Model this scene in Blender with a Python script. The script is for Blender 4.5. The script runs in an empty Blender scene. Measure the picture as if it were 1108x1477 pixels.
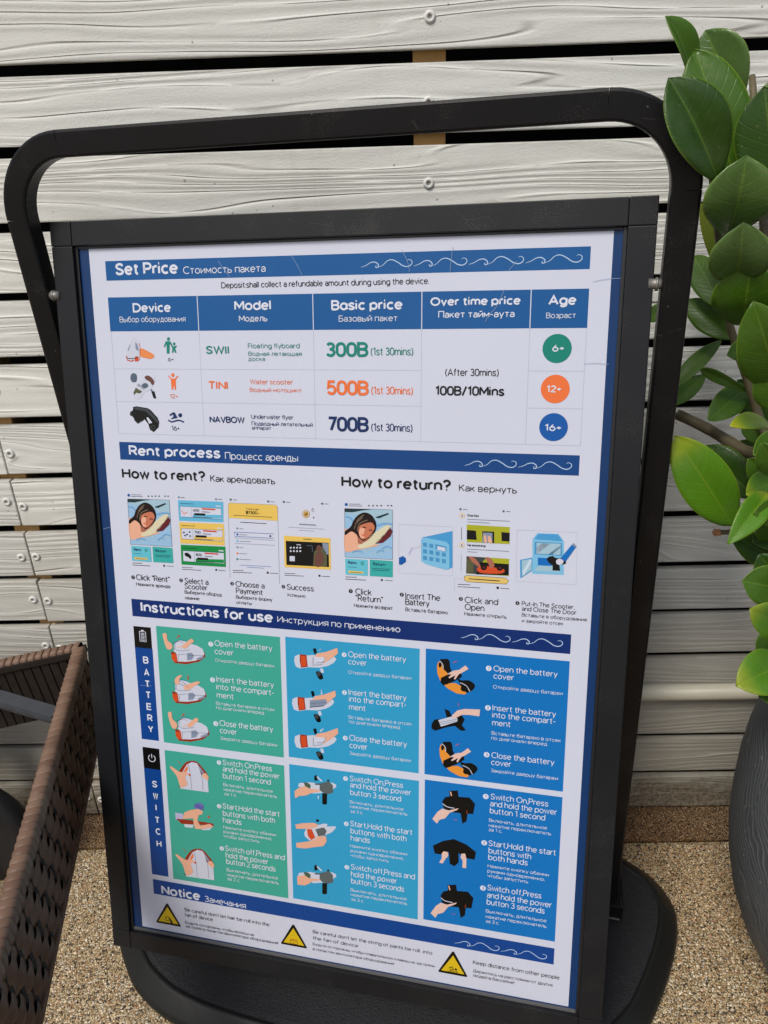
import bpy, bmesh, math, random
from mathutils import Vector, Matrix
import numpy as np
random.seed(7); RNG = np.random.default_rng(7)
S = bpy.context.scene; COL = S.collection
D = {'R': [[0.999491, -0.022756, 0.022364], [0.010642, 0.898579, 0.438684], [-0.030078, -0.438222, 0.898363]], 'f': 1096.6545887725442, 'hoopM': [[0.976523, 0.212611, -0.034631], [-0.21366, 0.976447, -0.030029], [0.027431, 0.036723, 0.998949]], 'panM': [[0.976523, 0.213956, 0.02501], [-0.21366, 0.947238, 0.238933], [0.027431, -0.238667, 0.970714]], 'Po': [-0.41787, 0.97579, 1.0909], 'foot': [618.6, 149.0], 'dist': 853.0, 'leaves': [[[0.317, 0.9187, 1.2085], [0.2771, 0.9038, 1.2713], 0.0313, 50, 38, 0.1, 'leaf'], [[0.3845, 0.9567, 1.1918], [0.339, 0.9683, 1.2636], 0.059, -10, 16, 0.06, 'pale'], [[0.3418, 0.8291, 1.1148], [0.2921, 0.8544, 1.2377], 0.0625, 14, 10, 0.06, 'leaf'], [[0.3026, 0.7766, 1.1234], [0.2449, 0.7726, 1.2095], 0.0554, 24, 34, 0.1, 'dark'], [[0.3717, 0.8018, 1.1029], [0.3431, 0.8045, 1.2013], 0.0624, 0, 14, 0.06, 'dark'], [[0.4137, 0.8861, 1.1367], [0.4048, 0.925, 1.217], 0.0584, -10, 14, 0.06, 'leaf'], [[0.3383, 0.8274, 1.0659], [0.3203, 0.763, 1.1403], 0.0657, 12, 26, 0.22, 'pale'], [[0.3546, 0.8279, 1.0204], [0.3256, 0.7582, 1.0843], 0.0578, 8, 30, 0.2, 'pale'], [[0.3947, 0.9575, 1.0102], [0.3553, 0.9515, 1.0913], 0.0246, 30, 10, 0.05, 'yellow'], [[0.3821, 0.8499, 0.9729], [0.3492, 0.7829, 1.0426], 0.0667, 0, 14, 0.3, 'leaf'], [[0.3989, 0.9493, 0.9704], [0.3795, 1.0196, 1.0243], 0.0381, 0, 12, 0.06, 'leaf'], [[0.417, 0.9531, 0.9316], [0.3732, 1.0049, 0.9717], 0.0352, 0, 12, 0.06, 'leaf'], [[0.4252, 1.0023, 0.918], [0.36, 0.974, 0.8634], 0.0255, 30, 12, 0.06, 'leaf'], [[0.4033, 0.9821, 0.8777], [0.3443, 0.9351, 0.8528], 0.0234, 0, 12, 0.0, 'leaf'], [[0.4288, 0.9046, 0.8772], [0.3541, 0.8877, 0.915], 0.0142, 0, 25, -0.2, 'leaf'], [[0.3821, 0.8988, 0.8448], [0.4419, 0.9376, 0.8758], 0.0364, 0, 10, 0.05, 'leaf'], [[0.4203, 0.8992, 0.9351], [0.3818, 0.8747, 0.9325], 0.026, 0, 8, 0.1, 'leaf'], [[0.4111, 0.7999, 0.9145], [0.3478, 0.7571, 1.0126], 0.0597, 0, 12, 0.14, 'leaf'], [[0.4193, 0.7998, 0.8909], [0.3796, 0.7882, 0.9377], 0.0372, 0, 10, 0.08, 'leaf'], [[0.4379, 0.8591, 0.8519], [0.3761, 0.8205, 0.8672], 0.0257, 40, 10, 0.14, 'lime'], [[0.4513, 0.8961, 0.813], [0.4322, 0.9111, 0.8447], 0.026, 0, 10, 0.05, 'leaf'], [[0.3918, 0.8061, 0.7456], [0.3115, 0.8136, 0.8565], 0.0594, 4, 12, 0.1, 'bright'], [[0.4446, 0.8656, 0.7509], [0.3847, 0.9126, 0.8046], 0.0508, 0, 14, 0.08, 'dark'], [[0.3598, 0.7432, 0.7553], [0.4152, 0.7879, 0.7983], 0.031, 10, 24, 0.12, 'bright'], [[0.409, 0.847, 0.7146], [0.4714, 0.8317, 0.68], 0.0398, 0, 14, 0.06, 'dark'], [[0.4299, 0.7392, 0.6978], [0.3757, 0.7256, 0.7183], 0.045, 0, 14, 0.12, 'leaf'], [[0.422, 0.6868, 0.6363], [0.351, 0.643, 0.6415], 0.0494, 0, 16, 0.16, 'bright'], [[0.4544, 0.8459, 0.7784], [0.4124, 0.8409, 0.8158], 0.0332, 0, 14, 0.1, 'leaf'], [[0.4568, 0.8384, 0.7399], [0.4315, 0.8567, 0.8017], 0.0337, 0, 14, 0.1, 'leaf'], [[0.481, 0.9353, 0.7778], [0.4404, 0.9429, 0.7954], 0.0274, 0, 14, 0.1, 'leaf'], [[0.4157, 0.8541, 1.0711], [0.3869, 0.8622, 1.1348], 0.0504, 0, 14, 0.06, 'leaf'], [[0.445, 0.8804, 0.9864], [0.3906, 0.8475, 1.0587], 0.053, 0, 14, 0.06, 'leaf'], [[0.3543, 1.0118, 0.9639], [0.3256, 1.0128, 0.9448], 0.0218, 0, 10, 0.05, 'leaf'], [[0.4332, 0.9692, 1.1235], [0.3867, 0.9657, 1.1644], 0.0349, 0, 14, 0.1, 'dark'], [[0.4777, 0.9518, 0.903], [0.4359, 0.9474, 0.9419], 0.0347, 0, 12, 0.08, 'dark'], [[0.4894, 0.9538, 0.8381], [0.437, 0.9601, 0.8766], 0.0269, 0, 12, 0.05, 'dark'], [[0.4389, 0.8261, 0.8527], [0.3865, 0.7778, 0.8477], 0.0264, 0, 18, 0.1, 'leaf'], [[0.4212, 0.7758, 0.8188], [0.3815, 0.7546, 0.8688], 0.0299, -14, 18, 0.1, 'leaf'], [[0.4631, 0.8203, 0.7253], [0.4151, 0.7977, 0.7272], 0.0315, 10, 14, 0.08, 'dark'], [[0.4289, 0.6876, 0.5921], [0.3835, 0.6541, 0.6169], 0.0291, 0, 18, 0.14, 'leaf'], [[0.4753, 0.9057, 0.8087], [0.4283, 0.9205, 0.8643], 0.0348, 0, 12, 0.08, 'dark'], [[0.4529, 0.8312, 0.7939], [0.3916, 0.7863, 0.7962], 0.0353, 10, 14, 0.1, 'bright'], [[0.446, 0.7969, 0.7697], [0.3912, 0.7587, 0.7853], 0.0345, -10, 14, 0.1, 'leaf'], [[0.4228, 0.7036, 0.6707], [0.3666, 0.6777, 0.7118], 0.0404, 0, 14, 0.12, 'bright'], [[0.4568, 0.7467, 0.6204], [0.4078, 0.7227, 0.6193], 0.0406, 10, 14, 0.1, 'leaf'], [[0.458, 0.7701, 0.6684], [0.4136, 0.7737, 0.7237], 0.0438, 0, 14, 0.1, 'dark'], [[0.4496, 0.9283, 0.9932], [0.4212, 0.9392, 1.0626], 0.0487, 0, 14, 0.1, 'leaf'], [[0.4374, 0.9628, 1.1558], [0.407, 0.9797, 1.192], 0.0471, 0, 14, 0.1, 'leaf'], [[0.4471, 0.7988, 0.7277], [0.4162, 0.7931, 0.7633], 0.0357, 0, 14, 0.06, 'leaf']], 'stems': [[[[0.3171, 0.9203, 1.2118], [0.3262, 0.8836, 1.159], [0.3459, 0.8845, 1.0913], [0.3719, 0.9106, 1.0294], [0.3893, 0.9187, 0.9766], [0.4095, 0.919, 0.9306], [0.4236, 0.8989, 0.8887], [0.4424, 0.8884, 0.8433], [0.449, 0.8348, 0.8014], [0.47, 0.7568, 0.7318], [0.497, 0.6533, 0.6094]], 0.0055], [[[0.372, 0.9785, 0.8262], [0.4044, 0.9513, 0.8145], [0.4314, 0.9022, 0.8037], [0.4514, 0.8669, 0.7988], [0.4897, 0.7886, 0.7503], [0.5531, 0.6958, 0.6024]], 0.0078], [[[0.3851, 0.829, 0.7245], [0.4112, 0.8212, 0.7299], [0.4368, 0.8059, 0.7428], [0.4964, 0.7641, 0.6996], [0.5734, 0.7015, 0.5674]], 0.0052], [[[0.3792, 0.9241, 1.2165], [0.3746, 0.8574, 1.1255], [0.3927, 0.8315, 1.0259], [0.4185, 0.8, 0.9143], [0.4488, 0.7348, 0.7789], [0.4921, 0.6375, 0.6228]], 0.006]]}

# ---------------------------------------------------------------- camera, sky, sun, exposure
CAM_H = 1.1668
cd = bpy.data.cameras.new('camera'); cam = bpy.data.objects.new('camera', cd); COL.objects.link(cam)
R = Matrix(D['R'])
cx_, cf_, cu_ = R.col[0], R.col[1], R.col[2]
M = Matrix((cx_, cu_, -cf_)).transposed().to_4x4(); M.translation = (0, 0, CAM_H)
cam.matrix_world = M
cd.sensor_fit = 'VERTICAL'; cd.sensor_height = 24.0; cd.lens = D['f'] / 1477.0 * 24.0
cd.clip_start = 0.02; cd.clip_end = 500
S.camera = cam
w = bpy.data.worlds.new('World'); S.world = w; w.use_nodes = True
nt = w.node_tree; bg = nt.nodes['Background']
sky = nt.nodes.new('ShaderNodeTexSky'); sky.sky_type = 'NISHITA'; sky.sun_disc = False
SUN_AZ, SUN_EL = math.radians(214), math.radians(52)      # azimuth clockwise from +Y
sky.sun_elevation = SUN_EL; sky.sun_rotation = SUN_AZ; sky.air_density = 1.0; sky.dust_density = 3.0; sky.ozone_density = 1.0
nt.links.new(sky.outputs[0], bg.inputs[0]); bg.inputs[1].default_value = 0.108
sd = bpy.data.lights.new('sun', 'SUN'); sd.energy = 2.25; sd.angle = math.radians(19); sd.color = (1.0, 0.95, 0.86)
sun = bpy.data.objects.new('sun', sd); COL.objects.link(sun)
sdir = Vector((math.sin(SUN_AZ)*math.cos(SUN_EL), math.cos(SUN_AZ)*math.cos(SUN_EL), math.sin(SUN_EL)))
sun.rotation_euler = sdir.to_track_quat('Z', 'Y').to_euler(); sun.location = sdir*5
S.view_settings.view_transform = 'Standard'; S.view_settings.look = 'None'
S.view_settings.exposure = 0.06; S.view_settings.gamma = 1.0; S.view_settings.use_curve_mapping = False

# ---------------------------------------------------------------- helpers
def link(o, parent=None):
    COL.objects.link(o)
    if parent is not None: o.parent = parent
    return o
def tag(o, label=None, cat=None, group=None, kind=None):
    if label: o['label'] = label
    if cat: o['category'] = cat
    if group: o['group'] = group
    if kind: o['kind'] = kind
    return o
def thing(name, label, cat, loc=(0, 0, 0), group=None):
    o = bpy.data.objects.new(name, None); o.location = loc; o.empty_display_size = .05
    link(o); return tag(o, label, cat, group)
def mesh_obj(name, me, parent=None, M=None, mats=()):
    for m in mats: me.materials.append(m)
    o = bpy.data.objects.new(name, me); link(o, parent)
    if M is not None: o.matrix_local = M
    return o
def from_bm(name, bm, mat, parent=None, M=None, smooth=False):
    me = bpy.data.meshes.new(name); bm.to_mesh(me); bm.free()
    if smooth:
        for p in me.polygons: p.use_smooth = True
    return mesh_obj(name, me, parent, M, [mat] if not isinstance(mat, (list, tuple)) else mat)
def box_bm(x0, x1, y0, y1, z0, z1, bev=0.0, seg=2):
    bm = bmesh.new()
    v = [bm.verts.new((x, y, z)) for z in (z0, z1) for y in (y0, y1) for x in (x0, x1)]
    for q in ((0, 2, 3, 1), (4, 5, 7, 6), (0, 1, 5, 4), (2, 6, 7, 3), (0, 4, 6, 2), (1, 3, 7, 5)): bm.faces.new([v[i] for i in q])
    if bev: bmesh.ops.bevel(bm, geom=bm.edges[:], offset=bev, segments=seg, affect='EDGES', profile=.6)
    return bm
def sweep(pts, prof, closed=False, up=None, scales=None):
    """prof: list of (a, b) in the (side, up) frame along the path"""
    bm = bmesh.new(); rings = []; n = len(pts)
    pts = [Vector(p) for p in pts]
    side0 = None
    for i, p in enumerate(pts):
        t = (pts[min(i+1, n-1)] - pts[max(i-1, 0)]).normalized()
        u = Vector(up) if up is not None else (Vector((0, 0, 1)) if side0 is None else side0)
        s = t.cross(u)
        if s.length < 1e-4: s = t.cross(Vector((0, 1, 0)))
        s.normalize(); u2 = s.cross(t).normalized(); side0 = u2 if up is None else None
        k = scales[i] if scales else 1
        rings.append([bm.verts.new(p + s*a*k + u2*b*k) for a, b in prof])
    m = len(prof)
    for i in range(n-1):
        for j in range(m): bm.faces.new((rings[i][j], rings[i][(j+1) % m], rings[i+1][(j+1) % m], rings[i+1][j]))
    if not closed: bm.faces.new(rings[0][::-1]); bm.faces.new(rings[-1])
    bmesh.ops.recalc_face_normals(bm, faces=bm.faces[:])
    return bm
def circle_prof(r, n=12): return [(r*math.cos(2*math.pi*i/n), r*math.sin(2*math.pi*i/n)) for i in range(n)]
def lathe(prof, n=64, M=None):
    bm = bmesh.new(); rings = []
    for r, z in prof: rings.append([bm.verts.new((r*math.cos(2*math.pi*k/n), r*math.sin(2*math.pi*k/n), z)) for k in range(n)])
    for i in range(len(prof)-1):
        for k in range(n): bm.faces.new((rings[i][k], rings[i][(k+1) % n], rings[i+1][(k+1) % n], rings[i+1][k]))
    if prof[0][0] > 1e-5: bm.faces.new(rings[0][::-1])
    if prof[-1][0] > 1e-5: bm.faces.new(rings[-1])
    bmesh.ops.remove_doubles(bm, verts=bm.verts[:], dist=1e-6)
    bmesh.ops.recalc_face_normals(bm, faces=bm.faces[:])
    if M is not None: bm.transform(M)
    return bm
def catmull(p, n=5, closed=True):
    p = [Vector(q) for q in p]; N = len(p); out = []
    rng = range(N) if closed else range(N-1)
    for i in rng:
        g = (lambda k: p[k % N]) if closed else (lambda k: p[max(0, min(N-1, k))])
        a, b, c, d = g(i-1), g(i), g(i+1), g(i+2)
        for j in range(n):
            t = j/n
            out.append(.5*((2*b) + (c-a)*t + (2*a-5*b+4*c-d)*t*t + (3*b-a-3*c+d)*t**3))
    if not closed: out.append(p[-1])
    return out

# ---------------------------------------------------------------- node helpers
class NM:
    def __init__(s, name):
        s.m = bpy.data.materials.new(name); s.m.use_nodes = True; s.t = s.m.node_tree; s.b = s.t.nodes['Principled BSDF']
    def n(s, kind, **kw):
        nd = s.t.nodes.new('ShaderNode'+kind)
        for k, v in kw.items():
            if k.startswith('i_'):
                key = k[2:]; key = int(key) if key.isdigit() else key.replace('_', ' ')
                nd.inputs[key].default_value = v
            else: setattr(nd, k, v)
        return nd
    def l(s, a, b): s.t.links.new(a, b)
    def math(s, op, a, b=None, c=None):
        nd = s.n('Math', operation=op)
        for i, v in enumerate((a, b, c)):
            if v is None: continue
            if isinstance(v, (int, float)): nd.inputs[i].default_value = v
            else: s.l(v, nd.inputs[i])
        return nd.outputs[0]
    def ramp(s, fac, stops, interp='LINEAR'):
        r = s.n('ValToRGB'); s.l(fac, r.inputs[0]); e = r.color_ramp; e.interpolation = interp
        while len(e.elements) < len(stops): e.elements.new(.5)
        for el, (p, c) in zip(e.elements, stops): el.position = p; el.color = (*c, 1) if len(c) == 3 else c
        return r.outputs[0]
    def mix(s, fac, a, b, mode='MIX'):
        x = s.n('Mix', data_type='RGBA', blend_type=mode)
        for idx, v in ((0, fac), (6, a), (7, b)):
            if isinstance(v, (int, float)): x.inputs[idx].default_value = v
            elif isinstance(v, tuple): x.inputs[idx].default_value = (*v, 1) if len(v) == 3 else v
            else: s.l(v, x.inputs[idx])
        return x.outputs[2]
    def noise(s, vec, scale, detail=4, rough=.5, dist=0, out=0):
        x = s.n('TexNoise'); x.inputs['Scale'].default_value = scale; x.inputs['Detail'].default_value = detail
        x.inputs['Roughness'].default_value = rough; x.inputs['Distortion'].default_value = dist
        if vec is not None: s.l(vec, x.inputs['Vector'])
        return x.outputs[out]
    def mapping(s, vec, scale=(1, 1, 1), loc=(0, 0, 0), rot=(0, 0, 0)):
        x = s.n('Mapping'); s.l(vec, x.inputs[0]); x.inputs[1].default_value = loc; x.inputs[2].default_value = rot; x.inputs[3].default_value = scale
        return x.outputs[0]
    def obj(s): return s.n('TexCoord').outputs['Object']
    def bump(s, h, strength, dist, nrm=None):
        x = s.n('Bump'); x.inputs['Strength'].default_value = strength; x.inputs['Distance'].default_value = dist
        s.l(h, x.inputs['Height'])
        if nrm is not None: s.l(nrm, x.inputs['Normal'])
        return x.outputs[0]
    def set(s, **kw):
        for k, v in kw.items():
            k = k.replace('_', ' ')
            if isinstance(v, (int, float)): s.b.inputs[k].default_value = v
            elif isinstance(v, tuple): s.b.inputs[k].default_value = (*v, 1) if len(v) == 3 else v
            else: s.l(v, s.b.inputs[k])
        return s.m

# ---------------------------------------------------------------- materials
def mat_plank():
    k = NM('painted_fibre_cement'); o = k.obj()
    rnd = k.n('ObjectInfo').outputs['Random']
    off = k.n('CombineXYZ'); k.l(k.math('MULTIPLY', rnd, 37.0), off.inputs[1]); k.l(k.math('MULTIPLY', rnd, 91.0), off.inputs[0])
    add = k.n('VectorMath', operation='ADD'); k.l(o, add.inputs[0]); k.l(off.outputs[0], add.inputs[1]); v = add.outputs[0]
    # contour lines of a long stretched noise read as embossed flame grain
    warp = k.noise(k.mapping(v, (1.9, 1, 18)), 1.0, 1.3, .42)
    sep = k.n('SeparateXYZ'); k.l(o, sep.inputs[0])
    f = k.math('MULTIPLY_ADD', warp, 7.0, k.math('MULTIPLY', sep.outputs[2], 76.0))
    fr = k.math('FRACT', f)
    tri = k.math('ABSOLUTE', k.math('SUBTRACT', fr, .5))            # 0 at the line
    ln = k.n('MapRange', interpolation_type='SMOOTHSTEP'); k.l(tri, ln.inputs[0]); ln.inputs[1].default_value = .0; ln.inputs[2].default_value = .11; ln.inputs[3].default_value = 1; ln.inputs[4].default_value = 0
    brk = k.noise(k.mapping(v, (2.3, 1, 9)), 2.0, 2, .5)
    sgn = k.n('MapRange'); k.l(brk, sgn.inputs[0]); sgn.inputs[1].default_value = .34; sgn.inputs[2].default_value = .66; sgn.inputs[3].default_value = -1.0; sgn.inputs[4].default_value = 1.0
    ridge = k.math('MULTIPLY', ln.outputs[0], sgn.outputs[0])
    soft = k.math('SINE', k.math('MULTIPLY', f, 6.283))
    fine = k.noise(k.mapping(v, (40, 40, 260)), 1.0, 3, .6)
    grit = k.noise(v, 420, 3, .6)
    h = k.math('ADD', k.math('MULTIPLY', ridge, .0014), k.math('MULTIPLY', soft, .00034))
    h = k.math('ADD', h, k.math('MULTIPLY', fine, .00022)); h = k.math('ADD', h, k.math('MULTIPLY', grit, .0004))
    nb = k.bump(h, 1.0, 1.0)
    blot = k.noise(v, 9.0, 6, .68)
    base = k.ramp(blot, [(.25, (.73, .735, .685)), (.6, (.79, .795, .745)), (.85, (.83, .83, .79))])
    tint = k.mix(k.math('MULTIPLY', k.math('GREATER_THAN', rnd, .45), .35), base, (.68, .69, .67))
    groove = k.math('MULTIPLY', ln.outputs[0], k.math('LESS_THAN', sgn.outputs[0], 0.0))
    c = k.mix(k.math('MULTIPLY', groove, .30), tint, (.30, .285, .26))
    sp = k.n('TexVoronoi'); sp.inputs['Scale'].default_value = 34; k.l(v, sp.inputs['Vector'])
    c = k.mix(k.math('MULTIPLY', k.math('LESS_THAN', sp.outputs['Distance'], .05), .6), c, (.16, .15, .13))
    geo = k.n('NewGeometry'); sz = k.n('SeparateXYZ'); k.l(geo.outputs['Position'], sz.inputs[0])
    tone = k.math('MULTIPLY_ADD', k.math('FRACT', k.math('MULTIPLY', rnd, 7.31)), .10, .90)
    tc_ = k.n('CombineXYZ'); [k.l(tone, tc_.inputs[i]) for i in range(3)]
    c = k.mix(1.0, c, tc_.outputs[0], 'MULTIPLY')
    drip = k.noise(k.mapping(geo.outputs['Position'], (26, 1, 1.6)), 1.0, 5, .7)
    dr = k.n('MapRange', interpolation_type='SMOOTHSTEP'); k.l(k.math('MULTIPLY', drip, k.math('ADD', k.noise(geo.outputs['Position'], 4.0, 3, .6), .5)), dr.inputs[0]); dr.inputs[1].default_value = .54; dr.inputs[2].default_value = .78; dr.inputs[3].default_value = 0; dr.inputs[4].default_value = .12
    c = k.mix(dr.outputs[0], c, (.44, .42, .36))
    sc = k.noise(v, 62, 4, .72); scm = k.n('MapRange', interpolation_type='SMOOTHSTEP'); k.l(sc, scm.inputs[0]); scm.inputs[1].default_value = .66; scm.inputs[2].default_value = .74; scm.inputs[3].default_value = 0; scm.inputs[4].default_value = .3
    c = k.mix(scm.outputs[0], c, (.36, .345, .30))
    # dirt gathered along the edges of each board
    el = k.n('MapRange', interpolation_type='SMOOTHSTEP'); k.l(k.math('SUBTRACT', k.math('ABSOLUTE', sep.outputs[2]), k.math('MULTIPLY', k.noise(v, 45, 4, .7), .006)), el.inputs[0]); el.inputs[1].default_value = .0315; el.inputs[2].default_value = .0370; el.inputs[3].default_value = 0; el.inputs[4].default_value = .45
    c = k.mix(el.outputs[0], c, (.25, .235, .20))
    # shade painted into the colour of the lower boards, fading out upwards
    low_shade = k.n('MapRange', interpolation_type='SMOOTHSTEP'); k.l(k.math('ADD', sz.outputs[2], k.math('MULTIPLY', k.noise(geo.outputs['Position'], 3.0, 4, .6), .3)), low_shade.inputs[0]); low_shade.inputs[1].default_value = .2; low_shade.inputs[2].default_value = 1.0; low_shade.inputs[3].default_value = .92; low_shade.inputs[4].default_value = 0
    c = k.mix(low_shade.outputs[0], c, (.38, .355, .30))
    # splashed dirt: an irregular band just above the floor
    dn = k.noise(k.mapping(geo.outputs['Position'], (14, 1, 30)), 1.0, 6, .7)
    dm = k.n('MapRange', interpolation_type='SMOOTHSTEP'); k.l(k.math('SUBTRACT', sz.outputs[2], k.math('MULTIPLY', dn, .17)), dm.inputs[0]); dm.inputs[1].default_value = -.042; dm.inputs[2].default_value = .012; dm.inputs[3].default_value = .9; dm.inputs[4].default_value = 0
    dc = k.ramp(k.noise(geo.outputs['Position'], 160, 4, .7), [(.38, (.09, .07, .045)), (.6, (.26, .22, .16))])
    c = k.mix(dm.outputs[0], c, dc)
    return k.set(Base_Color=c, Roughness=.62, Normal=nb, Specular_IOR_Level=.35)
def mat_simple(name, col, rough=.5, spec=.5, bump=None, metallic=0.0, var=None, coat=0.0):
    k = NM(name); o = k.obj(); c = col
    if var:
        sc, amt = var; c = k.mix(k.math('MULTIPLY', k.noise(o, sc, 4, .6), amt), col, tuple(min(1, x*1.8+.02) for x in col))
    kw = dict(Base_Color=c, Roughness=rough, Specular_IOR_Level=spec, Metallic=metallic)
    if bump: kw['Normal'] = k.bump(k.noise(o, bump[0], 3, .6), 1.0, bump[1])
    if coat: kw['Coat_Weight'] = coat
    return k.set(**kw)
def wear(k, o, c):
    sc = k.n('TexVoronoi', feature='DISTANCE_TO_EDGE'); sc.inputs['Scale'].default_value = 1.0
    k.l(k.mapping(o, (7, 7, 23), (0, 0, 0), (.3, .5, .2)), sc.inputs['Vector'])
    gate = k.math('GREATER_THAN', k.noise(o, 16, 3, .6), .60)
    c = k.mix(k.math('MULTIPLY', k.math('MULTIPLY', k.math('LESS_THAN', sc.outputs['Distance'], .003), gate), .14), c, (.16, .16, .16))
    dn = k.noise(o, 620, 2, .5); du = k.n('MapRange', interpolation_type='SMOOTHSTEP'); k.l(k.math('MULTIPLY', dn, k.noise(o, 14, 3, .6)), du.inputs[0]); du.inputs[1].default_value = .30; du.inputs[2].default_value = .42
    return k.mix(k.math('MULTIPLY', du.outputs[0], .22), c, (.10, .10, .09))
def mat_powder():
    k = NM('black_powder_coat'); o = k.obj()
    sm = k.noise(o, 9, 4, .6); dust = k.noise(o, 240, 3, .6)
    c = k.mix(k.math('MULTIPLY', sm, .5), (.003, .003, .004), (.007, .007, .009))
    sp = k.n('TexVoronoi'); sp.inputs['Scale'].default_value = 55; k.l(o, sp.inputs['Vector'])
    c = k.mix(k.math('MULTIPLY', k.math('LESS_THAN', sp.outputs['Distance'], .05), .5), c, (.14, .14, .13))
    c = wear(k, o, c); r = k.math('MULTIPLY_ADD', sm, .22, .28)
    return k.set(Base_Color=c, Roughness=r, Specular_IOR_Level=.28, Normal=k.bump(dust, 1, .00008))
def mat_frame():
    k = NM('grey_anodised_frame'); o = k.obj()
    st = k.noise(k.mapping(o, (6, 6, 6)), 1.0, 5, .65); fine = k.noise(o, 300, 2, .6)
    c = k.mix(st, (.005, .0055, .007), (.013, .014, .017))
    c = wear(k, o, c)
    return k.set(Base_Color=c, Roughness=k.math('MULTIPLY_ADD', st, .2, .34), Metallic=.0, Specular_IOR_Level=.27, Normal=k.bump(fine, 1, .00006))
def mat_ground(name, tint, dark):
    k = NM(name); o = k.n('NewGeometry').outputs['Position']
    wob = k.n('TexNoise'); wob.inputs['Scale'].default_value = 240; k.l(o, wob.inputs['Vector'])
    wv = k.n('VectorMath', operation='MULTIPLY_ADD'); k.l(wob.outputs['Color'], wv.inputs[0]); wv.inputs[1].default_value = (.004, .004, .0); k.l(o, wv.inputs[2])
    v1 = k.n('TexVoronoi'); v1.inputs['Scale'].default_value = 350; k.l(wv.outputs[0], v1.inputs['Vector'])
    edge = k.n('TexVoronoi', feature='DISTANCE_TO_EDGE'); edge.inputs['Scale'].default_value = 350; k.l(wv.outputs[0], edge.inputs['Vector'])
    sep = k.n('SeparateColor'); k.l(v1.outputs['Color'], sep.inputs[0])
    pal = k.ramp(sep.outputs[0], [(0, (.045, .038, .030)), (.09, (.10, .08, .055)), (.14, (.38, .27, .145)), (.32, (.58, .45, .27)), (.5, (.64, .54, .37)), (.68, (.48, .38, .23)), (.82, (.74, .66, .51)), (.93, (.44, .28, .15)), (1, (.60, .51, .38))], 'CONSTANT')
    big = k.noise(o, 3.2, 5, .6)
    pal = k.mix(k.math('MULTIPLY_ADD', big, .7, .15 if tint[0] > .5 else .5), pal, k.mix(1.0, pal, tint, 'MULTIPLY'))
    em = k.n('MapRange', interpolation_type='SMOOTHSTEP'); k.l(edge.outputs['Distance'], em.inputs[0]); em.inputs[1].default_value = .0; em.inputs[2].default_value = .14; em.inputs[3].default_value = 0; em.inputs[4].default_value = 1
    c = k.mix(em.outputs[0], dark, pal)
    h = k.math('ADD', k.math('MULTIPLY', em.outputs[0], .0014), k.math('MULTIPLY', sep.outputs[1], .0010))
    h = k.math('ADD', h, k.math('MULTIPLY', k.noise(o, 40, 3, .5), .002))
    return k.set(Base_Color=c, Roughness=.72, Specular_IOR_Level=.3, Normal=k.bump(h, .9, 1.0))
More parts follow.
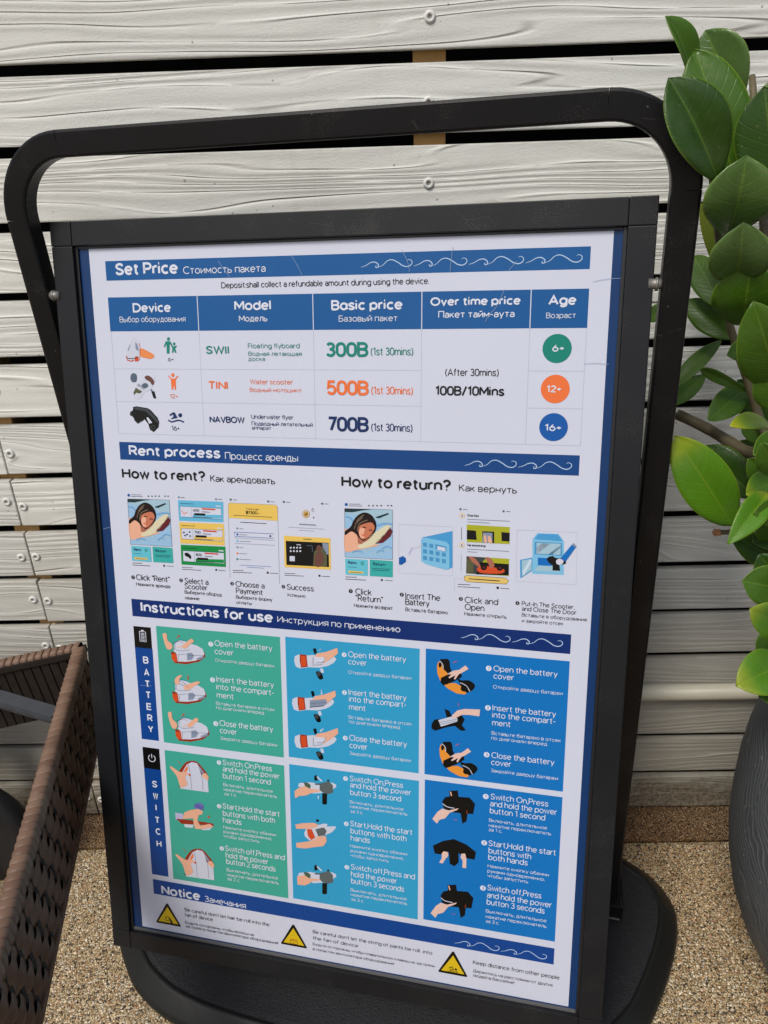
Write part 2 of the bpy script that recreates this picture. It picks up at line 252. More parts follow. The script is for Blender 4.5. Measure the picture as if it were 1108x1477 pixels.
def mat_leaf(name, a, b, edge, rough=.28, tipc=None):
    k = NM(name)
    uv = k.n('UVMap').outputs[0]; s = k.n('SeparateXYZ'); k.l(uv, s.inputs[0])
    u = s.outputs[0]; t = k.math('ABSOLUTE', s.outputs[1])
    ph = k.math('FRACT', k.math('SUBTRACT', k.math('MULTIPLY', u, 11.0), k.math('MULTIPLY', t, 2.4)))
    vein = k.n('MapRange', interpolation_type='SMOOTHSTEP'); k.l(k.math('ABSOLUTE', k.math('SUBTRACT', ph, .5)), vein.inputs[0]); vein.inputs[1].default_value = 0; vein.inputs[2].default_value = .09; vein.inputs[3].default_value = 1; vein.inputs[4].default_value = 0
    mid = k.n('MapRange', interpolation_type='SMOOTHSTEP'); k.l(t, mid.inputs[0]); mid.inputs[1].default_value = .0; mid.inputs[2].default_value = .06; mid.inputs[3].default_value = 1; mid.inputs[4].default_value = 0
    o = k.obj(); big = k.noise(o, 28, 4, .6); streak = k.noise(o, 150, 3, .6)
    c = k.mix(big, a, b)
    c = k.mix(k.math('MULTIPLY', vein.outputs[0], k.math('MULTIPLY', streak, .17)), c, tuple(min(1, x*2.2+.02) for x in b))
    c = k.mix(k.math('MULTIPLY', mid.outputs[0], .45), c, edge)
    em = k.n('MapRange', interpolation_type='SMOOTHSTEP'); k.l(t, em.inputs[0]); em.inputs[1].default_value = .93; em.inputs[2].default_value = 1.0; em.inputs[3].default_value = 0; em.inputs[4].default_value = .8
    c = k.mix(em.outputs[0], c, edge)
    if tipc:
        tm = k.n('MapRange', interpolation_type='SMOOTHSTEP'); k.l(k.math('ADD', u, k.math('MULTIPLY', big, .25)), tm.inputs[0]); tm.inputs[1].default_value = .85; tm.inputs[2].default_value = 1.15; tm.inputs[3].default_value = 0; tm.inputs[4].default_value = .85
        c = k.mix(tm.outputs[0], c, tipc)
    h = k.math('ADD', k.math('MULTIPLY', vein.outputs[0], -.0003), k.math('MULTIPLY', streak, .0004))
    spt = k.n('TexVoronoi'); spt.inputs['Scale'].default_value = 95; k.l(o, spt.inputs['Vector'])
    c = k.mix(k.math('MULTIPLY', k.math('LESS_THAN', spt.outputs['Distance'], .09), k.math('MULTIPLY', k.math('GREATER_THAN', big, .50), .55)), c, (.20, .17, .06))
    dst = k.noise(o, 12, 5, .7); c = k.mix(k.math('MULTIPLY', k.math('MAXIMUM', k.math('SUBTRACT', dst, .5), 0.0), .8), c, (.22, .25, .16))
    m = k.set(Base_Color=c, Roughness=k.math('MULTIPLY_ADD', dst, .35, rough-.10), Specular_IOR_Level=.5, Normal=k.bump(h, .6, 1.0))
    # light through the blade
    tr = k.n('BsdfTranslucent'); k.l(k.mix(.5, c, (.10, .22, .01)), tr.inputs[0])
    mx = k.n('MixShader'); mx.inputs[0].default_value = .30
    k.l(k.b.outputs[0], mx.inputs[1]); k.l(tr.outputs[0], mx.inputs[2])
    k.l(mx.outputs[0], k.t.nodes['Material Output'].inputs[0])
    return m
def mat_pot():
    k = NM('ridged_grey_plastic'); o = k.obj()
    s = k.n('SeparateXYZ'); k.l(o, s.inputs[0])
    ang = k.math('ARCTAN2', s.outputs[1], s.outputs[0])
    wob = k.noise(o, 7, 3, .5)
    f = k.math('ADD', k.math('MULTIPLY', s.outputs[2], 62.0), k.math('MULTIPLY', ang, 19.0)); f = k.math('ADD', f, k.math('MULTIPLY', wob, 16.0))
    fr = k.math('FRACT', f)
    st = k.noise(k.mapping(o, (30, 30, 300)), 1, 4, .6)
    rid = k.n('MapRange', interpolation_type='SMOOTHSTEP'); k.l(fr, rid.inputs[0]); rid.inputs[1].default_value = .0; rid.inputs[2].default_value = .9; rid.inputs[3].default_value = 1; rid.inputs[4].default_value = 0
    c = k.mix(k.math('MULTIPLY', k.math('POWER', rid.outputs[0], 6.0), k.noise(o, 18, 3, .6)), (.062, .068, .074), (.24, .25, .24))
    c = k.mix(k.math('MULTIPLY', k.math('GREATER_THAN', k.noise(o, 130, 2, .5), .73), .5), c, (.3, .3, .27))
    pd = k.noise(k.mapping(o, (9, 9, 4)), 1.0, 5, .7); pm_ = k.n('MapRange', interpolation_type='SMOOTHSTEP'); k.l(pd, pm_.inputs[0]); pm_.inputs[1].default_value = .5; pm_.inputs[2].default_value = .75; pm_.inputs[3].default_value = 0; pm_.inputs[4].default_value = .45
    c = k.mix(pm_.outputs[0], c, (.17, .165, .15))
    h = k.math('ADD', k.math('MULTIPLY', rid.outputs[0], .0005), k.math('MULTIPLY', st, .0005))
    return k.set(Base_Color=c, Roughness=.55, Specular_IOR_Level=.4, Normal=k.bump(h, .9, 1))
def mat_wicker(name, a, b):
    k = NM(name); o = k.obj(); rnd = k.n('ObjectInfo').outputs['Random']
    st = k.noise(k.mapping(o, (60, 900, 900)), 1, 3, .6)
    c = k.mix(rnd, a, b); c = k.mix(k.math('MULTIPLY', k.noise(o, 26, 4, .6), .5), c, tuple(x*.55 for x in a))
    return k.set(Base_Color=c, Roughness=.46, Specular_IOR_Level=.3, Normal=k.bump(k.math('ADD', st, k.noise(o, 500, 2, .5)), .6, .0003))

MT = dict(plank=mat_plank(), powder=mat_powder(), frame=mat_frame(),
    stud=mat_simple('brown_timber', (.30, .17, .055), .7, .3, (60, .0006), var=(20, .6)),
    back=mat_simple('dark_backing', (.012, .014, .012), .9, .1, var=(8, .5)),
    screw=mat_simple('painted_screw', (.66, .66, .63), .5, .4, (300, .0002)),
    hole=mat_simple('screw_recess', (.30, .29, .27), .7, .2),
    rubber=mat_simple('black_moulded_base', (.013, .014, .017), .55, .28, (300, .0016), var=(120, .5)),
    rubedge=mat_simple('black_moulded_rim', (.010, .011, .011), .48, .3, (90, .0004)),
    steel=mat_simple('zinc_bolt', (.26, .255, .24), .55, .5, metallic=.8),
    blk=mat_simple('black_lip', (.010, .010, .011), .35, .5),
    lip=mat_simple('grey_lip_edge', (.10, .10, .105), .4, .5),
    pot=mat_pot(), soil=mat_simple('dark_soil', (.045, .030, .018), .95, .1, (90, .004), var=(60, .7)),
    stem=mat_simple('brown_green_stem', (.085, .070, .038), .55, .35, (120, .0006), var=(45, .7)),
    cut=mat_simple('dry_stem_end', (.34, .17, .08), .8, .2, (160, .001), var=(90, .6)),
    pipe=mat_simple('cream_pipe', (.60, .57, .46), .4, .45, var=(14, .3)),
    wick=mat_wicker('brown_wicker', (.105, .052, .030), (.150, .080, .049)), wick_lit=mat_wicker('brown_lit_rim_wicker', (.15, .085, .058), (.23, .145, .10)),  # rim copy is the same wicker, lightened for the light on its top
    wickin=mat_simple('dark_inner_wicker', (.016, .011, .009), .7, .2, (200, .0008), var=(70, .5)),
    strut=mat_simple('grey_painted_tube', (.022, .027, .036), .35, .5, (200, .0001), var=(60, .8)),
    tyre=mat_simple('black_tyre', (.007, .007, .008), .6, .3, (160, .0006), var=(40, .5)),
    rim=mat_simple('grey_wheel_hub', (.12, .125, .13), .4, .5),
    stone=mat_ground('pebble_floor', (.96, .86, .68), (.16, .13, .09)), strip=mat_ground('brown_pebble_margin', (.30, .17, .075), (.075, .045, .022)),
    joint=mat_simple('mortar_joint', (.07, .055, .04), .9, .1),
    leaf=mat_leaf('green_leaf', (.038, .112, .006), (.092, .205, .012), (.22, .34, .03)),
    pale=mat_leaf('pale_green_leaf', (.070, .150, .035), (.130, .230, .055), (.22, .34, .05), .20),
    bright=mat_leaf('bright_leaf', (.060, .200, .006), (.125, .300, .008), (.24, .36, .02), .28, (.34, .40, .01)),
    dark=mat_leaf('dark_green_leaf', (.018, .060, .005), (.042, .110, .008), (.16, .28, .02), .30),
    lime=mat_leaf('lime_tipped_leaf', (.12, .26, .015), (.22, .34, .02), (.36, .42, .03), .3, (.50, .50, .01)),
    yellow=mat_leaf('yellow_leaf', (.34, .36, .02), (.16, .28, .02), (.40, .40, .03)))

# ---------------------------------------------------------------- ground
def sheet(name, x0, x1, y0, y1, z, mat, thick=.06):
    o = from_bm(name, box_bm(x0, x1, y0, y1, z-thick, z), mat); return tag(o, kind='structure')
WY = 1.0645
sheet('ground', -60, 60, -60, .9885, 0.0, MT['stone'], .2)
o = from_bm('floor_margin', box_bm(-60, 60, .9905, 1.35, -.05, .0015), MT['strip']); tag(o, kind='structure')
o = from_bm('floor_joint', box_bm(-60, 60, .9885, .9905, -.05, -.002), MT['joint']); tag(o, kind='structure')

def pebbles(x0, x1, y0, y1, z, step, pal, name):
    nx, ny = int((x1-x0)/step), int((y1-y0)/step); N = nx*ny
    gx, gy = np.meshgrid(np.arange(nx), np.arange(ny)); c = np.stack([x0+(gx.ravel()+.5+.5*(gy.ravel() % 2))*step, y0+(gy.ravel()+.5)*step], 1) + RNG.uniform(-.38, .38, (N, 2))*step
    base = np.array([[1, 0, 0], [.5, .87, 0], [-.5, .87, 0], [-1, 0, 0], [-.5, -.87, 0], [.5, -.87, 0], [.62, 0, .72], [-.3, .5, .78], [-.3, -.5, .7]], float)
    F = np.array([[0, 1, 6], [1, 7, 6], [1, 2, 7], [2, 3, 7], [3, 8, 7], [3, 4, 8], [4, 5, 8], [5, 6, 8], [5, 0, 6], [6, 7, 8]])
    V = base[None]*(1+RNG.uniform(-.22, .22, (N, 9, 3)))
    r = step*RNG.uniform(.36, .66, (N, 1)); r2 = r*RNG.uniform(.6, 1.0, (N, 1)); a = RNG.uniform(0, 6.28, (N, 1))
    X = V[:, :, 0]*r; Y = V[:, :, 1]*r2; Z = V[:, :, 2]*r*RNG.uniform(.45, .85, (N, 1)) - r*.12
    P = np.stack([c[:, :1]+X*np.cos(a)-Y*np.sin(a), c[:, 1:]+X*np.sin(a)+Y*np.cos(a), z+Z], 2).reshape(-1, 3)
    T = (F[None]+np.arange(N)[:, None, None]*9).reshape(-1, 3)
    me = bpy.data.meshes.new(name); me.vertices.add(len(P)); me.vertices.foreach_set('co', P.ravel())
    me.loops.add(T.size); me.loops.foreach_set('vertex_index', T.ravel().astype(np.int32)); me.polygons.add(len(T)); me.polygons.foreach_set('loop_start', np.arange(len(T), dtype=np.int32)*3)
    me.update(); me.validate()
    pick = RNG.choice(len(pal), N, p=np.array([q[0] for q in pal])/sum(q[0] for q in pal)); C = np.array([q[1] for q in pal])[pick]*RNG.uniform(.75, 1.2, (N, 1))
    patch = .86+.14*np.sin(c[:, :1]*9+2*np.sin(c[:, 1:]*7)); C = C*np.array([[.97, 1.0, 1.05]])*np.concatenate([np.ones_like(patch), patch**.5, patch], 1)
    C4 = np.concatenate([C, np.ones((N, 1))], 1).repeat(9, 0).astype(np.float32)
    ca = me.color_attributes.new('tint', 'FLOAT_COLOR', 'POINT'); ca.data.foreach_set('color', C4.ravel())
    k = NM(name); at_ = k.n('Attribute', attribute_name='tint'); o_ = k.n('NewGeometry').outputs['Position']
    k.set(Base_Color=k.mix(k.math('MULTIPLY', k.noise(o_, 700, 2, .5), .3), at_.outputs['Color'], (.30, .24, .17)), Roughness=.55, Specular_IOR_Level=.35)
    o = mesh_obj(name, me, None, None, [k.m]); return tag(o, kind='stuff')
PALS = [(6, (.09, .075, .055)), (5, (.035, .032, .028)), (20, (.50, .36, .19)), (20, (.60, .49, .32)), (14, (.38, .27, .14)), (15, (.76, .68, .52)), (7, (.38, .21, .10)), (8, (.50, .46, .39)), (5, (.52, .29, .15))]
tag(pebbles(-1.15, 1.15, .30, .987, -.0002, .0043, PALS, 'pebbles'), 'fine beige, brown and dark pebbles set in the floor around the sign base', 'pebbles')
PALB = [(8, (.06, .045, .03)), (30, (.26, .165, .085)), (30, (.33, .22, .12)), (20, (.20, .13, .07)), (12, (.42, .31, .19))]
tag(pebbles(-1.15, 1.15, .992, 1.12, .0013, .0036, PALB, 'margin_pebbles'), 'brown pebbles in the strip along the foot of the plank wall', 'pebbles')

# ---------------------------------------------------------------- slatted wall
XJ, XS = -.6003, .0465
wall = thing('slatted_wall', 'white painted wood grain plank wall with dark gaps, screwed to brown studs behind the sign', 'wall', (0, WY, 0))
wl = lambda x0, x1, y0, y1, z0, z1, b=.0: box_bm(x0, x1, y0, y1, z0, z1, b)
studs = [XJ-.66, XJ, XS, .70, 1.36]
for x in studs: from_bm('stud', wl(x-.02, x+.02, .0125, .052, .0, 1.98), MT['stud'], wall)
from_bm('backing', wl(-60, 60, .30, .36, -.05, 2.2), MT['back'], wall)
from_bm('backing', wl(-60, 60, .0, .30, 2.03, 2.06), MT['back'], wall)
# planks: mesh shared by all of one length
ZG = [1.2573, 1.1678, 1.0783, .9888, .8993, .8098, .7204, .6309, .5414, .4519, .3624, .2729, .1834, .0940, .0045]
zl = [ZG[0] + .0895*k for k in range(8, 0, -1)] + ZG
GAPS = .0125
def plank_mesh(x0, x1):
    h = .0895 - GAPS
    bm = box_bm(x0, x1, 0, .012, -h/2, h/2, .0016, 2)
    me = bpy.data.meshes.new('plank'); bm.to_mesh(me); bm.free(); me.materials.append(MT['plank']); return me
spans = [(-2.6, XJ-.0012), (XJ+.0012, 1.98), (1.983, 4.5), (-5.2, -2.603)]
pm = [plank_mesh(a, b) for a, b in spans]
def screw_mesh():
    bm = lathe([(.0009, .0006), (.0026, .0006), (.0032, .0024), (.0052, .0024), (.0068, .0012), (.0072, -.0002)], 16, Matrix.Rotation(math.radians(90), 4, 'X'))
    me = bpy.data.meshes.new('screw'); bm.to_mesh(me); bm.free()
    me.materials.append(MT['screw']); me.materials.append(MT['hole'])
    for p in me.polygons:
        p.use_smooth = True
        if (p.center.x**2+p.center.z**2)**.5 < .0024: p.material_index = 1
    return me
SM = screw_mesh()
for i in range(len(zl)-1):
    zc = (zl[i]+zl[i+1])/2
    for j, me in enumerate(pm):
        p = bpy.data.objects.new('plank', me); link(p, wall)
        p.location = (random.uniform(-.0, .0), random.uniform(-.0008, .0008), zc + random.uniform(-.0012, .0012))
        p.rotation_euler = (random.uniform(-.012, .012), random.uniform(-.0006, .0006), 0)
        xs = [XJ-.014] if j == 0 else ([XJ+.0125, XS, .70, 1.36] if j == 1 else [])
        if 6 < i:
            for x in xs:
                s = bpy.data.objects.new('screw', SM); link(s, p)
                s.location = (x+random.uniform(-.0025, .0025), -.0003, random.uniform(-.006, .004)); s.rotation_euler = (0, random.uniform(0, 3), 0)
bm = sweep([(.13, -.009, .2965), (.8, -.0095, .296), (2.2, -.010, .2955)], circle_prof(.0140, 20), up=(0, 0, 1))
o = from_bm('pipe', bm, MT['pipe'], None, Matrix.Translation((0, WY-.006, 0)), True); tag(o, 'cream plastic pipe running level along the low planks of the wall behind the grey pot', 'pipe')

# ---------------------------------------------------------------- poster stand
O = Vector((-.0443, .905, 0))
HM = Matrix(D['hoopM']).to_4x4(); HM.translation = O
PMx = Matrix(D['panM']).to_4x4(); PMx.translation = Vector(D['Po'])
stand = thing('poster_stand', 'black swing frame stand holding the blue and white device rental price poster', 'sign', O)
TI = Matrix.Translation(-O)
def hoop(name, bm, mat, parent=None, smooth=False): return from_bm(name, bm, mat, parent or stand, TI @ HM, smooth)
# base plate
outl = [(0, .16), (.2, .158), (.30, .154), (.37, .141), (.404, .126), (.452, .094), (.477, .055), (.483, .015), (.470, -.05), (.433, -.144), (.400, -.192), (.352, -.243), (.312, -.270), (.25, -.293), (.15, -.306), (0, -.310)]
outl = outl + [(-x, y) for x, y in outl[-2:0:-1]]
ol = [Vector((p.x, p.y, 0)) for p in catmull([(x, y, 0) for x, y in outl], 4)]
def ring(bm, k, z): 
    c = Vector((0, -.07, 0)); out = []
    n = len(ol)
    for i, p in enumerate(ol):
        t = (ol[(i+1) % n]-ol[i-1]).normalized(); nr = Vector((t.y, -t.x, 0))
        if nr.dot(p-c) < 0: nr = -nr
        q = p - nr*k; out.append(bm.verts.new((q.x, q.y, z)))
    return out
def ringset(levels, cap0=False, cap1=False):
    bm = bmesh.new(); rs = [ring(bm, k, z) for k, z in levels]; n = len(ol)
    for a, b in zip(rs, rs[1:]):
        for i in range(n): bm.faces.new((a[i], a[(i+1) % n], b[(i+1) % n], b[i]))
    if cap1: bm.faces.new(rs[-1])
    if cap0: bm.faces.new(rs[0][::-1])
    bmesh.ops.recalc_face_normals(bm, faces=bm.faces[:]); return bm
BM = TI @ (Matrix.Translation(O) @ Matrix.Rotation(-.2154, 4, 'Z'))
base = from_bm('base', ringset([(.002, .001), (0, .006), (.0, .016), (.004, .022), (.022, .036), (.025, .0385), (.029, .0385), (.032, .036)], True, False), MT['rubedge'], stand, BM, True)
from_bm('base_top', ringset([(.032, .036), (.034, .0358), (.040, .0365)], False, True), MT['rubber'], base, None, False)
# hoop of rectangular tube
HW, HH, TW, TD, RC = .7719/2, 1.1984, .0285, .026, .092
prof = [(-TW/2+.003, 0), (TW/2-.003, 0), (TW/2-.0008, .0008), (TW/2, .003), (TW/2, TD-.003), (TW/2-.003, TD), (-TW/2+.003, TD), (-TW/2, TD-.003), (-TW/2, .003), (-TW/2+.0008, .0008)]
def hpath(pts): return sweep([Vector(p) for p in pts], prof, up=(0, 1, 0))
xc = HW-TW/2; zc = HH-TW/2; g = .00025; rc = RC-TW/2
for s in (-1, 1):
    hoop('post', hpath([(s*xc, 0, .03), (s*xc, 0, zc-rc-g)]), MT['powder'])
    arc = [(s*(xc-rc+rc*math.cos(a)), 0, zc-rc+rc*math.sin(a)) for a in [math.pi/2*i/14 for i in range(15)]]
    o = hoop('corner_bend', hpath(arc), MT['powder'], smooth=False)
    hoop('bolt', sweep([(s*.345, -.004+.012, 1.0179), (s*(xc-.01), .008, 1.0179)], circle_prof(.0055, 16), up=(0, 1, 0)), MT['steel'], smooth=True)
    hoop('bolt_collar', sweep([(s*.352, .008, 1.0179), (s*.3545, .008, 1.0179)], circle_prof(.0068, 16), up=(0, 1, 0)), MT['steel'], smooth=True)
    ft = from_bm('foot_bracket', box_bm(s*xc-.021, s*xc+.021, -.016, .042, .0412, .072, .003), MT['powder'], stand, BM)
    from_bm('foot_screw', box_bm(s*xc-.017, s*xc+.017, -.0185, -.0163, .0440, .0462, .0005), MT['steel'], ft)
hoop('top_bar', hpath([(-(xc-rc-g), 0, zc), (xc-rc-g, 0, zc)]), MT['powder'])
from_bm('paper_sliver', box_bm(.346, .350, -.052, -.030, .0412, .060, .001), MT['screw'], stand, BM)  # thin white paper sliver standing on the base
# panel, in millimetres from the top left corner of its frame
PW, PH, FW = .700, 1.0197, .0283
def pan(name, bm, mat, parent=None, smooth=False, M=None):
    return from_bm(name, bm, mat, parent or stand, (TI @ PMx) if parent is None else M, smooth)
FD, FB = 0.0, .020    # front face of the rails, back
def rail(x0, x1, z0, z1): return box_bm(x0, x1, FD, FB, z0, z1, .0012, 2)
pan('frame_rail', rail(FW+.0002, PW-FW-.0002, -FW, 0), MT['frame']); pan('frame_rail', rail(FW+.0002, PW-FW-.0002, -PH, -PH+FW), MT['frame'])
pan('frame_rail', rail(0, FW, -PH+FW+.0002, -FW-.0002), MT['frame']); pan('frame_rail', rail(PW-FW, PW, -PH+FW+.0002, -FW-.0002), MT['frame'])
for x in (0, PW-FW):
    for z in (0, -PH+FW): pan('corner_piece', box_bm(x, x+FW, FD-.0006, FB, z-FW, z, .0012, 2), MT['frame'])
RC_ = .008
lp = .004
for x0, x1, z0, z1 in ((FW, FW+lp, -PH+FW, -FW), (PW-FW-lp, PW-FW, -PH+FW, -FW)): pan('inner_lip', box_bm(x0, x1, RC_-.003, RC_+.008, z0, z1, .0005), MT['blk'])
pan('inner_lip', box_bm(FW+lp, PW-FW-lp, RC_-.002, RC_+.008, -PH+FW, -PH+FW+.0045, .0006), MT['lip'])
pan('inner_lip', box_bm(FW+lp, PW-FW-lp, RC_-.002, RC_+.008, -FW-.003, -FW, .0005), MT['blk'])
pan('back_panel', box_bm(.004, PW-.004, RC_+.003, FB+.002, -PH+.004, -.004), MT['blk'])

# ---------------------------------------------------------------- poster print
PAPER = (.545, .575, .69)
APP = dict(azure1=(24, 116, 190), black=(20, 22, 28), black2=(16, 18, 26), blue1=(0, 92, 152), blue2=(0, 76, 134), blue3=(0, 61, 116), blue4=(0, 76, 146), brown=(110, 78, 72), cream=(214, 206, 176),  # heading blues: one print blue, uneven light painted in band by band
  cyan=(96, 178, 215), cyan2=(74, 152, 208), cyan3=(122, 186, 224), cyan4=(76, 146, 196), cyan5=(196, 214, 232), dark2=(50, 66, 70), foam=(158, 190, 208), gold=(190, 150, 70), gold2=(222, 190, 112), green=(0, 132, 118),
  green2=(26, 140, 76), grey2=(96, 104, 106), grey3=(72, 76, 80), hair=(52, 42, 42), hairl=(120, 104, 90), ink=(24, 24, 34), lav=(180, 178, 214), lilac=(110, 110, 184), lime=(168, 170, 48), maroon=(104, 52, 58), mid=(16, 92, 168), mid2=(24, 110, 190),
  navy=(10, 60, 102), olive=(96, 96, 74), olive2=(84, 100, 84), orange=(232, 116, 62), orange2=(226, 138, 84), orange3=(226, 146, 60), paper=(203, 207, 226), paper2=(208, 205, 222), redd=(150, 62, 48), redo=(206, 82, 50), redp=(160, 96, 140), rule=(176, 182, 202), rule2=(176, 172, 194),
  scr=(150, 168, 200), silver=(198, 202, 220), skin=(226, 170, 144), skin2=(196, 118, 92), skin3=(170, 108, 90), skin4=(222, 188, 178), sky1=(56, 156, 202), steel=(132, 144, 168), steel2=(92, 104, 122), teal1=(70, 166, 150), tealb=(98, 186, 206), tealc=(62, 168, 164),
  warn=(214, 182, 36), water=(148, 186, 220), water2=(110, 160, 206), white=(222, 228, 240), wavec=(176, 200, 232), yellow=(226, 190, 94), amber=(226, 190, 94), green3=(26, 140, 76), border=(24, 56, 104))
lin = lambda c: ((c/255+.055)/1.055)**2.4 if c > 10 else c/255/12.92
PL = [lin(203), lin(207), lin(226)]
PM_ = {}
def pmat(n):
    if n in PM_: return PM_[n]
    a = APP[n]; dk = (.024 if n != 'border' else .006)*(1-min(1, sum(lin(q) for q in a)/1.6)); c = [max(.003, lin(a[i])/PL[i]*PAPER[i]*1.02 - dk) for i in range(3)]
    if n == 'white': c = [.62, .655, .76]
    k = NM('print_'+n); o = k.obj()
    cc = k.mix(k.math('MULTIPLY', k.noise(o, 7, 4, .6), .16), tuple(c), tuple(x*.86 for x in c))
    smu = k.noise(k.mapping(o, (5, 5, 2.2), (0, 0, 0), (0, .6, 0)), 1.0, 5, .62)
    k.set(Base_Color=cc, Roughness=k.math('MULTIPLY_ADD', smu, .42, .10), Specular_IOR_Level=.34, Normal=k.bump(k.noise(o, 4, 2, .5), 1, .0035))
    PM_[n] = k.m; return k.m
KS = 1 + 8.0/D['dist']; FX, FY = D['foot']
mp = lambda x, y: ((FX+(x-FX)*KS)/1000, -(FY+(y-FY)*KS)/1000)
LAY = .00013
poster = pan('poster', box_bm(FW-.004, PW-FW+.004, RC_, RC_+.002, -PH+FW-.004, -FW+.004), pmat('border'))
tag(poster, 'deep blue bordered poster sheet')
def print_bm():
    return bmesh.new(), [], {}
def yl(l): return RC_ - .0002 - l*LAY
def midx(mats, n):
    m = pmat(n)
    if m not in mats: mats.append(m)
    return mats.index(m)
def area(P): return sum(P[i][0]*P[(i+1) % len(P)][1]-P[(i+1) % len(P)][0]*P[i][1] for i in range(len(P)))
def ngon(bm, P, y, mi):
    Q = [P[0]]
    for p in P[1:]:
        if abs(p[0]-Q[-1][0])+abs(p[1]-Q[-1][1]) > 1e-6: Q.append(p)
    if len(Q) < 3: return
    if area(Q) > 0: Q = Q[::-1]
    vs = [bm.verts.new((x, y, z)) for x, z in Q]
    try:
        f = bm.faces.new(vs)
    except ValueError: return
    f.normal_update()
    f.material_index = mi
    if f.normal.y > 0: f.normal_flip()
def strip(bm, P, w, y, mi, taper):
    n = len(P); L = []
    for i in range(n):
        a = Vector(P[max(0, i-1)]); b = Vector(P[min(n-1, i+1)]); t = (b-a)
        if t.length < 1e-9: t = Vector((1, 0))
        t.normalize(); nr = Vector((-t.y, t.x)); k = w/2
        if taper: k *= .25 + .75*math.sin(math.pi*min(1, (i+.5)/n*1.02))**.7
        p = Vector(P[i]); L.append((bm.verts.new((p.x+nr.x*k, y, p.y+nr.y*k)), bm.verts.new((p.x-nr.x*k, y, p.y-nr.y*k))))
    for i in range(n-1):
        try:
            f = bm.faces.new((L[i][0], L[i][1], L[i+1][1], L[i+1][0])); f.material_index = mi; f.normal_update()
            if f.normal.y > 0: f.normal_flip()
        except ValueError: pass
# a plain round sans drawn as strokes: capitals are 10 high, small letters 7.1
XH = 7.1
def arc(cx, cy, rx, ry, d0, d1, n=0):
    n = n or max(4, int(abs(d1-d0)/24)); return [(cx+rx*math.cos(math.radians(d0+(d1-d0)*i/n)), cy+ry*math.sin(math.radians(d0+(d1-d0)*i/n))) for i in range(n+1)]
def loop_o(x0, W, H, y0=0): return arc(x0+W/2, y0+H/2, W/2, H/2, 90, 450, 18)
def sh_be(H, W):
    m = H*.53; r = (H-m)/2; q = m/2
    return [[(0, 0), (0, H), (W-r*1.1, H)] + arc(W-r*1.1-.3, m+r, r*1.1, r, 80, -90, 6) + [(0, m)], [(0, m+.01), (W-q*1.1, m+.01)] + arc(W-q*1.1, q, q*1.1, q, 80, -90, 6) + [(0, 0)]]
def sh_soft(H, W, x=0):
    m = H*.56; q = m/2; return [[(x, H), (x, 0), (x+W-q*1.1, 0)] + arc(x+W-q*1.1, q, q*1.1, q, -80, 90, 6) + [(x, m)]]
def sh_pe(H, W):
    m = H*.45; r = (H-m)/2; return [[(0, 0), (0, H), (W-r, H)] + arc(W-r, m+r, r, r, 80, -90, 7) + [(0, m)]]
def sh_ka(H, W): return [[(0, 0), (0, H)], [(W, H), (.3, H*.42)], [(W*.36, H*.60), (W+.3, 0)]]
def sh_ze(H, W):
    m = H*.53; r = (H-m)/2; q = m/2
    return [arc(W/2, m+r, W/2-.3, r, 155, -75, 9) + [(W*.38, m)], [(W*.4, m-.02)] + arc(W/2, q, W/2, q, 75, -155, 9)]
def sh_i(H, W): return [[(0, H), (0, 0)], [(0, .4), (W, H-.4)], [(W, H), (W, 0)]]
def sh_em(H, W): return [[(0, 0), (0, H)], [(0, H-.1), (W/2, H*.28), (W, H-.1)], [(W, H), (W, 0)]]
def sh_en(H, W): return [[(0, 0), (0, H)], [(W, 0), (W, H)], [(0, H*.51), (W, H*.51)]]
def sh_c(H, W): return [arc(W/2+.1, H/2, W/2+.1, H/2, 48, 312, 14)]
def sh_te(H, W): return [[(0, H), (W, H)], [(W/2, H), (W/2, 0)]]
def sh_es(H, W): return [[(p[0], p[1]) for p in catmull([(W*.95*a, H*b, 0) for a, b in ((.97, .80), (.80, .96), (.48, 1.0), (.14, .90), (.06, .72), (.25, .57), (.72, .43), (.98, .27), (.86, .08), (.50, 0), (.15, .06), (0, .22))], 2, False)]]
def sh_arch(x, W, H): return [(x, H*.52)] + arc(x+W/2, H*.60, W/2, H*.40, 175, 0, 7) + [(x+W, 0)]
def sh_v(H, W): return [[(0, H), (W/2, .1), (W, H)]]
def sh_x(H, W): return [[(0, H), (W, 0)], [(W, H), (0, 0)]]
dot = lambda x, y: [(x-.42, y), (x+.42, y)]
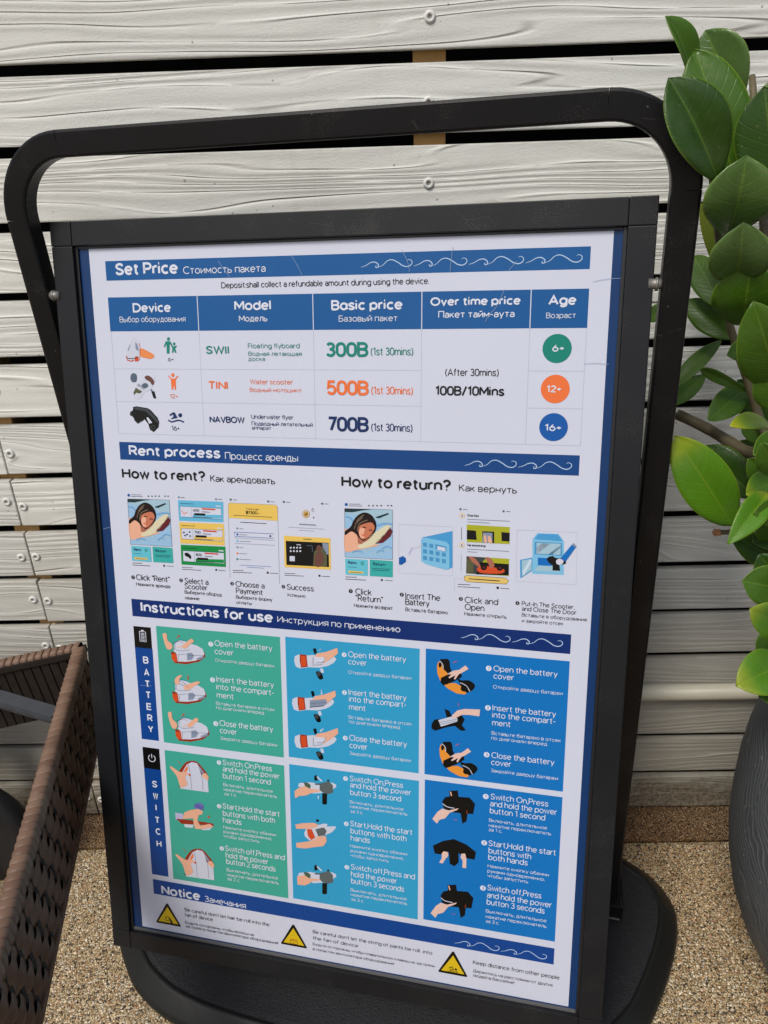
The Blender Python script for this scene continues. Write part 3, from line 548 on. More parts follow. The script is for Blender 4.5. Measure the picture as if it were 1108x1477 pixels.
GL = {
 'o': (5.9, [loop_o(0, 5.9, XH)]), 'a': (5.7, [loop_o(0, 5.7, XH), [(5.7, 0), (5.7, XH)]]), 'b': (5.8, [loop_o(0, 5.8, XH), [(0, 0), (0, 10.3)]]), 'c': (5.0, sh_c(XH, 5.6)),
 'd': (5.8, [loop_o(0, 5.8, XH), [(5.8, 0), (5.8, 10.3)]]), 'e': (5.7, [[(.2, 3.7), (5.7, 3.7)], arc(2.85, 3.55, 2.85, 3.55, 3, 318, 15)]), 'f': (3.3, [[(1.3, 0), (1.3, 8.0)] + arc(3.1, 8.2, 1.8, 2.0, 175, 95, 4), [(0, XH), (3.3, XH)]]),
 'g': (5.7, [loop_o(0, 5.7, XH), [(5.7, XH), (5.7, 0)] + arc(2.85, -.2, 2.85, 2.5, 0, -150, 8)]), 'h': (5.1, [[(0, 0), (0, 10.3)], sh_arch(0, 5.1, XH)]), 'i': (.2, [[(0, 0), (0, XH)], dot(0, 9.7)]),
 'k': (4.7, [[(0, 0), (0, 10.3)], [(4.5, XH), (.3, 3.0)], [(1.7, 4.2), (4.9, 0)]]), 'l': (.2, [[(0, 0), (0, 10.3)]]), 'm': (8.6, [[(0, 0), (0, XH)], sh_arch(0, 4.3, XH), sh_arch(4.3, 4.3, XH)]), 'n': (5.1, [[(0, 0), (0, XH)], sh_arch(0, 5.1, XH)]),
 'p': (5.8, [loop_o(0, 5.8, XH), [(0, XH), (0, -2.8)]]), 'r': (2.9, [[(0, 0), (0, XH)], arc(2.5, 4.3, 2.5, 2.7, 175, 75, 5)]), 's': (4.5, sh_es(XH, 4.7)), 't': (3.4, [[(1.4, 9.3), (1.4, 1.9)] + arc(3.1, 1.9, 1.7, 1.9, 185, 275, 4), [(0, XH), (3.4, XH)]]),
 'u': (5.1, [[(0, XH)] + arc(2.55, 2.75, 2.55, 2.75, 180, 360, 8), [(5.1, XH), (5.1, 0)]]), 'v': (5.2, sh_v(XH, 5.2)), 'w': (8.0, [[(0, XH), (2.0, .1), (4.0, XH-.3), (6.0, .1), (8.0, XH)]]), 'y': (5.2, [[(0, XH), (2.65, .3)], [(5.2, XH), (1.5, -2.8)]]),
 'A': (7.6, [[(0, 0), (3.8, 9.9), (7.6, 0)], [(1.3, 3.2), (6.3, 3.2)]]), 'B': (6.0, sh_be(10, 6.2)), 'C': (7.6, sh_c(10, 8.8)), 'D': (7.4, [[(0, 0), (0, 10), (2.8, 10)] + arc(2.8, 5, 4.6, 5, 85, -85, 12) + [(2.8, 0), (0, 0)]]), 'E': (5.2, [[(5.2, 10), (0, 10), (0, 0), (5.2, 0)], [(0, 5.2), (4.8, 5.2)]]),
 'F': (5.0, [[(5.0, 10), (0, 10), (0, 0)], [(0, 5.0), (4.5, 5.0)]]), 'H': (6.6, sh_en(10, 6.6)), 'I': (.2, [[(0, 0), (0, 10)]]), 'K': (6.0, sh_ka(10, 5.8)), 'M': (8.2, sh_em(10, 8.2)), 'N': (6.8, [[(0, 0), (0, 10)], [(0, 9.7), (6.8, .3)], [(6.8, 0), (6.8, 10)]]),
 'O': (9.0, [loop_o(0, 9.0, 10)]), 'P': (5.8, sh_pe(10, 5.8)), 'R': (6.0, sh_pe(10, 5.8) + [[(3.0, 4.5), (6.1, 0)]]), 'S': (6.0, sh_es(10, 6.2)), 'T': (6.6, sh_te(10, 6.6)), 'U': (6.6, [[(0, 10)] + arc(3.3, 3.3, 3.3, 3.3, 180, 360, 9) + [(6.6, 10)]]), 'V': (7.2, sh_v(10, 7.2)),
 'W': (10.6, [[(0, 10), (2.7, .1), (5.3, 9.8), (7.9, .1), (10.6, 10)]]), 'Y': (7.0, [[(0, 10), (3.5, 4.6), (7.0, 10)], [(3.5, 4.8), (3.5, 0)]]),
 '0': (5.6, [[(0, 6.6)] + arc(2.8, 7.0, 2.8, 3.0, 180, 0, 8) + arc(2.8, 3.0, 2.8, 3.0, 0, -180, 8) + [(0, 6.6)]]), '1': (2.6, [[(0, 8.0), (2.4, 10), (2.4, 0)]]), '2': (5.4, [arc(2.7, 7.2, 2.6, 2.8, 165, -30, 8) + [(0, .05), (5.5, .05)]]), '3': (5.4, sh_ze(10, 5.4)),
 '4': (5.8, [[(5.9, 2.6), (0, 2.6), (3.6, 10)], [(4.3, 4.6), (4.3, 0)]]), '5': (5.4, [[(5.0, 10), (.7, 10), (.3, 5.4)] + arc(2.6, 3.2, 2.8, 3.2, 125, -155, 10)]), '6': (5.6, [loop_o(0, 5.6, 6.2), [(.35, 4.6), (3.5, 10)]]), '7': (5.0, [[(0, 10), (5.0, 10), (1.7, 0)]]), '8': (5.6, [loop_o(.3, 5.0, 4.6, 5.4), loop_o(0, 5.6, 5.4)]),
 '(': (2.0, [arc(5.2, 4.2, 5.2, 7.2, 128, 232, 6)]), ')': (2.0, [arc(-3.2, 4.2, 5.2, 7.2, 52, -52, 6)]), '+': (4.6, [[(0, 4.6), (4.6, 4.6)], [(2.3, 6.9), (2.3, 2.3)]]), '-': (3.2, [[(0, 3.9), (3.2, 3.9)]]), '.': (.3, [dot(.1, .3)]), ',': (.6, [[(.6, .8), (.1, -1.5)]]), ':': (.3, [dot(.1, .3), dot(.1, 5.6)]),
 '/': (4.0, [[(0, -.8), (4.0, 10.6)]]), '!': (.2, [[(.1, 10), (.1, 3.0)], dot(.1, .3)]), '?': (4.8, [arc(2.4, 7.4, 2.4, 2.6, 170, -50, 8) + [(2.4, 4.2), (2.4, 2.8)], dot(2.4, .3)]), "'": (.2, [[(.1, 10.2), (.1, 7.6)]]), '“': (2.2, [[(.5, 10.2), (.1, 7.8)], [(2.3, 10.2), (1.9, 7.8)]]), '”': (2.2, [[(.5, 10.2), (.1, 7.8)], [(2.3, 10.2), (1.9, 7.8)]]),
 '฿': (6.0, sh_be(10, 6.0) + [[(2.6, -1.4), (2.6, 11.4)]]),
 'Б': (6.0, sh_soft(10, 6.0) + [[(0, 9.95), (5.4, 9.95)]]), 'В': (6.0, sh_be(10, 6.2)), 'Д': (7.6, [[(1.1, 0), (2.4, 10), (6.4, 10), (6.4, 0)], [(0, -1.9), (0, 0), (7.6, 0), (7.6, -1.9)]]), 'З': (5.6, sh_ze(10, 5.6)), 'И': (6.8, sh_i(10, 6.8)), 'П': (6.6, [[(0, 0), (0, 10), (6.6, 10), (6.6, 0)]]),
 'У': (6.2, [[(0, 10), (3.2, 3.6)], [(6.2, 10), (2.6, 0), (.8, 0)]]),
 'б': (5.8, [loop_o(0, 5.8, 6.6), [(0, 3.4), (.2, 6.8), (1.6, 9.2), (5.2, 10.2)]]), 'в': (4.9, sh_be(XH, 5.0)), 'г': (3.8, [[(0, 0), (0, XH), (3.8, XH)]]), 'д': (5.8, [[(.9, 0), (1.6, XH), (4.9, XH), (4.9, 0)], [(0, -1.7), (0, 0), (5.8, 0), (5.8, -1.7)]]), 'ж': (7.2, [[(3.6, 0), (3.6, XH)], [(.2, XH), (3.2, 3.6), (0, 0)], [(7.0, XH), (4.0, 3.6), (7.2, 0)]]),
 'з': (4.5, sh_ze(XH, 4.5)), 'и': (5.2, sh_i(XH, 5.2)), 'й': (5.2, sh_i(XH, 5.2) + [arc(2.6, 10.2, 1.5, 1.3, 190, 350, 5)]), 'к': (4.7, sh_ka(XH, 4.5)), 'л': (5.4, [[(0, .1), (1.0, .7), (1.6, XH), (5.4, XH), (5.4, 0)]]), 'м': (6.2, sh_em(XH, 6.2)), 'н': (5.1, sh_en(XH, 5.1)), 'п': (5.1, [[(0, 0), (0, XH), (5.1, XH), (5.1, 0)]]),
 'т': (4.9, sh_te(XH, 4.9)), 'ф': (7.4, [loop_o(0, 7.4, XH), [(3.7, -2.8), (3.7, 10)]]), 'х': (5.0, sh_x(XH, 5.0)), 'ц': (6.1, [[(0, XH), (0, 0), (6.1, 0), (6.1, -1.7)], [(5.1, XH), (5.1, 0)]]), 'ч': (4.8, [[(0, XH), (0, 4.6)] + arc(2.2, 4.6, 2.2, 1.7, 180, 270, 4) + [(4.8, 3.2)], [(4.8, XH), (4.8, 0)]]),
 'ш': (7.6, [[(0, XH), (0, 0), (7.6, 0), (7.6, XH)], [(3.8, XH), (3.8, 0)]]), 'щ': (8.5, [[(0, XH), (0, 0), (8.5, 0), (8.5, -1.7)], [(3.8, XH), (3.8, 0)], [(7.6, XH), (7.6, 0)]]), 'ы': (6.8, sh_soft(XH, 4.8) + [[(6.8, 0), (6.8, XH)]]), 'ь': (4.7, sh_soft(XH, 4.7)), 'ю': (8.0, [[(0, 0), (0, XH)], [(0, 3.6), (2.4, 3.6)], loop_o(2.4, 5.6, XH)]),
 'я': (4.9, [[(4.9, 0), (4.9, XH), (2.0, XH)] + arc(2.0, XH-1.95, 1.9, 1.95, 95, 270, 6) + [(4.9, XH-3.9)], [(2.6, XH-3.9), (0, 0)]])}
for a_, b_ in zip('АЕКМНОРСТеаорсух', 'AEKMHOPCTeaopcyx'):
    if b_ in GL: GL[a_] = GL[b_]
GL_A = (4.8, [[(.5, 5.7)] + arc(2.5, 4.9, 2.3, 2.2, 150, 0, 6) + [(4.8, 0)], [(4.8, 4.1), (2.2, 3.9)] + arc(2.0, 2.0, 2.0, 1.95, 90, 270, 6) + [(3.4, .3), (4.8, 1.7)]])
def text_strokes(s, bold=0):
    x = 0.0; out = []
    for i, ch in enumerate(s):
        if ch == ' ': x += 3.3; continue
        w_, st = GL[ch]
        if ch in 'aа' and bold < .85: w_, st = GL_A
        sb = 1.80 + .35*bold + (.4 if ch in 'IHilH1' else 0)
        for q in st: out.append([(x+p[0], p[1]) for p in q])
        x += w_ + sb
    return out, x-sb
def ribbon(bm, P, w, y, mi):
    Q = [Vector(P[0])]
    for p in P[1:]:
        if (Vector(p)-Q[-1]).length > 1e-5: Q.append(Vector(p))
    n = len(Q)
    if n < 2: return
    closed = n > 5 and (Q[0]-Q[-1]).length < w*.2
    if closed: Q = Q[:-1]; n -= 1
    L = []
    for i in range(n):
        a = Q[i-1] if (i or closed) else None; b = Q[(i+1) % n] if (i < n-1 or closed) else None
        p = Q[i]
        if a is None: t = (b-p).normalized(); nr = Vector((-t.y, t.x)); k = 1
        elif b is None: t = (p-a).normalized(); nr = Vector((-t.y, t.x)); k = 1
        else:
            t1 = (p-a).normalized(); t2 = (b-p).normalized(); n1 = Vector((-t1.y, t1.x)); n2 = Vector((-t2.y, t2.x))
            nr = n1+n2
            if nr.length < 1e-6: nr = n1
            nr.normalize(); k = min(1.9, 1/max(.3, nr.dot(n1)))
        L.append((bm.verts.new((p.x+nr.x*w/2*k, y, p.y+nr.y*w/2*k)), bm.verts.new((p.x-nr.x*w/2*k, y, p.y-nr.y*w/2*k))))
    for i in range(n if closed else n-1):
        j = (i+1) % n
        try:
            f = bm.faces.new((L[i][0], L[i][1], L[j][1], L[j][0])); f.material_index = mi; f.normal_update()
            if f.normal.y > 0: f.normal_flip()
        except ValueError: pass
def put_text(bm, e, mats):
    _, c, lay, s, x, y, cap, wid, bold = e
    cap *= 1.08; st, W = text_strokes(s, bold); w = 1.10 + .84*bold
    sx = (wid-w*cap/10*.5)/max(W, .5); sy = cap/10
    if len(s) > 2: sy = min(max(sy, sx*.80), sx*1.35)
    ww = w*sy; 
    if len(s) == 1: sx = min(sx, sy*1.15)
    mi = midx(mats, c)
    for i, q in enumerate(st):
        P = [mp(x+ww*.5+px*sx, y-(ww*.5+py*sy*(10-w)/10)) for px, py in q]
        ribbon(bm, P, ww/1000, yl(lay)-(i % 7)*.000012, mi)
WHITE = ['p', 'paper', 0, 0, [51, 26, 658, 26, 658, 977, 51, 977]]
ITEMS = [['white_sheet', None, [WHITE]]] + [['heading_band', None, [['p','blue1',1,0,[72.0,47.0,636.0,47.0,636.0,69.5,72.0,69.5]],
['t','white',4,'Set Price',85.03,63.73,13.13,81.2,1],
['t','white',4,'Стоимость пакета',173.98,64.16,7.95,102.71,0]]],
['lettering', None, [['t','ink',4,'Deposit:shall collect a refundable amount during using the device.',221.43,80.98,6.16,245.09,0]]],
['table_header', None, [['p','blue1',1,0,[72.0,89.0,636.5,89.0,636.5,129.0,72.0,129.0]],
['p','paper',2,0,[189.5,89.0,190.5,89.0,190.5,129.0,189.5,129.0]],
['p','paper',2,0,[332.5,89.0,333.5,89.0,333.5,129.0,332.5,129.0]],
['p','paper',2,0,[458.5,89.0,459.5,89.0,459.5,129.0,458.5,129.0]],
['p','paper',2,0,[576.5,89.0,577.5,89.0,577.5,129.0,576.5,129.0]],
['t','white',4,'Device',104.82,107.1,10.19,49.5,1],
['t','white',4,'Выбор оборудования',86.06,118.43,6.21,87.2,0],
['t','white',4,'Model',236.77,106.28,10.38,44.64,1],
['t','white',4,'Модель',242.02,118.94,6.53,34.94,0.3],
['t','white',4,'Basic price',354.83,107.77,10.5,81.56,1],
['t','white',4,'Базовый пакет',363.5,120.23,6.42,67.88,0],
['t','white',4,'Over time price',468.56,104.4,8.52,96.92,1],
['t','white',4,'Пакет тайм-аута',477.5,117.27,6.92,82.29,0.3],
['t','white',4,'Age',595.26,105.4,9.65,27.9,1],
['t','white',4,'Возраст',593.63,118.73,5.4,30.46,0]]],
['table_grid', None, [['p','rule',1,0,[72.75,129.0,73.25,129.0,73.25,254.5,72.75,254.5]],
['p','rule',1,0,[189.75,129.0,190.25,129.0,190.25,254.5,189.75,254.5]],
['p','rule',1,0,[332.75,129.0,333.25,129.0,333.25,254.5,332.75,254.5]],
['p','rule',1,0,[458.75,129.0,459.25,129.0,459.25,254.5,458.75,254.5]],
['p','rule',1,0,[576.75,129.0,577.25,129.0,577.25,254.5,576.75,254.5]],
['p','rule',1,0,[635.75,129.0,636.25,129.0,636.25,254.5,635.75,254.5]],
['p','rule',1,0,[73.0,173.75,459.0,173.75,459.0,174.25,73.0,174.25]],
['p','rule',1,0,[577.0,173.75,636.0,173.75,636.0,174.25,577.0,174.25]],
['p','rule',1,0,[73.0,213.75,459.0,213.75,459.0,214.25,73.0,214.25]],
['p','rule',1,0,[577.0,213.75,636.0,213.75,636.0,214.25,577.0,214.25]],
['p','rule',1,0,[73.0,253.75,459.0,253.75,459.0,254.25,73.0,254.25]],
['p','rule',1,0,[577.0,253.75,636.0,253.75,636.0,254.25,577.0,254.25]],
['p','rule',1,0,[459.0,253.8,577.0,253.8,577.0,254.3,459.0,254.3]]]],
['model_name', None, [['t','green',4,'SWII',197.83,156.06,8.88,28.96,0.8]]],
['lettering', None, [['t','green',4,'Floating flyboard',251.77,149.44,5.27,63.78,0],
['t','green',4,'Водная летающая',251.98,158.16,4.5,65.89,0],
['t','green',4,'доска',251.74,164.05,4.54,20.69,0]]],
['price_lettering', None, [['t','green',4,'300B',347.04,159.35,15.47,48.95,0.9],
['t','green',4,'(1st 30mins)',400.6,157.5,8.11,48.59,0]]],
['age_badge','green round age badge',[['c','green',2,606.5,150.23,15.3],
['t','white',4,'6+',601.47,153.53,6.88,12.09,0.8]]],
['model_name', None, [['t','orange',4,'TINI',198.58,197.59,9.06,24.7,0.8]]],
['lettering', None, [['t','orange',4,'Water scooter',252.67,191.06,5.39,53.19,0],
['t','orange',4,'Водный мотоцикл',252.01,200.05,4.59,64.18,0]]],
['price_lettering', None, [['t','orange',4,'500B',347.66,202.7,15.8,48.62,0.9],
['t','orange',4,'(1st 30mins)',400.99,201.04,8.28,48.18,0]]],
['age_badge','orange round age badge',[['c','orange',2,606.5,193.07,15.3],
['t','white',4,'12+',597.23,196.74,7.03,15.31,0.8]]],
['model_name', None, [['t','navy',4,'NAVBOW',198.22,237.63,7.26,45.06,0.8]]],
['lettering', None, [['t','navy',4,'Underwater flyer',252.46,232.03,4.94,53.09,0],
['t','navy',4,'Подводный летательный',252.73,239.88,4.4,76.81,0],
['t','navy',4,'аппарат',252.83,244.88,4.16,24.57,0]]],
['price_lettering', None, [['t','navy',4,'700B',347.99,244.76,16.12,48.01,0.9],
['t','navy',4,'(1st 30mins)',400.76,243.25,8.45,48.07,0]]],
['age_badge','blue round age badge',[['c','mid',2,606.5,234.3,15.3],
['t','white',4,'16+',597.04,238.61,7.18,17.43,0.8]]],
['lettering', None, [['t','ink',4,'(After 30mins)',486.05,179.8,7.43,58.79,0],
['t','ink',4,'100B/10Mins',475.06,201.42,9.82,76.15,0.8]]],
['illustration','white flyboard with an orange tail and a green adult and child symbol',[['p','silver',2,1,[91.53,161.96,93.87,152.05,98.28,141.74,102.21,137.29,106.68,138.65,110.18,145.8,110.65,152.95,108.94,161.94,99.56,164.21]],
['p','orange2',2,1,[110.38,149.82,115.93,150.27,127.64,156.09,129.22,159.22,125.19,161.91,118.16,161.02,110.23,158.34]],
['p','steel',3,0,[104.91,141.77,107.75,144.45,109.12,152.95,104.75,150.26]],
['p','steel',3,0,[93.36,152.05,96.94,145.77,98.62,143.98,95.45,151.6]],
['l','redo',3,1.2,0,0,[91.31,158.35,92.44,163.32,97.47,164.66,101.17,163.3]],
['p','redo',3,0,[103.02,159.24,107.65,158.79,108.25,164.19,102.76,165.1]],
['l','ink',4,0.8,0,0,[91.78,158.8,93.1,161.51,102.84,161.49,107.09,159.42]],
['l','redo',3,0.6,0,0,[110.39,143.12,110.92,152.06,109.07,162.83]],
['p','green',2,2,[151.61,138.39,151.27,139.45,150.49,140.22,149.47,140.5,148.5,140.21,147.82,139.43,147.63,138.37,147.97,137.32,148.75,136.55,149.76,136.27,150.74,136.56,151.41,137.33]],
['p','green',2,0,[145.75,141.01,151.73,141.04,153.51,144.13,153.71,148.55,151.96,145.01,151.02,144.12,149.75,155.64,146.25,155.64,146.54,144.11,144.27,148.09,142.6,147.64]],
['p','green',2,2,[158.47,144.14,158.17,145.02,157.48,145.67,156.57,145.9,155.69,145.66,155.08,145.02,154.9,144.13,155.2,143.25,155.89,142.61,156.8,142.37,157.68,142.61,158.29,143.26]],
['p','green',2,0,[151.67,141.92,155.29,147.23,159.83,146.09,160.25,147.24,157.63,149.44,159.3,154.31,157.28,154.75,155.79,151.65,154.98,154.93,153.03,154.31,154.15,149.43,152.83,146.78]],
['t','ink',4,'6+',147.33,164.63,4.28,7.31,0]]],
['illustration','white and grey water scooter picture with an orange child symbol',[['p','steel2',2,1,[94.84,184.65,96.75,180.08,100.94,179.15,103.81,181.86,102.72,189.15,97.5,190.11,95.41,187.84]],
['l','silver',2,3.2,0,0,[102.51,191.89,107.44,194.59,113.32,198.19]],
['p','silver',2,1,[102.29,194.64,111.08,187.26,118.44,184.48,125.11,190.78,121.45,199.01,111.95,202.78,107.34,209.26,100.03,210.28,97.95,203.86]],
['p','brown',3,1,[114.43,183.6,118.65,181.76,124.05,184.44,127.21,189.86,124.4,193.52,121.13,189.45,116.23,186.77]],
['p','steel2',3,1,[109.57,193.66,114.9,190.87,118.79,193.57,116.5,196.78,112.37,197.28]],
['p','olive',3,0,[101.63,196.48,104.55,198.74,110.03,200.97,106.73,203.75,101.65,202.9,98.33,205.69,97.51,202.94]],
['l','steel2',3,2.2,0,0,[121.96,199.01,124.31,201.72]],
['p','ink',3,0,[122.27,201.74,126.42,200.78,128.35,209.44,124.77,209.49]],
['l','silver',2,1.5,0,0,[126.85,180.8,128.29,188.94]],
['p','orange',2,2,[154.75,181.08,154.38,182.25,153.52,183.11,152.39,183.43,151.31,183.12,150.56,182.27,150.34,181.11,150.72,179.93,151.58,179.08,152.7,178.76,153.79,179.06,154.54,179.91]],
['p','orange',2,0,[145.76,182.03,147.2,181.58,149.97,185.16,155.29,185.12,158.52,181.68,159.97,182.39,156.2,186.46,155.71,198.64,153.9,198.66,153.11,192.34,151.69,198.69,149.87,198.71,149.48,186.51]],
['t','orange',4,'12+',146.85,209.12,5.0,10.9,0]]],
['illustration','black underwater flyer picture with a navy swimmer symbol',[['p','black2',2,0,[95.6,220.51,100.35,219.51,115.68,221.58,119.62,223.82,128.2,232.9,130.38,238.42,128.89,244.95,121.75,251.17,116.81,248.01,115.22,241.52,110.5,235.57,100.72,241.36,96.35,237.24,95.64,233.06,90.61,230.82,90.91,227.09,95.3,224.23]],
['p','grey3',3,0,[96.6,220.96,100.29,220.25,115.61,222.5,125.19,232.04,129.35,238.44,127.74,239.4,121.97,233.95,113.3,225.77,97.98,223.25]],
['p','paper',4,0,[113.23,233.65,115.37,232.69,121.05,239.54,116.33,240.57]],
['l','grey3',4,0.8,0,0,[92.47,227.06,94.19,231.69,99.78,239.98,108.32,237.0]],
['p','grey3',3,2,[124.25,245.05,123.74,246.46,122.53,247.51,120.95,247.92,119.43,247.58,118.37,246.58,118.05,245.19,118.57,243.78,119.78,242.73,121.36,242.32,122.88,242.66,123.94,243.66]],
['p','black2',4,2,[123.0,245.26,122.69,246.11,121.96,246.74,121.02,246.99,120.1,246.78,119.47,246.18,119.28,245.35,119.59,244.5,120.32,243.87,121.26,243.63,122.18,243.83,122.81,244.43]],
['p','navy',2,2,[161.88,229.51,161.45,230.8,160.43,231.76,159.09,232.13,157.8,231.81,156.89,230.89,156.62,229.61,157.06,228.32,158.08,227.36,159.42,226.99,160.71,227.31,161.61,228.24]],
['p','navy',2,0,[144.48,229.37,150.09,225.87,152.28,226.48,155.71,232.84,145.94,234.87,150.25,231.11,149.69,228.82,145.71,230.73]],
['l','navy',2,1.8,1,0,[142.51,235.86,147.26,237.89,152.43,236.59,157.54,235.84,163.97,237.92]],
['t','navy',4,'16+',146.74,248.6,5.56,10.49,0]]],
['heading_band', None, [['p','blue2',1,0,[72.5,264.5,636.0,264.5,636.0,287.0,72.5,287.0]],
['t','white',4,'Rent process',85.64,281.38,12.06,123.53,1],
['t','white',4,'Процесс аренды',216.35,282.07,8.27,93.67,0]]],
['lettering', None, [['t','ink',4,'How to rent?',73.28,310.9,12.27,113.83,0.9],
['t','ink',4,'Как арендовать',195.04,310.62,7.89,84.77,0]]],
['lettering', None, [['t','ink',4,'How to return?',363.88,310.2,12.44,129.36,0.9],
['t','ink',4,'Как вернуть',503.95,309.69,7.5,65.12,0]]],
['step_caption', None, [['c','ink',3,78.11,442.1,2.57],
['t','paper',4,'1',77.34,443.51,2.82,1.41,0.5],
['t','ink',4,'Click “Rent”',82.59,445.46,7.46,47.98,0],
['t','ink',4,'Нажмите аренда',82.0,453.22,4.5,48.66,0]]],
['step_caption', None, [['c','ink',3,146.95,441.43,2.48],
['t','paper',4,'2',146.2,442.8,2.73,1.37,0.5],
['t','ink',4,'Select a',151.93,445.05,7.06,32.86,0],
['t','ink',4,'Scooter',151.48,452.49,6.79,31.36,0],
['t','ink',4,'Выберите оборуд',151.09,458.98,4.43,51.43,0],
['t','ink',4,'ование',150.94,466.54,4.17,20.38,0]]],
['step_caption', None, [['c','ink',3,217.84,440.78,2.4],
['t','paper',4,'3',217.12,442.1,2.64,1.32,0.5],
['t','ink',4,'Choose a',222.45,444.25,6.94,38.79,0],
['t','ink',4,'Payment',222.63,453.17,6.97,35.92,0],
['t','ink',4,'Выберите форму',222.31,460.24,4.37,48.9,0],
['t','ink',4,'оплаты',222.3,467.31,4.1,20.9,0]]],
['step_caption', None, [['c','ink',3,286.72,439.84,2.32],
['t','paper',4,'4',286.03,441.12,2.55,1.28,0.5],
['t','ink',4,'Success',291.24,443.21,6.83,34.98,0],
['t','ink',4,'Успешно',290.98,452.05,4.01,24.19,0]]],
['step_caption', None, [['c','ink',3,373.86,439.12,2.54],
['t','paper',4,'1',373.1,440.52,2.79,1.4,0.5],
['t','ink',4,'Click',379.83,442.88,7.33,19.85,0],
['t','ink',4,'“Return”',379.75,451.12,7.34,34.28,0],
['t','ink',4,'Нажмите возврат',377.76,459.2,4.48,48.4,0]]],
['step_caption', None, [['c','ink',3,437.55,438.81,2.46],
['t','paper',4,'2',436.81,440.16,2.7,1.35,0.5],
['t','ink',4,'Insert The',441.87,443.33,7.2,41.92,0],
['t','ink',4,'Battery',441.9,451.23,7.24,29.01,0],
['t','ink',4,'Вставьте батарею',441.94,459.31,4.41,51.41,0]]],
['step_caption', None, [['c','ink',3,508.8,438.71,2.37],
['t','paper',4,'3',508.09,440.02,2.6,1.3,0.5],
['t','ink',4,'Click and',513.34,443.04,7.07,38.7,0],
['t','ink',4,'Open',513.52,451.87,7.12,22.72,0],
['t','ink',4,'Нажмите открыть',513.37,458.87,4.33,49.32,0]]],
['step_caption', None, [['c','ink',3,574.72,438.84,2.29],
['t','paper',4,'4',574.03,440.1,2.52,1.26,0.5],
['t','ink',4,'Put-In The Scooter,',579.7,441.43,5.13,59.14,0],
['t','ink',4,'and Close The Door',579.94,447.7,5.14,61.16,0],
['t','ink',4,'Вставьте в оборудование',580.19,454.62,3.94,73.18,0],
['t','ink',4,'и закройте отсек',580.43,461.68,3.96,46.84,0]]],
['screen_picture','phone screen photograph of a child in a pool, under how to return',[['p','water',2,0,[367.49,336.44,426.19,335.19,426.23,395.85,367.1,396.43]],
['p','foam',3,0,[367.49,336.44,426.19,335.19,426.05,350.49,411.42,352.02,403.7,347.02,367.81,341.84]],
['p','dark2',4,0,[367.49,336.44,403.76,335.5,389.78,337.7,377.26,340.61,367.83,340.68]],
['p','dark2',4,0,[405.26,345.02,411.45,342.79,420.68,339.27,421.83,340.75,409.89,346.32,406.8,346.1]],
['l','foam',3,1.6,1,0,[370.41,387.11,373.59,386.13,377.54,387.47]],
['l','foam',3,1.6,1,0,[376.31,391.97,379.49,390.99,383.43,392.32]],
['l','foam',3,1.6,1,0,[382.27,389.87,385.44,388.88,389.37,390.22]],
['l','foam',3,1.6,1,0,[388.21,387.77,391.37,386.79,395.29,388.12]],
['l','foam',3,1.6,1,0,[394.13,385.68,397.27,384.7,401.18,386.04]],
['l','foam',3,1.6,1,0,[399.98,390.51,403.12,389.53,407.02,390.86]],
['l','foam',3,1.6,1,0,[405.86,388.42,408.99,387.44,412.88,388.77]],
['l','foam',3,1.6,1,0,[411.72,386.34,414.83,385.37,418.71,386.69]],
['l','foam',3,1.6,1,0,[417.55,384.26,420.66,383.3,424.53,384.62]],
['l','water2',4,1.6,1,0,[368.54,346.46,374.82,347.7,377.14,351.46]],
['l','water2',4,1.6,1,0,[407.54,355.31,416.05,352.55,425.28,352.84]],
['l','water2',4,1.6,1,0,[412.89,383.76,419.11,380.27,425.3,382.24]],
['l','water2',4,1.6,1,0,[375.92,390.73,382.29,387.97,389.38,389.12]],
['l','water2',4,1.6,1,0,[406.64,388.84,411.33,385.42,416.0,386.7]],
['p','skin',4,1,[367.38,362.89,374.66,362.5,382.49,366.76,384.75,377.6,397.31,378.43,410.57,378.43,400.42,382.16,379.92,387.33,367.2,388.89]],
['p','cream',5,1,[383.13,382.41,389.47,377.32,400.5,367.32,416.05,355.63,422.98,354.11,423.75,356.76,416.03,366.46,405.12,377.97,390.2,384.34]],
['p','maroon',5,0,[405.12,377.58,406.7,373.98,417.58,364.05,422.98,356.04,426.28,361.25,423.75,367.57,414.46,375.87]],
['p','hair',5,1,[367.52,364.45,374.7,358.6,377.93,351.42,383.48,344.17,391.32,340.09,399.08,341.86,404.47,347.75,406.76,356.12,403.62,365.59,398.92,370.52,390.27,375.32,385.55,375.98,382.47,368.32,375.43,364.02,368.25,369.12]],
['p','skin2',6,1,[384.48,363.53,385.72,357.23,391.22,353.84,400.58,351.81,404.59,357.78,400.5,365.76,395.01,371.14,389.51,373.01,386.0,369.69]],
['p','skin',7,1,[385.27,363.49,388.05,358.67,392.34,359.99,391.13,366.28,391.87,370.92,387.95,371.54,385.78,368.14]],
['l','hair',8,1.1,1,0,[389.62,358.58,391.97,357.84,393.92,358.74]],
['l','hair',8,1.1,1,0,[397.41,361.66,399.75,360.76,401.69,361.82]],
['l','redo',8,1.2,1,0,[388.38,366.82,389.94,367.91,392.29,368.17]],
['l','hairl',8,1.2,1,0,[379.4,360.68,382.62,352.74,389.72,346.18]],
['l','hairl',8,1.2,1,0,[383.3,363.59,385.74,354.13,395.93,348.96]],
['l','hairl',8,1.2,1,0,[380.22,357.53,384.22,348.78,391.3,343.01]],
['p','skin3',6,0,[383.25,369.85,383.56,378.45,387.89,378.98,395.77,373.83,403.62,366.37,398.92,369.75,390.27,375.32]],
['p','tealb',3,0,[367.48,398.4,395.62,398.2,395.49,418.45,367.62,418.37]],
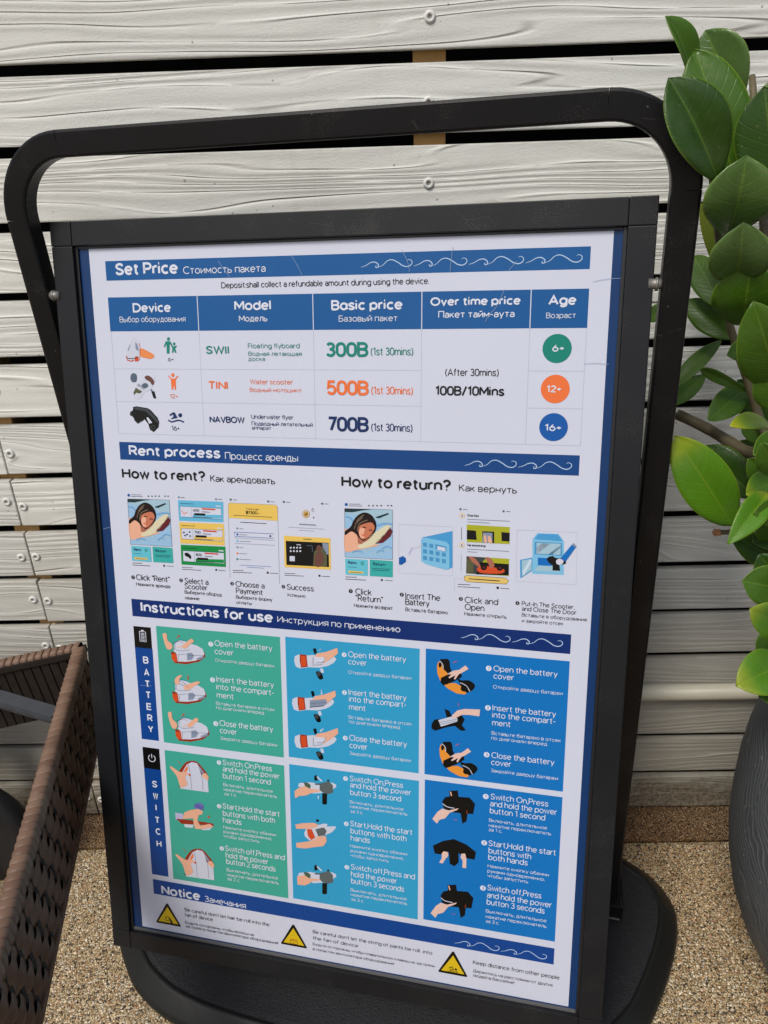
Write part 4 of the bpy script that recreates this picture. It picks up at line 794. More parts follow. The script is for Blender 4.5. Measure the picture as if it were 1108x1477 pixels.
['p','tealc',3,0,[398.21,397.64,426.47,397.8,426.49,417.9,398.1,418.27]],
['t','navy',4,'Rent',370.99,405.0,3.82,10.5,0.9],
['t','navy',4,'Return',402.03,404.64,3.63,15.11,0.8],
['p','yellow',4,0,[371.28,413.31,389.98,413.25,389.96,415.88,371.25,416.36]],
['p','green',4,2,[390.85,402.86,390.58,403.99,389.85,404.85,388.86,405.21,387.87,404.98,387.15,404.21,386.9,403.11,387.17,401.99,387.9,401.13,388.89,400.76,389.88,401.0,390.6,401.76]],
['p','tealb',5,2,[389.9,402.92,389.76,403.52,389.38,403.98,388.87,404.18,388.35,404.05,387.98,403.64,387.85,403.05,387.99,402.45,388.37,401.99,388.89,401.8,389.4,401.92,389.77,402.33]],
['l','navy',4,0.5,0,0,[370.94,408.54,382.09,408.44]],
['l','navy',4,0.6,0,0,[401.46,408.5,423.37,408.23]],
['l','navy',4,0.6,0,0,[401.45,410.49,421.81,410.31]],
['l','ink',5,0.5,0,0,[372.86,415.05,388.39,414.71]],
['p','mid',3,2,[371.4,331.4,371.14,332.33,370.44,333.04,369.49,333.34,368.55,333.13,367.87,332.48,367.63,331.57,367.9,330.63,368.6,329.92,369.54,329.63,370.48,329.84,371.16,330.48]],
['l','ink',3,0.5,0,0,[373.06,330.78,387.51,330.35]],
['l','ink',3,0.5,0,0,[373.03,332.94,389.04,332.58]],
['p','ink',3,2,[398.36,331.54,398.23,331.96,397.85,332.29,397.35,332.43,396.85,332.34,396.48,332.04,396.35,331.63,396.49,331.2,396.86,330.88,397.36,330.74,397.86,330.83,398.23,331.12]],
['p','ink',3,2,[403.47,331.3,403.33,331.73,402.96,332.05,402.46,332.19,401.96,332.1,401.59,331.81,401.46,331.39,401.59,330.97,401.96,330.64,402.47,330.5,402.97,330.59,403.33,330.89]],
['p','ink',3,2,[408.48,331.07,408.34,331.49,407.97,331.82,407.47,331.95,406.97,331.87,406.61,331.57,406.47,331.16,406.61,330.73,406.98,330.41,407.48,330.27,407.98,330.36,408.34,330.65]],
['p','ink',3,2,[413.4,330.84,413.26,331.27,412.9,331.59,412.4,331.73,411.9,331.64,411.53,331.35,411.4,330.93,411.54,330.51,411.9,330.18,412.4,330.05,412.9,330.14,413.27,330.43]],
['p','ink',3,2,[421.68,330.46,421.54,330.88,421.18,331.21,420.68,331.34,420.18,331.25,419.82,330.96,419.69,330.55,419.82,330.12,420.19,329.8,420.68,329.67,421.18,329.75,421.54,330.04]],
['p','ink',3,2,[425.88,330.26,425.75,330.69,425.38,331.01,424.89,331.14,424.39,331.06,424.03,330.77,423.89,330.35,424.03,329.93,424.39,329.61,424.89,329.47,425.38,329.56,425.75,329.85]],
['l','ink',3,0.7,0,0,[367.58,421.43,381.58,421.02]],
['l','ink',3,0.7,0,0,[367.14,424.19,393.08,423.82]],
['p','ink',3,2,[414.37,422.16,414.19,422.85,413.7,423.38,413.03,423.6,412.37,423.47,411.88,423.01,411.7,422.34,411.88,421.66,412.37,421.13,413.04,420.9,413.71,421.03,414.19,421.49]],
['l','ink',3,0.5,0,0,[416.72,422.39,426.49,422.26]],
['l','ink',4,0.35,0,0,[367.49,336.44,426.19,335.19,426.23,395.85,367.1,396.43,367.49,336.44]]]],
['screen_picture','phone screen photograph of a child in a pool, under how to rent',[['p','water',2,0,[78.57,337.57,137.27,336.32,137.32,396.98,78.19,397.56]],
['p','foam',3,0,[78.57,337.57,137.27,336.32,137.13,351.62,122.5,353.15,114.79,348.15,78.89,342.97]],
['p','dark2',4,0,[78.57,337.57,114.84,336.63,100.86,338.83,88.34,341.74,78.91,341.81]],
['p','dark2',4,0,[116.34,346.15,122.53,343.92,131.76,340.4,132.91,341.88,120.98,347.45,117.89,347.22]],
['l','foam',3,1.6,1,0,[81.49,388.24,84.68,387.26,88.63,388.6]],
['l','foam',3,1.6,1,0,[87.39,393.1,90.57,392.12,94.51,393.45]],
['l','foam',3,1.6,1,0,[93.35,391.0,96.52,390.01,100.45,391.35]],
['l','foam',3,1.6,1,0,[99.29,388.9,102.45,387.92,106.37,389.25]],
['l','foam',3,1.6,1,0,[105.21,386.81,108.35,385.83,112.26,387.17]],
['l','foam',3,1.6,1,0,[111.06,391.64,114.2,390.66,118.11,391.99]],
['l','foam',3,1.6,1,0,[116.94,389.55,120.07,388.57,123.96,389.9]],
['l','foam',3,1.6,1,0,[122.8,387.47,125.91,386.5,129.8,387.82]],
['l','foam',3,1.6,1,0,[128.63,385.39,131.74,384.43,135.61,385.75]],
['l','water2',4,1.6,1,0,[79.62,347.59,85.91,348.83,88.22,352.59]],
['l','water2',4,1.6,1,0,[118.62,356.44,127.13,353.68,136.36,353.97]],
['l','water2',4,1.6,1,0,[123.97,384.89,130.19,381.4,136.38,383.37]],
['l','water2',4,1.6,1,0,[87.01,391.86,93.37,389.1,100.46,390.25]],
['l','water2',4,1.6,1,0,[117.72,389.97,122.41,386.55,127.08,387.83]],
['p','skin',4,1,[78.46,364.02,85.74,363.63,93.57,367.89,95.83,378.72,108.39,379.56,121.65,379.56,111.5,383.29,91.0,388.46,78.28,390.02]],
['p','cream',5,1,[94.21,383.54,100.55,378.45,111.58,368.45,127.13,356.76,134.06,355.24,134.83,357.89,127.11,367.59,116.21,379.1,101.29,385.47]],
['p','maroon',5,0,[116.21,378.71,117.78,375.11,128.66,365.18,134.06,357.16,137.37,362.38,134.83,368.7,125.54,377.0]],
['p','hair',5,1,[78.6,365.58,85.78,359.73,89.01,352.55,94.57,345.3,102.4,341.22,110.16,342.99,115.56,348.88,117.85,357.25,114.7,366.72,110.0,371.65,101.36,376.45,96.63,377.11,93.56,369.45,86.51,365.15,79.33,370.25]],
['p','skin2',6,1,[95.57,364.66,96.8,358.36,102.3,354.97,111.66,352.94,115.67,358.91,111.59,366.89,106.09,372.27,100.59,374.14,97.08,370.82]],
['p','skin',7,1,[96.35,364.62,99.14,359.8,103.43,361.12,102.21,367.41,102.96,372.05,99.03,372.67,96.86,369.27]],
['l','hair',8,1.1,1,0,[100.7,359.71,103.05,358.97,105.0,359.87]],
['l','hair',8,1.1,1,0,[108.49,362.79,110.83,361.89,112.77,362.95]],
['l','redo',8,1.2,1,0,[99.46,367.95,101.02,369.04,103.37,369.3]],
['l','hairl',8,1.2,1,0,[90.48,361.81,93.7,353.87,100.8,347.31]],
['l','hairl',8,1.2,1,0,[94.39,364.72,96.82,355.26,107.01,350.09]],
['l','hairl',8,1.2,1,0,[91.3,358.65,95.31,349.91,102.38,344.14]],
['p','skin3',6,0,[94.33,370.98,94.64,379.58,98.97,380.11,106.85,374.96,114.7,367.5,110.0,370.87,101.36,376.45]],
['p','tealb',3,0,[78.56,399.53,106.7,399.33,106.57,419.58,78.7,419.5]],
['p','tealc',3,0,[109.3,398.77,137.55,398.93,137.57,419.03,109.18,419.4]],
['t','navy',4,'Rent',82.07,406.13,3.82,10.5,0.9],
['t','navy',4,'Return',113.11,405.77,3.63,15.11,0.8],
['p','yellow',4,0,[82.37,414.44,101.07,414.38,101.05,417.01,82.33,417.49]],
['p','green',4,2,[101.94,403.99,101.66,405.12,100.93,405.98,99.94,406.34,98.95,406.11,98.24,405.34,97.98,404.24,98.25,403.12,98.99,402.26,99.98,401.89,100.96,402.13,101.68,402.89]],
['p','tealb',5,2,[100.99,404.05,100.84,404.65,100.46,405.11,99.95,405.31,99.44,405.18,99.06,404.77,98.93,404.18,99.07,403.58,99.45,403.12,99.97,402.93,100.48,403.05,100.85,403.46]],
['l','navy',4,0.5,0,0,[82.02,409.67,93.18,409.57]],
['l','navy',4,0.6,0,0,[112.54,409.63,134.45,409.36]],
['l','navy',4,0.6,0,0,[112.53,411.62,132.89,411.44]],
['l','ink',5,0.5,0,0,[83.94,416.18,99.47,415.84]],
['p','mid',3,2,[82.48,332.53,82.22,333.46,81.52,334.17,80.58,334.46,79.64,334.26,78.95,333.61,78.71,332.7,78.98,331.76,79.68,331.05,80.62,330.76,81.56,330.97,82.24,331.61]],
['l','ink',3,0.5,0,0,[84.14,331.91,98.59,331.48]],
['l','ink',3,0.5,0,0,[84.11,334.07,100.13,333.71]],
['p','ink',3,2,[109.44,332.67,109.31,333.09,108.94,333.42,108.43,333.56,107.93,333.47,107.56,333.17,107.43,332.76,107.57,332.33,107.94,332.01,108.44,331.87,108.95,331.96,109.31,332.25]],
['p','ink',3,2,[114.55,332.43,114.41,332.86,114.04,333.18,113.54,333.32,113.04,333.23,112.67,332.94,112.54,332.52,112.68,332.1,113.04,331.77,113.55,331.63,114.05,331.72,114.41,332.02]],
['p','ink',3,2,[119.56,332.2,119.42,332.62,119.06,332.95,118.56,333.08,118.05,333.0,117.69,332.7,117.56,332.29,117.69,331.86,118.06,331.54,118.56,331.4,119.06,331.49,119.43,331.78]],
['p','ink',3,2,[124.48,331.97,124.35,332.4,123.98,332.72,123.48,332.86,122.98,332.77,122.62,332.48,122.48,332.06,122.62,331.64,122.99,331.31,123.49,331.18,123.98,331.27,124.35,331.56]],
['p','ink',3,2,[132.76,331.59,132.63,332.01,132.26,332.33,131.76,332.47,131.27,332.38,130.9,332.09,130.77,331.68,130.9,331.25,131.27,330.93,131.77,330.8,132.26,330.88,132.63,331.17]],
['p','ink',3,2,[136.96,331.39,136.83,331.82,136.47,332.14,135.97,332.27,135.47,332.19,135.11,331.9,134.98,331.48,135.11,331.06,135.47,330.74,135.97,330.6,136.46,330.69,136.83,330.98]],
['l','ink',3,0.7,0,0,[78.66,422.56,92.66,422.15]],
['l','ink',3,0.7,0,0,[78.23,425.32,104.16,424.95]],
['p','ink',3,2,[125.45,423.29,125.27,423.98,124.78,424.51,124.12,424.73,123.45,424.6,122.96,424.14,122.79,423.47,122.97,422.79,123.46,422.26,124.12,422.03,124.79,422.16,125.28,422.62]],
['l','ink',3,0.5,0,0,[127.8,423.52,137.57,423.39]],
['l','ink',4,0.35,0,0,[78.57,337.57,137.27,336.32,137.32,396.98,78.19,397.56,78.57,337.57]]]],
['screen_picture','phone screen with three price cards in blue, yellow and green',[['p','cyan',2,0,[149.23,336.12,210.95,335.52,209.92,361.43,149.33,362.48]],
['l','ink',3,0.6,0,0,[152.0,340.24,170.99,340.01]],
['p','paper',3,0,[151.78,343.72,207.7,343.92,207.55,357.71,151.74,357.29]],
['l','navy',4,0.35,0,0,[151.78,343.72,207.7,343.92,207.55,357.71,151.74,357.29,151.78,343.72]],
['p','cyan',4,0,[168.83,353.22,207.28,352.35,207.05,356.84,168.88,357.08]],
['l','rule',5,0.4,0,0,[167.45,344.28,167.22,357.17]],
['t','ink',5,'600',169.46,349.51,3.09,8.23,0.6],
['l','redo',5,1.8,0,0,[181.6,345.54,199.92,345.69]],
['l','black2',6,2.8,0,0,[170.92,352.86,185.97,352.76]],
['l','ink',6,0.6,0,0,[169.33,356.42,194.6,356.57]],
['l','ink',6,0.6,0,0,[181.39,349.26,192.27,349.51]],
['l','paper',5,1.6,0,0,[200.84,341.19,207.56,341.38]],
['p','yellow',2,0,[149.2,364.56,210.22,363.59,210.2,391.34,149.25,392.04]],
['l','ink',3,0.6,0,0,[151.99,368.71,171.1,368.36]],
['p','paper',3,0,[151.77,372.24,208.04,372.07,207.88,386.03,151.73,385.98]],
['l','navy',4,0.35,0,0,[151.77,372.24,208.04,372.07,207.88,386.03,151.73,385.98,151.77,372.24]],
['p','yellow',4,0,[168.93,381.74,207.61,380.61,207.38,385.15,168.97,385.66]],
['l','rule',5,0.4,0,0,[167.53,372.7,167.31,385.75]],
['t','ink',5,'700',169.56,377.96,3.13,8.28,0.6],
['l','redo',5,1.8,0,0,[181.78,373.88,200.21,373.91]],
['l','black2',6,2.8,0,0,[171.02,381.36,186.17,381.16]],
['l','ink',6,0.6,0,0,[169.43,384.98,194.86,384.96]],
['l','ink',6,0.6,0,0,[181.56,377.65,192.51,377.83]],
['l','paper',5,1.6,0,0,[201.13,369.35,207.9,369.5]],
['p','green2',2,0,[149.41,393.88,211.07,392.85,210.44,419.42,149.15,420.13]],
['l','ink',3,0.6,0,0,[152.22,398.06,171.46,397.57]],
['p','paper',3,0,[152.0,401.64,208.62,401.07,208.47,415.21,151.96,415.56]],
['l','navy',4,0.35,0,0,[152.0,401.64,208.62,401.07,208.47,415.21,151.96,415.56,152.0,401.64]],
['p','green2',4,0,[169.27,411.14,208.19,409.72,207.96,414.33,169.32,415.11]],
['l','rule',5,0.4,0,0,[167.87,401.99,167.64,415.21]],
['t','ink',5,'800',169.91,407.27,3.17,8.33,0.6],
['l','redo',5,1.8,0,0,[182.2,403.09,200.75,402.99]],
['l','black2',6,2.8,0,0,[171.38,410.74,186.62,410.44]],
['l','ink',6,0.6,0,0,[169.77,414.42,195.36,414.22]],
['l','ink',6,0.6,0,0,[181.98,406.91,193.0,407.01]],
['l','paper',5,1.6,0,0,[201.67,398.36,208.48,398.47]],
['l','orange',5,1.0,0,0,[153.65,349.05,156.83,353.42,161.15,350.63]],
['l','silver',4,1.4,0,0,[159.84,349.4,165.13,353.01]],
['p','navy',5,2,[156.3,377.48,156.1,378.01,155.62,378.42,154.98,378.6,154.36,378.49,153.93,378.13,153.79,377.62,153.99,377.08,154.47,376.68,155.11,376.5,155.73,376.61,156.17,376.97]],
['p','navy',5,2,[160.6,379.86,160.4,380.39,159.91,380.8,159.28,380.98,158.66,380.87,158.22,380.51,158.09,380.0,158.29,379.46,158.77,379.05,159.41,378.88,160.03,378.98,160.46,379.34]],
['p','navy',5,2,[164.65,381.59,164.45,382.12,163.97,382.53,163.33,382.71,162.72,382.6,162.28,382.25,162.15,381.73,162.35,381.2,162.83,380.79,163.46,380.61,164.08,380.72,164.51,381.08]],
['p','navy',5,2,[164.27,376.39,164.07,376.92,163.59,377.33,162.96,377.51,162.34,377.4,161.91,377.04,161.77,376.53,161.97,376.0,162.45,375.59,163.08,375.41,163.7,375.52,164.13,375.88]],
['p','navy',5,2,[157.73,381.32,157.53,381.86,157.04,382.27,156.41,382.44,155.79,382.34,155.35,381.98,155.22,381.46,155.42,380.93,155.9,380.52,156.54,380.34,157.16,380.45,157.59,380.81]],
['p','black2',5,1,[154.29,405.2,158.57,403.88,163.2,407.95,162.26,411.98,158.92,409.54,155.49,408.44]],
['p','steel',3,2,[152.52,332.13,152.27,332.84,151.68,333.38,150.91,333.61,150.16,333.45,149.63,332.96,149.48,332.26,149.73,331.54,150.32,331.0,151.09,330.78,151.84,330.93,152.36,331.43]],
['p','steel',3,2,[202.91,332.46,202.67,333.17,202.1,333.7,201.35,333.92,200.62,333.77,200.1,333.28,199.94,332.59,200.17,331.88,200.74,331.35,201.5,331.13,202.23,331.28,202.75,331.77]],
['l','ink',3,0.6,0,0,[154.02,332.32,158.83,332.49]],
['l','ink',3,0.6,0,0,[204.39,332.39,209.76,332.41]],
['l','ink',3,0.6,0,0,[149.62,423.84,164.36,423.53]],
['l','ink',3,0.6,0,0,[149.17,426.4,176.05,426.07]],
['p','ink',3,2,[198.29,423.91,198.07,424.59,197.54,425.11,196.84,425.33,196.16,425.2,195.68,424.75,195.53,424.1,195.75,423.42,196.28,422.91,196.98,422.68,197.66,422.81,198.14,423.26]],
['l','ink',3,0.6,0,0,[199.65,424.22,209.92,424.45]]]],
['screen_picture','phone screen with a yellow total banner above payment choices',[['p','yellow',2,0,[217.53,337.9,219.46,336.19,280.33,336.08,282.33,338.24,282.16,355.94,217.25,355.46]],
['l','steel',3,0.35,0,0,[217.53,337.9,219.46,336.19,280.33,336.08,282.33,338.24,281.89,436.49]],
['l','steel',3,0.3,0,0,[217.53,337.9,215.26,432.82]],
['t','ink',4,'Total order',241.03,343.84,1.88,17.11,0],
['t','ink',4,'฿1300',240.8,349.28,3.76,14.47,0.6],
['l','ink',3,0.5,0,0,[256.01,348.15,259.36,348.26]],
['l','ink',3,0.6,0,0,[223.7,351.76,275.37,351.88]],
['l','ink',3,0.7,0,0,[232.55,360.1,267.28,360.19]],
['p','steel',3,2,[229.77,368.12,229.55,368.74,229.01,369.22,228.29,369.42,227.58,369.29,227.08,368.87,226.92,368.27,227.14,367.64,227.68,367.17,228.4,366.97,229.11,367.09,229.61,367.51]],
['l','steel2',3,0.5,0,0,[231.18,368.31,236.43,368.57]],
['p','mid',3,2,[229.42,375.9,229.2,376.52,228.66,377.0,227.93,377.21,227.23,377.08,226.72,376.66,226.56,376.06,226.78,375.43,227.32,374.95,228.05,374.75,228.75,374.87,229.26,375.29]],
['l','steel2',3,0.5,0,0,[230.84,376.09,241.07,376.07]],
['p','cyan',3,2,[229.03,384.39,228.82,385.02,228.27,385.51,227.55,385.71,226.84,385.59,226.33,385.17,226.17,384.56,226.39,383.93,226.93,383.45,227.66,383.24,228.37,383.36,228.87,383.79]],
['l','steel2',3,0.5,0,0,[230.45,384.59,245.68,384.25]],
['p','steel',3,2,[228.67,392.37,228.45,393.0,227.91,393.49,227.18,393.7,226.47,393.58,225.97,393.15,225.8,392.54,226.02,391.91,226.57,391.43,227.3,391.22,228.01,391.34,228.51,391.76]],
['l','steel2',3,0.5,0,0,[230.1,392.56,235.37,392.8]],
['p','orange',3,2,[228.31,400.38,228.09,401.02,227.54,401.5,226.82,401.72,226.1,401.59,225.6,401.17,225.43,400.56,225.66,399.92,226.2,399.44,226.93,399.22,227.64,399.35,228.15,399.77]],
['l','steel2',3,0.5,0,0,[229.74,400.57,240.03,400.48]],
['p','green',3,2,[227.97,408.0,227.75,408.64,227.2,409.13,226.47,409.34,225.76,409.22,225.25,408.8,225.08,408.19,225.31,407.55,225.85,407.06,226.58,406.84,227.3,406.97,227.8,407.39]],
['l','steel2',3,0.5,0,0,[229.39,408.19,244.71,407.77]],
['l','mid',3,0.5,0,0,[224.12,373.19,276.04,372.64,275.85,378.32,223.87,378.53,224.12,373.19]],
['p','navy',3,2,[273.01,375.64,272.82,376.26,272.34,376.73,271.71,376.93,271.08,376.8,270.64,376.38,270.49,375.78,270.68,375.16,271.16,374.69,271.79,374.49,272.42,374.62,272.86,375.04]],
['l','steel',3,0.4,0,0,[223.77,380.72,277.43,380.93,277.22,387.17,223.45,387.6]],
['l','mid',3,0.4,0,0,[229.35,415.54,271.35,414.85]],
['l','mid',3,0.4,0,0,[239.3,417.66,262.08,417.53]],
['p','steel2',3,2,[222.64,332.03,222.4,332.71,221.8,333.23,221.01,333.44,220.24,333.3,219.69,332.83,219.51,332.17,219.76,331.49,220.35,330.97,221.14,330.75,221.91,330.9,222.46,331.37]],
['l','steel2',3,0.6,0,0,[224.19,332.23,229.56,332.26]],
['p','steel2',3,2,[272.04,332.22,271.82,332.89,271.24,333.4,270.47,333.61,269.72,333.47,269.17,333.01,268.99,332.36,269.22,331.68,269.8,331.17,270.57,330.96,271.32,331.1,271.86,331.56]],
['l','steel2',3,0.6,0,0,[273.56,332.42,278.8,332.44]],
['l','ink',3,0.6,0,0,[219.63,423.14,234.07,422.59]],
['l','ink',3,0.6,0,0,[219.52,425.53,245.43,424.88]],
['p','ink',3,2,[267.96,422.93,267.75,423.64,267.21,424.18,266.5,424.42,265.79,424.28,265.29,423.81,265.13,423.13,265.34,422.42,265.88,421.88,266.6,421.65,267.3,421.78,267.8,422.26]],
['l','ink',3,0.6,0,0,[269.64,423.37,280.21,423.2]]]],
['screen_picture','phone screen with a gold tick',[['p','steel2',3,2,[292.29,331.84,292.07,332.5,291.5,333.01,290.74,333.22,289.99,333.08,289.45,332.62,289.27,331.97,289.49,331.3,290.06,330.79,290.82,330.58,291.57,330.73,292.11,331.18]],
['l','steel2',3,0.6,0,0,[293.79,332.03,298.98,332.06]],
['p','steel2',3,2,[341.0,331.72,340.79,332.38,340.24,332.89,339.5,333.09,338.77,332.95,338.24,332.5,338.06,331.86,338.27,331.19,338.81,330.69,339.55,330.48,340.29,330.63,340.82,331.08]],
['l','steel2',3,0.6,0,0,[342.47,331.92,347.54,331.94]],
['l','ink',3,0.6,0,0,[288.93,422.47,302.89,421.93]],
['l','ink',3,0.6,0,0,[288.86,424.81,313.92,424.18]],
['p','ink',3,2,[335.7,422.27,335.5,422.97,334.99,423.5,334.3,423.73,333.62,423.59,333.12,423.13,332.95,422.46,333.15,421.77,333.66,421.23,334.35,421.01,335.03,421.14,335.53,421.6]],
['l','ink',3,0.6,0,0,[337.33,422.7,347.56,422.54]],
['p','gold',2,2,[323.63,345.51,322.92,348.05,321.09,349.98,318.62,350.77,316.19,350.22,314.45,348.47,313.85,345.99,314.57,343.45,316.41,341.53,318.87,340.74,321.29,341.29,323.03,343.04]],
['p','paper',3,2,[322.68,345.56,322.11,347.63,320.63,349.2,318.65,349.85,316.69,349.39,315.28,347.97,314.81,345.94,315.39,343.87,316.87,342.3,318.85,341.66,320.8,342.11,322.2,343.54]],
['p','gold',4,2,[322.0,345.59,321.53,347.33,320.3,348.64,318.66,349.18,317.04,348.81,315.88,347.61,315.49,345.91,315.97,344.17,317.19,342.86,318.83,342.32,320.45,342.7,321.61,343.9]],
['l','ink',5,0.9,0,0,[316.98,345.84,318.31,347.09,320.81,344.33]],
['l','ink',3,0.4,0,0,[327.58,337.83,329.01,340.39,327.48,342.69,326.04,340.53,327.58,337.83]],
['p','ink',3,2,[329.08,349.59,328.97,350.12,328.72,350.52,328.38,350.68,328.04,350.55,327.8,350.18,327.72,349.65,327.83,349.12,328.08,348.72,328.42,348.57,328.76,348.69,329.0,349.06]],
['t','ink',4,'unlocked successfully',309.55,359.36,1.59,21.34,0.6],
['l','steel',3,0.4,0,0,[295.32,363.14,341.6,363.19]],
['l','steel',3,0.4,0,0,[309.64,366.24,328.71,366.27]]]],
['screen_picture','dark yellow framed picture below the gold tick',[['p','yellow',2,0,[289.46,374.31,349.07,374.16,349.2,413.77,289.18,414.36]],
['l','ink',3,0.8,0,0,[314.56,377.06,325.07,376.99]],
['p','black2',3,0,[291.75,380.65,346.68,380.01,346.82,410.42,291.79,411.32]],
['p','olive',4,0,[328.13,392.48,335.11,384.02,340.49,386.38,344.38,395.51,344.12,409.65,326.37,410.14]],
['p','steel',4,0,[338.57,380.48,346.4,380.69,346.41,395.38,340.38,391.74]],
['p','brown',5,1,[329.38,397.79,333.58,392.15,339.0,393.16,340.18,402.49,335.94,410.19,329.11,409.96]],
['p','brown',5,2,[337.62,387.22,337.15,389.25,335.92,390.8,334.28,391.44,332.66,391.0,331.49,389.6,331.1,387.61,331.58,385.57,332.8,384.03,334.45,383.39,336.06,383.84,337.23,385.24]],
['p','silver',4,2,[299.25,388.84,299.07,389.46,298.6,389.93,297.97,390.13,297.35,390.01,296.91,389.59,296.76,388.99,296.95,388.37,297.41,387.9,298.04,387.7,298.66,387.82,299.1,388.24]],
['p','silver',4,2,[299.13,393.18,298.94,393.8,298.47,394.27,297.85,394.47,297.23,394.35,296.78,393.93,296.63,393.33,296.82,392.71,297.29,392.23,297.92,392.03,298.54,392.16,298.98,392.58]],
['p','silver',4,2,[303.4,388.59,303.22,389.21,302.75,389.68,302.12,389.88,301.51,389.76,301.06,389.34,300.91,388.74,301.1,388.12,301.57,387.65,302.19,387.45,302.81,387.58,303.25,388.0]],
['p','silver',4,2,[303.28,392.92,303.1,393.54,302.63,394.02,302.0,394.22,301.38,394.09,300.94,393.67,300.79,393.07,300.98,392.45,301.44,391.98,302.07,391.78,302.69,391.9,303.13,392.32]],
['p','silver',4,2,[307.54,388.35,307.36,388.96,306.89,389.44,306.27,389.64,305.65,389.51,305.21,389.09,305.06,388.49,305.24,387.88,305.71,387.41,306.33,387.21,306.95,387.33,307.39,387.75]],
['p','silver',4,2,[307.43,392.67,307.24,393.29,306.78,393.76,306.15,393.96,305.53,393.84,305.09,393.42,304.94,392.82,305.12,392.2,305.59,391.73,306.22,391.53,306.83,391.65,307.28,392.07]],
['p','silver',4,2,[311.67,388.1,311.49,388.72,311.03,389.19,310.4,389.39,309.79,389.26,309.35,388.84,309.2,388.25,309.38,387.63,309.84,387.16,310.47,386.96,311.08,387.09,311.52,387.5]],
['p','silver',4,2,[311.56,392.42,311.38,393.04,310.91,393.51,310.29,393.71,309.67,393.59,309.23,393.17,309.08,392.57,309.26,391.95,309.73,391.48,310.35,391.28,310.97,391.4,311.41,391.82]],
['l','silver',4,1,0,0,[305.72,384.55,311.21,384.63]],
['p','silver',4,0,[296.31,399.58,302.96,399.44,302.78,405.97,296.12,405.99]],
['l','steel2',4,0.8,0,0,[318.74,384.99,325.58,384.59,326.08,392.61]]]],
['illustration','light blue locker keypad with a plug pointing at it',[['l','rule2',2,0.3,0,0,[433.86,352.32,497.94,352.14,498.35,411.21,434.01,411.94,433.86,352.32]],
['p','cyan2',2,0,[461.11,366.93,497.4,356.99,498.17,400.83,493.19,403.75,488.93,373.04]],
['p','cyan3',3,0,[460.49,368.25,466.18,366.9,490.14,370.4,493.95,374.02,494.68,402.35,490.68,404.57,466.51,399.0,460.73,395.46]],
['p','cyan4',4,0,[462.94,372.62,467.64,373.12,467.69,378.02,462.99,377.53]],
['p','cyan4',4,0,[470.43,373.48,475.11,373.97,475.17,378.87,470.48,378.37]],
['p','cyan4',4,0,[463.02,380.63,467.72,381.12,467.77,386.04,463.06,385.55]],
['p','cyan4',4,0,[470.52,381.47,475.21,381.96,475.27,386.87,470.57,386.39]],
['p','cyan4',4,0,[477.99,382.31,482.67,382.8,482.74,387.7,478.06,387.22]],
['p','cyan4',4,0,[485.44,383.15,490.1,383.63,490.18,388.53,485.51,388.05]],
['p','cyan4',4,0,[463.09,388.67,467.81,389.16,467.86,394.09,463.14,393.61]],
['p','cyan4',4,0,[470.61,389.5,475.31,389.98,475.37,394.91,470.66,394.43]],
['p','cyan4',4,0,[478.1,390.33,482.78,390.81,482.85,395.73,478.16,395.25]],
['p','cyan4',4,0,[485.56,391.15,490.23,391.63,490.3,396.54,485.63,396.07]],
['p','cyan4',4,0,[477.38,373.71,490.48,376.15,490.59,382.83,477.71,380.13]],
['p','paper',5,0,[479.93,376.14,489.25,377.51,489.57,381.99,479.99,380.38]],
['p','mid',2,0,[433.96,393.24,438.87,390.7,442.49,393.36,442.51,397.94,436.97,401.98,433.98,401.38]],
['l','silver',3,2.2,0,0,[450.38,380.48,462.46,375.62]],
['l','lav',2,2,0,0,[445.94,388.56,449.74,379.87]]]],
['screen_picture','phone screen with two yellow and black photographs of open lockers',[['p','yellow',2,2,[511.25,338.22,510.87,339.81,509.77,341.01,508.25,341.51,506.7,341.17,505.55,340.08,505.11,338.53,505.49,336.94,506.59,335.74,508.12,335.24,509.66,335.59,510.81,336.68]],
['p','paper',3,2,[510.52,338.26,510.23,339.47,509.39,340.38,508.23,340.76,507.06,340.5,506.18,339.67,505.85,338.49,506.14,337.28,506.97,336.37,508.14,335.99,509.31,336.25,510.18,337.08]],
['p','ink',4,2,[508.8,338.34,508.73,338.97,508.51,339.45,508.21,339.63,507.9,339.48,507.66,339.03,507.57,338.4,507.64,337.77,507.85,337.3,508.16,337.12,508.47,337.27,508.7,337.72]],
['p','yellow',2,2,[511.74,373.23,511.35,374.85,510.24,376.08,508.7,376.6,507.14,376.27,505.99,375.17,505.54,373.6,505.92,371.98,507.04,370.74,508.58,370.23,510.13,370.56,511.29,371.66]],
['p','paper',3,2,[510.99,373.27,510.7,374.5,509.86,375.44,508.69,375.84,507.5,375.58,506.62,374.75,506.28,373.55,506.58,372.32,507.42,371.38,508.59,370.99,509.77,371.25,510.65,372.08]],
['p','ink',4,2,[509.26,373.38,509.19,374.02,508.97,374.5,508.67,374.69,508.35,374.54,508.12,374.08,508.02,373.45,508.09,372.81,508.31,372.33,508.61,372.14,508.93,372.29,509.16,372.74]],
['t','ink',4,'Stop bay',514.09,338.69,2.5,13.2,0.6],
['l','steel2',3,0.5,0,0,[514.16,342.22,562.89,341.98]],
['l','steel2',3,0.5,0,0,[514.23,345.23,540.11,345.4]],
['t','ink',4,'Tap second drop',514.48,373.96,2.54,21.52,0.6],
['l','steel2',3,0.5,0,0,[514.92,377.63,562.85,377.52]],
['l','steel2',3,0.5,0,0,[514.99,380.7,526.36,380.77]],
['l','ink',3,0.5,0,0,[507.84,352.25,508.14,367.2]],
['l','steel',3,0.3,0,0,[508.24,384.7,508.28,405.33]],
['p','lime',2,0,[513.93,348.52,562.88,348.94,563.3,368.93,514.37,369.25]],
